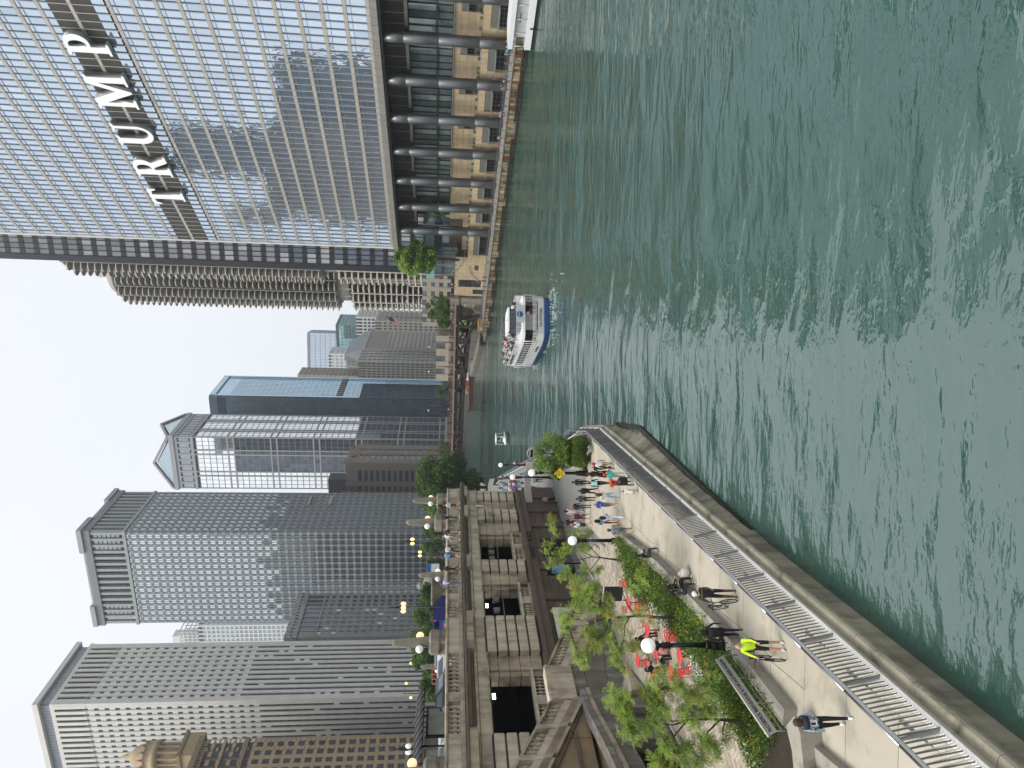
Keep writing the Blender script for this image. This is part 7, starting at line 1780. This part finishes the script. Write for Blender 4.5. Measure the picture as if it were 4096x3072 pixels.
# two men with bicycles, woman with open arms, woman reading her phone
def bicycle(loc, az, label, col, steer=0, step=False):
    T = thing('bicycle', label, 'bicycle', loc, az); fr = M('bike_'+col, col, rough=.35, metal=.5, var=.02); ty = M('tyre', '161616', rough=.8, var=0); st = M('spoke', '9a9c9e', metal=.8, rough=.3)
    for y, st_ in ((-.52, 0), (.54, radians(steer))):
        ring = [(.34*cos(t)*sin(-st_)*1.0, y+.34*cos(t)*cos(st_), .345+.34*sin(t)) for t in np.linspace(0, 2*pi, 29)]
        w_ = MB().tube(ring, .02, 6, cap=False).build('wheel', ty, T)
        mb = MB()
        for t in np.linspace(0, 2*pi, 17)[:-1]: mb.tube([(0, y, .345), (.32*cos(t)*sin(-st_), y+.32*cos(t)*cos(st_), .345+.32*sin(t))], .003, 3)
        mb.build('spokes', st, T)
    bb_ = (0, -.08, .29); s_ = (0, -.2, .82); hd = (0, .38, .86); hb = (0, .42, .66)
    mb = MB()
    for a, b in ((bb_, s_), (bb_, hb), ((0, -.17, .74 if not step else .5), hb if step else hd), ((0, -.52, .345), bb_), ((0, -.52, .345), (0, -.18, .76)), (hd, hb), (hb, (0, .54, .345))): mb.tube([a, b], .019, 6)
    mb.build('frame', fr, T); MB().tube([(-.3, .32, .98), (-.1, .42, 1.0), (0, .38, .96), (.1, .42, 1.0), (.3, .32, .98)], .015, 6).build('handlebar', blk, T); MB().tube([hd, (0, .38, .97)], .016, 5).build('stem', blk, T)
    MB().add([(-.02, -.06, .88), (.02, -.06, .88), (.08, -.3, .89), (-.08, -.3, .89), (-.02, -.06, .84), (.02, -.06, .84), (.07, -.3, .84), (-.07, -.3, .84)], CUBE_F).build('saddle', blk, T)
    MB().tube([(-.03, -.08, .29), (.03, -.08, .29)], .09, 12).build('chainring', st, T); MB().tube([(.06, -.08, .29), (.06, .06, .2), (.14, .06, .2)], .012, 4).build('pedal', blk, T); MB().tube([(-.06, -.08, .29), (-.06, -.2, .38), (-.14, -.2, .38)], .012, 4).build('pedal', blk, T)
    MB().tube([(0, .06, .42), (0, .2, .55)], .04, 8).build('bottle', M('bottle_grey', '8d9090'), T)
m1 = at(2938, 2372); person(m1, 175, 'bi', 'person in white cap and black sweatshirt walking a bicycle', top='1f2023', legs='151517', shoes='3a4048', skin='d', shorts=True, h=1.82, extra=['cap:cfcdc8', 'scarf:c8c8c6'])
text('CHICAGO', .09, .003, M('gold_print', 'a8853f'), [o for o in C.objects if o.get('label', '').startswith('person in white cap and black sw')][0], (0, .145, 1.36), (radians(90), 0, radians(180)))
bicycle(at(2928, 2418), 150, 'silver and black bicycle pushed by the person in the white cap', '4b4f55')
m2 = at(3145, 2580); person((m2[0]-.1, m2[1]+.3, 1.25), 178, 'bi', 'person in lime yellow jacket and black shorts straddling a bicycle', top='b9dc2a', legs='17181b', shoes='c8c8c6', hair='g', shorts=True, h=1.8, extra=['scarf:bcbcb4'])
for s in (-1, 1): MB().tube([(s*.15, 0, 1.42), (s*.17, 0, 1.12), (s*.15, 0, .98)], [.06, .075, .05], 8).build('side_panel', kk, C.objects[[o.name for o in C.objects if o.get('label', '').startswith('person in lime')][0]])
bicycle(at(3108, 2632), 165, 'dark road bicycle under the rider in the lime jacket', '17181a')
m3 = at(2985, 2540, 1.25); person((m3[0]-.1, m3[1]+.6, 1.25), 165, 'ao', 'person in black puffer jacket and blue top with arms spread wide', top='18181b', legs='1a1c22', shoes='222222', skin='d', h=1.68, extra=['hair:k', 'coat:1a1a1e'])
m4 = at(3392, 2885); o = person(m4, 160, 'ph', 'person in pale denim jacket and black trousers looking at a phone by the steps', top='8fa3b3', legs='141416', shoes='dcdcdc', skin='d', h=1.7, extra=['hair:b', 'bag:8a9ba6'])
MB().bb(-.08, .08, .1, .16, 1.05, 1.42).build('white_shirt', cmat('d2d2d4'), o); MB().bb(-.035, .035, .36, .375, 1.2, 1.34).build('phone', kk, o)
MB().lathe([(.205, 1.28), (.215, 1.36), (.2, 1.44)], n=12).build('dark_yoke', cmat('20232a'), o)
# crowd further along the riverwalk
rr = random.Random(21)
tops = ['c9c9c7', '2a2c30', '6f8aa6', 'b6a6c9', '1b1c1f', '3c6f8c', '8c3a35', 'c5b9a5', '30343a', '9aa9b5', '2f9aa6', 'd0d0ce']; lgs = ['20242a', '3a4656', '15161a', '55606c', '8a8070']
kinds_ = {'c9c9c7': 'white', '2a2c30': 'charcoal', '6f8aa6': 'dusty blue', 'b6a6c9': 'lilac', '1b1c1f': 'black', '3c6f8c': 'sea blue', '8c3a35': 'brick red', 'c5b9a5': 'beige', '30343a': 'dark grey', '9aa9b5': 'pale blue', '2f9aa6': 'turquoise', 'd0d0ce': 'bright white'}
lgn = {'20242a': 'dark trousers', '3a4656': 'blue jeans', '15161a': 'black trousers', '55606c': 'grey trousers', '8a8070': 'khaki trousers'}
used_ = set()
def crowd_person(loc, az, where, pose=None, group=None, h=None):
    for _ in range(60):
        t, l = rr.choice(tops), rr.choice(lgs); cap = rr.random() < .3; cc = rr.choice(['b03030', 'c8c8c4', '20222a'])
        lb = 'person in %s top and %s%s %s' % (kinds_[t], lgn[l], {'b03030': ' with red cap', 'c8c8c4': ' with white cap', '20222a': ' with dark cap'}[cc] if cap else '', where)
        if lb not in used_: break
    used_.add(lb)
    person(loc, az, pose or rr.choice(['wa', 'wb', 'st']), lb, top=t, legs=l, skin=rr.choice('lmd'), hair=rr.choice('kby'), short=rr.random() < .5, shorts=rr.random() < .25, h=h or rr.uniform(1.6, 1.82), group=group, extra=['cap:'+cc] if cap else [])
for i in range(30):
    t = rr.random(); Y = 1895+rr.random()*75; X = 1990+t*190
    if i < 22: X = 1985+rr.random()*95; Y = 1905+rr.random()*65
    q = at(X+18, Y); crowd_person(q, rr.choice([10, 190])+rr.uniform(-25, 25), 'on the far riverwalk', group='crowd on the far riverwalk')
# seated group with red chairs by the far rail
for i in range(7):
    X, Y = 2080+i*18+rr.uniform(-6, 6), 1845+rr.uniform(-14, 26)
    q = at(X, Y+6); mk_chair(q, rr.uniform(0, 360), 'red slatted chair %s by the distant railing' % ['nearest the diamond sign', 'second from the diamond sign', 'in the middle', 'beside the banner post', 'left of the banner post', 'near the globe lamp', 'farthest off'][i])
    if i % 2 == 0: crowd_person((q[0], q[1], 1.24), rr.uniform(0, 360), 'on a far red chair', 'si')
mk_table(at(2120, 1850), 0, 'red cafe table far away beside the curved banner')
# people on the upper street behind the parapet
for (Y, y, t) in ((2070, 66, 0), (2130, 62, 0), (2145, 64, 0), (2198, 62, 0), (2222, 60, 0), (2275, 60, 0), (2330, 58, 0), (2362, 62, 0), (2840, 50, 0), (2020, 64, 0)):
    q = aty(1785, Y, y); crowd_person((q[0], y, UPZ), rr.uniform(0, 360), 'behind the stone parapet', group='pedestrians behind the parapet')
# queue on the north quay and street
for i in range(26):
    s = -14+rr.random()*34 if i < 20 else 40+rr.random()*45; x = -5.2+rr.random()*3
    crowd_person(TL(x, s, 2.1), rr.choice([-25, 155])+rr.uniform(-30, 30), 'on the north quay', group='people on the north quay')
for i in range(16):
    q = aty(1790, 1085+i*13, 205+rr.uniform(-6, 10)); crowd_person((q[0], q[1], 10.3), rr.uniform(0, 360), 'beside the bridge end', group='pedestrians by the bridge end')
for i in range(18):
    s = 1+rr.random()*46; a_ = radians(-71.8); crowd_person((20.5+s*sin(a_)+1.2*cos(a_), 213.5+s*cos(a_)-1.2*sin(a_), 10.45), rr.choice([18, 198, -72, 108]), 'crossing the iron bridge', group='pedestrians on the iron bridge')
# ================================================================== boats
ORD = ['first', 'second', 'third', 'fourth', 'fifth', 'sixth', 'seventh', 'eighth', 'ninth', 'tenth', 'eleventh', 'twelfth', 'thirteenth', 'fourteenth', 'fifteenth', 'sixteenth', 'seventeenth', 'eighteenth', 'nineteenth']
def mk_tour():
    # stern-left to bow: the hull heads away and to the left
    bow = Vector((1.9, 121.5, 0)); sr = Vector((12.3, 95.5, 0)); az = degrees(atan2(bow.x-sr.x, bow.y-sr.y))
    az = -13; L = 27.; Wd = 8.9
    a = radians(az); d = Vector((sin(a), cos(a), 0)); o = Vector((8.6, 87.4, 0))
    T = thing('tour_boat', 'two deck white tour boat with blue hull crowded with passengers', 'boat', (o.x, o.y, 0), az)
    T.scale = (.72, .72, .72)
    wh = M('boat_white', 'e2e3e3', rough=.4, var=.06); bl = M('hull_blue', '1c3860', rough=.35, var=.1); gr = M('boat_grey', 'b4b7b4', rough=.5, var=.08); rd = M('rubbing_strake', '4a3530'); dkm = M('boat_interior', '2b2624', var=.3, scale=1)
    def plan(k=1., n=10, b=0.): # half breadth along length, squarish stern with rounded corners, pointed bow
        pts = []
        for y, w_ in ((0, .72), (.35, .82), (1.2, .93), (3, 1.0), (15, 1.0), (19, .93), (22, .75), (24.5, .48), (26.2, .2), (27, .0)):
            pts.append((w_*Wd/2*k, y*1.0+b*(1-y/27)))
        return pts
    def hull(k0, z0, k1, z1, mat, nm, grow=0.):
        p0, p1 = plan(k0), plan(k1); q0 = [(x, y, z0) for x, y in p0]+[(-x, y, z0) for x, y in p0[::-1][1:]]; q1 = [(x, y+grow*y/27, z1) for x, y in p1]+[(-x, y+grow*y/27, z1) for x, y in p1[::-1][1:]]; n = len(q0)
        return MB().add(q0+q1, [tuple(range(n))[::-1], tuple(range(n, 2*n))]+[(i, (i+1) % n, n+(i+1) % n, n+i) for i in range(n)]).build(nm, mat, T)
    hull(.86, -.5, .97, .95, bl, 'hull', .4); hull(.99, .95, 1.0, 1.12, M('hull_light_blue', '5a7fae'), 'stripe', .4); hull(1.0, 1.12, 1.0, 2.15, gr, 'bulwark', .5)
    hull(.8, 2.12, .8, 2.2, dkm, 'main_deck'); 
    hull(1.01, 4.35, 1.02, 4.75, wh, 'upper_deck')
    # cabin
    MB().bb(-3.1, 3.1, 3.2, 21, 2.2, 4.35).build('cabin', dkm, T); MB().bb(-1.6, 1.6, 2.9, 3.2, 2.2, 4.35).build('cabin_front', wh, T)
    for s in (-1, 1):
        for k in range(9): MB().bb(s*3.12-.03, s*3.12+.03, 4+k*1.8, 5.4+k*1.8, 2.7, 4.0).build('window', glass_dark, T)
        for k in range(14): MB().tube([(s*Wd/2*.96, 1.2+k*1.4, 2.1), (s*Wd/2*.96, 1.2+k*1.4, 4.4)], .06, 5).build('stanchion', wh, T)
    p = plan(.99)
    def rails(z0, nn, dz, k=.99, mat=wh, y1=27):
        p = [q for q in plan(k) if q[1] <= y1]; ring = [(-x, y) for x, y in p[::-1]]+[(0, -.05)]+p
        for j in range(nn): MB().tube([(x, y, z0+j*dz) for x, y in ring], .035, 4, smooth=False).build('rail', mat, T)
        mb = MB()
        for (x0, y0), (x1, y1_) in zip(ring[:-1], ring[1:]):
            m_ = max(1, int(hypot(x1-x0, y1_-y0)/.8))
            for k_ in range(m_): mb.tube([(x0+(x1-x0)*k_/m_, y0+(y1_-y0)*k_/m_, z0), (x0+(x1-x0)*k_/m_, y0+(y1_-y0)*k_/m_, z0+dz*(nn-1))], .03, 4)
        mb.build('rail_posts', mat, T)
    rails(2.35, 4, .2); rails(4.95, 6, .19)
    MB().tube([(-x, y, 6.0) for x, y in plan(.99)[::-1]]+[(x, y, 6.0) for x, y in plan(.99)], .04, 4).build('top_rail', rd, T)
    MB().bb(-1.3, 1.9, -.18, -.12, 4.75, 5.95).build('banner', M('banner_pale', 'b3aeb0', rough=.6), T)
    MB().lathe([(.55, 0), (.55, .04)], n=20).build('emblem', M('emblem_blue', '1f5a86'), T).matrix_local = Matrix(((1, 0, 0, .2), (0, 0, -1, -.2), (0, 1, 0, 5.35), (0, 0, 0, 1)))
    text('SHORELINE', .18, .01, wh, T, (.2, -.27, 5.35), (radians(90), 0, 0))
    text('Star of Chicago', .55, .02, kk, T, (-Wd/2*.995-.05, 5.4, 1.68), (radians(90), 0, radians(-90)))
    text('Star of Chicago', .55, .02, kk, T, (-.2, -.08, 1.68), (radians(90), 0, 0)); 
    text('SHORELINE SIGHTSEEING', .6, .02, bl, T, (-Wd/2*1.0-.06, 13, 5.4), (radians(90), 0, radians(-90)))
    # pilot house on the upper deck with canopy
    MB().bb(-1.6, 1.9, 2.6, 5.6, 4.75, 6.9).build('pilot_house', M('pilot_interior', '3a3f42', var=.3), T)
    for k in range(4): MB().bb(-1.5+k*.86, -.75+k*.86, 2.52, 2.6, 5.6, 6.7).build('pilot_window', glass_dark, T)
    MB().bb(-1.9, 2.2, 2.2, 6.4, 6.9, 7.25).build('pilot_roof', wh, T); MB().lathe([(.2, 0), (.2, .1)], (0, 2.9, 7.25), 8).build('light', kk, T)
    MB().bb(2.2, 2.9, 5.8, 8.5, 5.2, 5.3).build('bench', M('bench_red', 'a5352c'), T)
    MB().tube([(1.2+.28*cos(t), -.2+.9, 3.2+.28*sin(t)) for t in np.linspace(0, 2*pi, 14)], .08, 6, cap=False).build('lifebuoy', M('lifebuoy_orange', 'c04a2a'), T)
    for k in range(4): MB().bb(-2.6+k*.5, -2.2+k*.5, .5+k*.25, .8+k*.25, 2.2+k*.4, 2.25+k*.4).build('stair_step', wh, T)
    rg = random.Random(8)
    a2 = radians(az)
    n = 0
    for r in range(15):
        y = (6.5+r*1.28)*.72
        wmax = np.interp(y/.72, [0, 15, 19, 22, 24.5, 26.2], [4., 4., 3.7, 2.9, 1.6, .6])*.72
        x = -wmax; ix = 0
        while x < wmax:
            if rg.random() < .82:
                X = o.x+x*cos(a2)+y*sin(a2); Y = o.y-x*sin(a2)+y*cos(a2)
                for _ in range(200):
                    t, l = rr.choice(tops), rr.choice(lgs); 
                    lb = 'seated passenger in %s top, %s row from the stern, %s seat' % (kinds_[t], ORD[r], ['far left', 'second left', 'third left', 'fourth left', 'centre left', 'centre', 'centre right', 'right of centre', 'near right', 'far right', 'rightmost'][min(10, ix)])
                    break
                pr = person((X, Y, 3.44), az+rg.uniform(-25, 25), 'si', lb, top=t, legs=l, skin=rg.choice('lmdl'), hair=rg.choice('kbyg'), short=rg.random() < .5, h=1.7, group='passengers on the upper deck of the tour boat'); n += 1
            x += .62; ix += 1
    for i, (x, y, lb) in enumerate(((-2.8, 1.0, 'passenger in black standing at the stern rail below'), (.9, 1.2, 'passenger in white standing at the lower stern, middle'), (2.8, 1.4, 'passenger with red top standing at the lower stern corner'), (-3.6, 5, 'passenger leaning on the lower side rail'), (-3.6, 8, 'passenger in striped top at the lower side rail'), (2.6, 1.2, 'crew member in black on the upper deck by the pilot house'))):
        x, y = x*.72, y*.72; X = o.x+x*cos(a2)+y*sin(a2); Y = o.y-x*sin(a2)+y*cos(a2); person((X, Y, 1.6 if i < 5 else 3.44), az+180, 'st', lb, h=1.5, top=['1b1c1f', 'cfcfcd', '9c2f2c', '3a4656', 'b9b9b6', '18191b'][i], legs='20242a', skin='m')
    # bow wave and wake: thin foam collar
    fo = M('foam', 'c9d2d0', rough=.9, var=.3, scale=3)
    rp = plan(.90); r2 = np.random.default_rng(3); mb = MB()
    for k in range(240):
        t = r2.random(); i = min(8, int(t*9)); u = t*9-i; s = r2.choice([-1, 1]); x = (rp[i][0]+(rp[i+1][0]-rp[i][0])*u)+abs(r2.normal())*.35; y = rp[i][1]+(rp[i+1][1]-rp[i][1])*u-abs(r2.normal())*.4
        q = .03+.08*r2.random(); mb.lathe([(q, 0), (q*.8, .03)], (s*x, y, 0), 5)
    for k in range(120):
        y = -abs(r2.normal())*5-.2; x = r2.normal()*2.6+.35*y*r2.choice([-1, 1])*.2; q = .03+.07*r2.random(); mb.lathe([(q*1.6, 0), (q, .02)], (x, y, 0), 5)
    f = mb.build('foam', fo, None, (o.x, o.y, .0), az); f.scale = (.75, .75, .75); tag(f, 'patches of white foam along the tour boat hull and wake', 'foam', None, 'stuff')
mk_tour()
def mk_small():
    q = at(2033, 1757, 0); T = thing('motor_boat', 'small white motor boat with canopy heading towards the camera', 'boat', (q[0], q[1], 0), 195); T.scale = (.82, .82, .82)
    wh = M('boat_white', ''); prof = [(0, 3.2), (.7, 2.2), (1.15, .6), (1.2, -2.6), (0, -2.7)]
    p = prof+[(-x, y) for x, y in prof[::-1][1:-1]]; n = len(p)
    MB().add([(x*.7, y*.9, -.3) for x, y in p]+[(x, y, .75) for x, y in p], [tuple(range(n))[::-1], tuple(range(n, 2*n))]+[(i, (i+1) % n, n+(i+1) % n, n+i) for i in range(n)]).build('hull', M('hull_olive', '6d766a'), T)
    MB().add([(x, y, .75) for x, y in p]+[(x*.97, y*.98, .95) for x, y in p], [tuple(range(n, 2*n))]+[(i, (i+1) % n, n+(i+1) % n, n+i) for i in range(n)]).build('gunwale', wh, T)
    MB().add([(-.6, -.6, .9), (.6, -.6, .9), (.6, .7, .9), (-.6, .7, .9), (-.6, -.6, 1.9), (.6, -.6, 1.9), (.5, .3, 1.9), (-.5, .3, 1.9)], CUBE_F).build('console', wh, T); MB().bb(-.5, .5, .42, .5, 1.4, 1.8).build('windscreen', glass_dark, T)
    MB().bb(-1.1, 1.1, -1.6, 1.3, 3.0, 3.12).build('canopy', wh, T)
    for x in (-1, 1):
        for y in (-1.4, 1.1): MB().tube([(x, y, .9), (x*.9, y, 3.0)], .04, 5).build('canopy_post', wh, T)
    MB().bb(-.25, .25, -3.1, -2.6, .2, 1.4).build('outboard_motor', kk, T)
    person((q[0]+.2, q[1]+.7, .7), 195, 'st', 'person in dark clothes steering the small motor boat', top='25282c', legs='20242a')
mk_small()
def mk_barge():
    a = at(1893, 1500, 0); b = at(1893, 1622, 0); d = Vector((b[0]-a[0], b[1]-a[1], 0)); L = d.length; az = degrees(atan2(d.x, d.y))
    T = thing('work_barge', 'rusty brown flat work barge moored beyond the iron bridge', 'barge', (a[0], a[1], 0), az)
    rb = M('barge_rust', '5a3f33', rough=.8, var=.25, scale=.8)
    MB().add([(0, 1, -.5), (8, 1, -.5), (8, L-1, -.5), (0, L-1, -.5), (0, 0, 2.1), (8, 0, 2.1), (8, L, 2.1), (0, L, 2.1)], CUBE_F).build('hull', rb, T)
    MB().bb(-.15, 0, .5, L-.5, 1.7, 2.0).build('fender', M('barge_fender', '7a4a38'), T); MB().bb(2, 5, 2.2, 4.4, 2.1, 3.6).build('orange_container', M('container_orange', 'a8502c'), T); MB().bb(2, 5, 5, 7.4, 2.1, 3.4).build('tan_crate', M('crate_tan', '9a8658'), T); MB().bb(3, 6, -3, 0, 2.1, 4.6).build('cabin', M('boat_white', ''), T)
    for k in range(5): MB().tube([(.2, 8+k*1.1, 2.1), (.2, 8+k*1.1, 3.1)], .06, 4).build('bollard', kk, T)
mk_barge()
def mk_ferry():
    # white passenger boat cut by the right edge, moored along the quay
    T = thing('passenger_boat', 'white passenger boat with rails at the right edge of the view beside the quay', 'boat', TL(-10.6, -9.8, 0), az_T+180)
    wh = M('ferry_white', 'cfd2d3', rough=.35, var=.04)
    p = [(3, -.5), (3.1, 1), (3.1, 14), (-3.1, 14), (-3.1, 1), (-3, -.5), (0, -1)]; n = len(p)
    def lay(z0, z1, m, nm, k=1.): MB().add([(x*k, y, z0) for x, y in p]+[(x*k, y, z1) for x, y in p], [tuple(range(n))[::-1], tuple(range(n, 2*n))]+[(i, (i+1) % n, n+(i+1) % n, n+i) for i in range(n)]).build(nm, m, T)
    lay(-.4, .5, M('ferry_black', '1b1f22'), 'hull', .95); lay(.5, 1.5, wh, 'bulwark'); MB().bb(-2.7, 2.7, 1.6, 14, 1.5, 3.4).build('cabin', M('ferry_wall', 'a9abab'), T); lay(3.4, 4.1, wh, 'upper_bulwark', 1.02)
    for s in (-1, 1):
        for k in range(5): MB().tube([(s*2.9, k*2.4, 1.5), (s*2.9, k*2.4, 3.5)], .06, 5).build('stanchion', wh, T)
    for x in (-2, 0, 2): MB().tube([(x, -.7, 1.5), (x, -.6, 3.4)], .06, 5).build('stanchion', wh, T)
    text('NO SMOKING', .28, .01, kk, T, (2.75, 5, 2.6), (radians(90), 0, radians(90)))
    MB().tube([(3.2, 3.5, 1.0), (3.2, 3.5, -.1)], .14, 8).build('fender', kk, T)
mk_ferry()
# dark excursion boat half hidden behind the big tree
q = at(1912, 1890, 0); T = thing('cabin_boat', 'dark low cabin boat glimpsed beside the big tree', 'boat', (q[0], 230, 0), 10)
MB().add([(-1.5, -4, -.3), (1.5, -4, -.3), (1.2, 4, -.3), (-1.2, 4, -.3), (-1.9, -4.5, 1), (1.9, -4.5, 1), (1.4, 5, 1), (-1.4, 5, 1)], CUBE_F).build('hull', M('boat_dark', '2c3436'), T); MB().bb(-1.4, 1.4, -3, 2, 1, 2.4).build('cabin', glass_dark, T); MB().bb(-1.6, 1.6, -3.3, 2.3, 2.4, 2.6).build('roof', M('boat_dark2', '5a6264'), T)
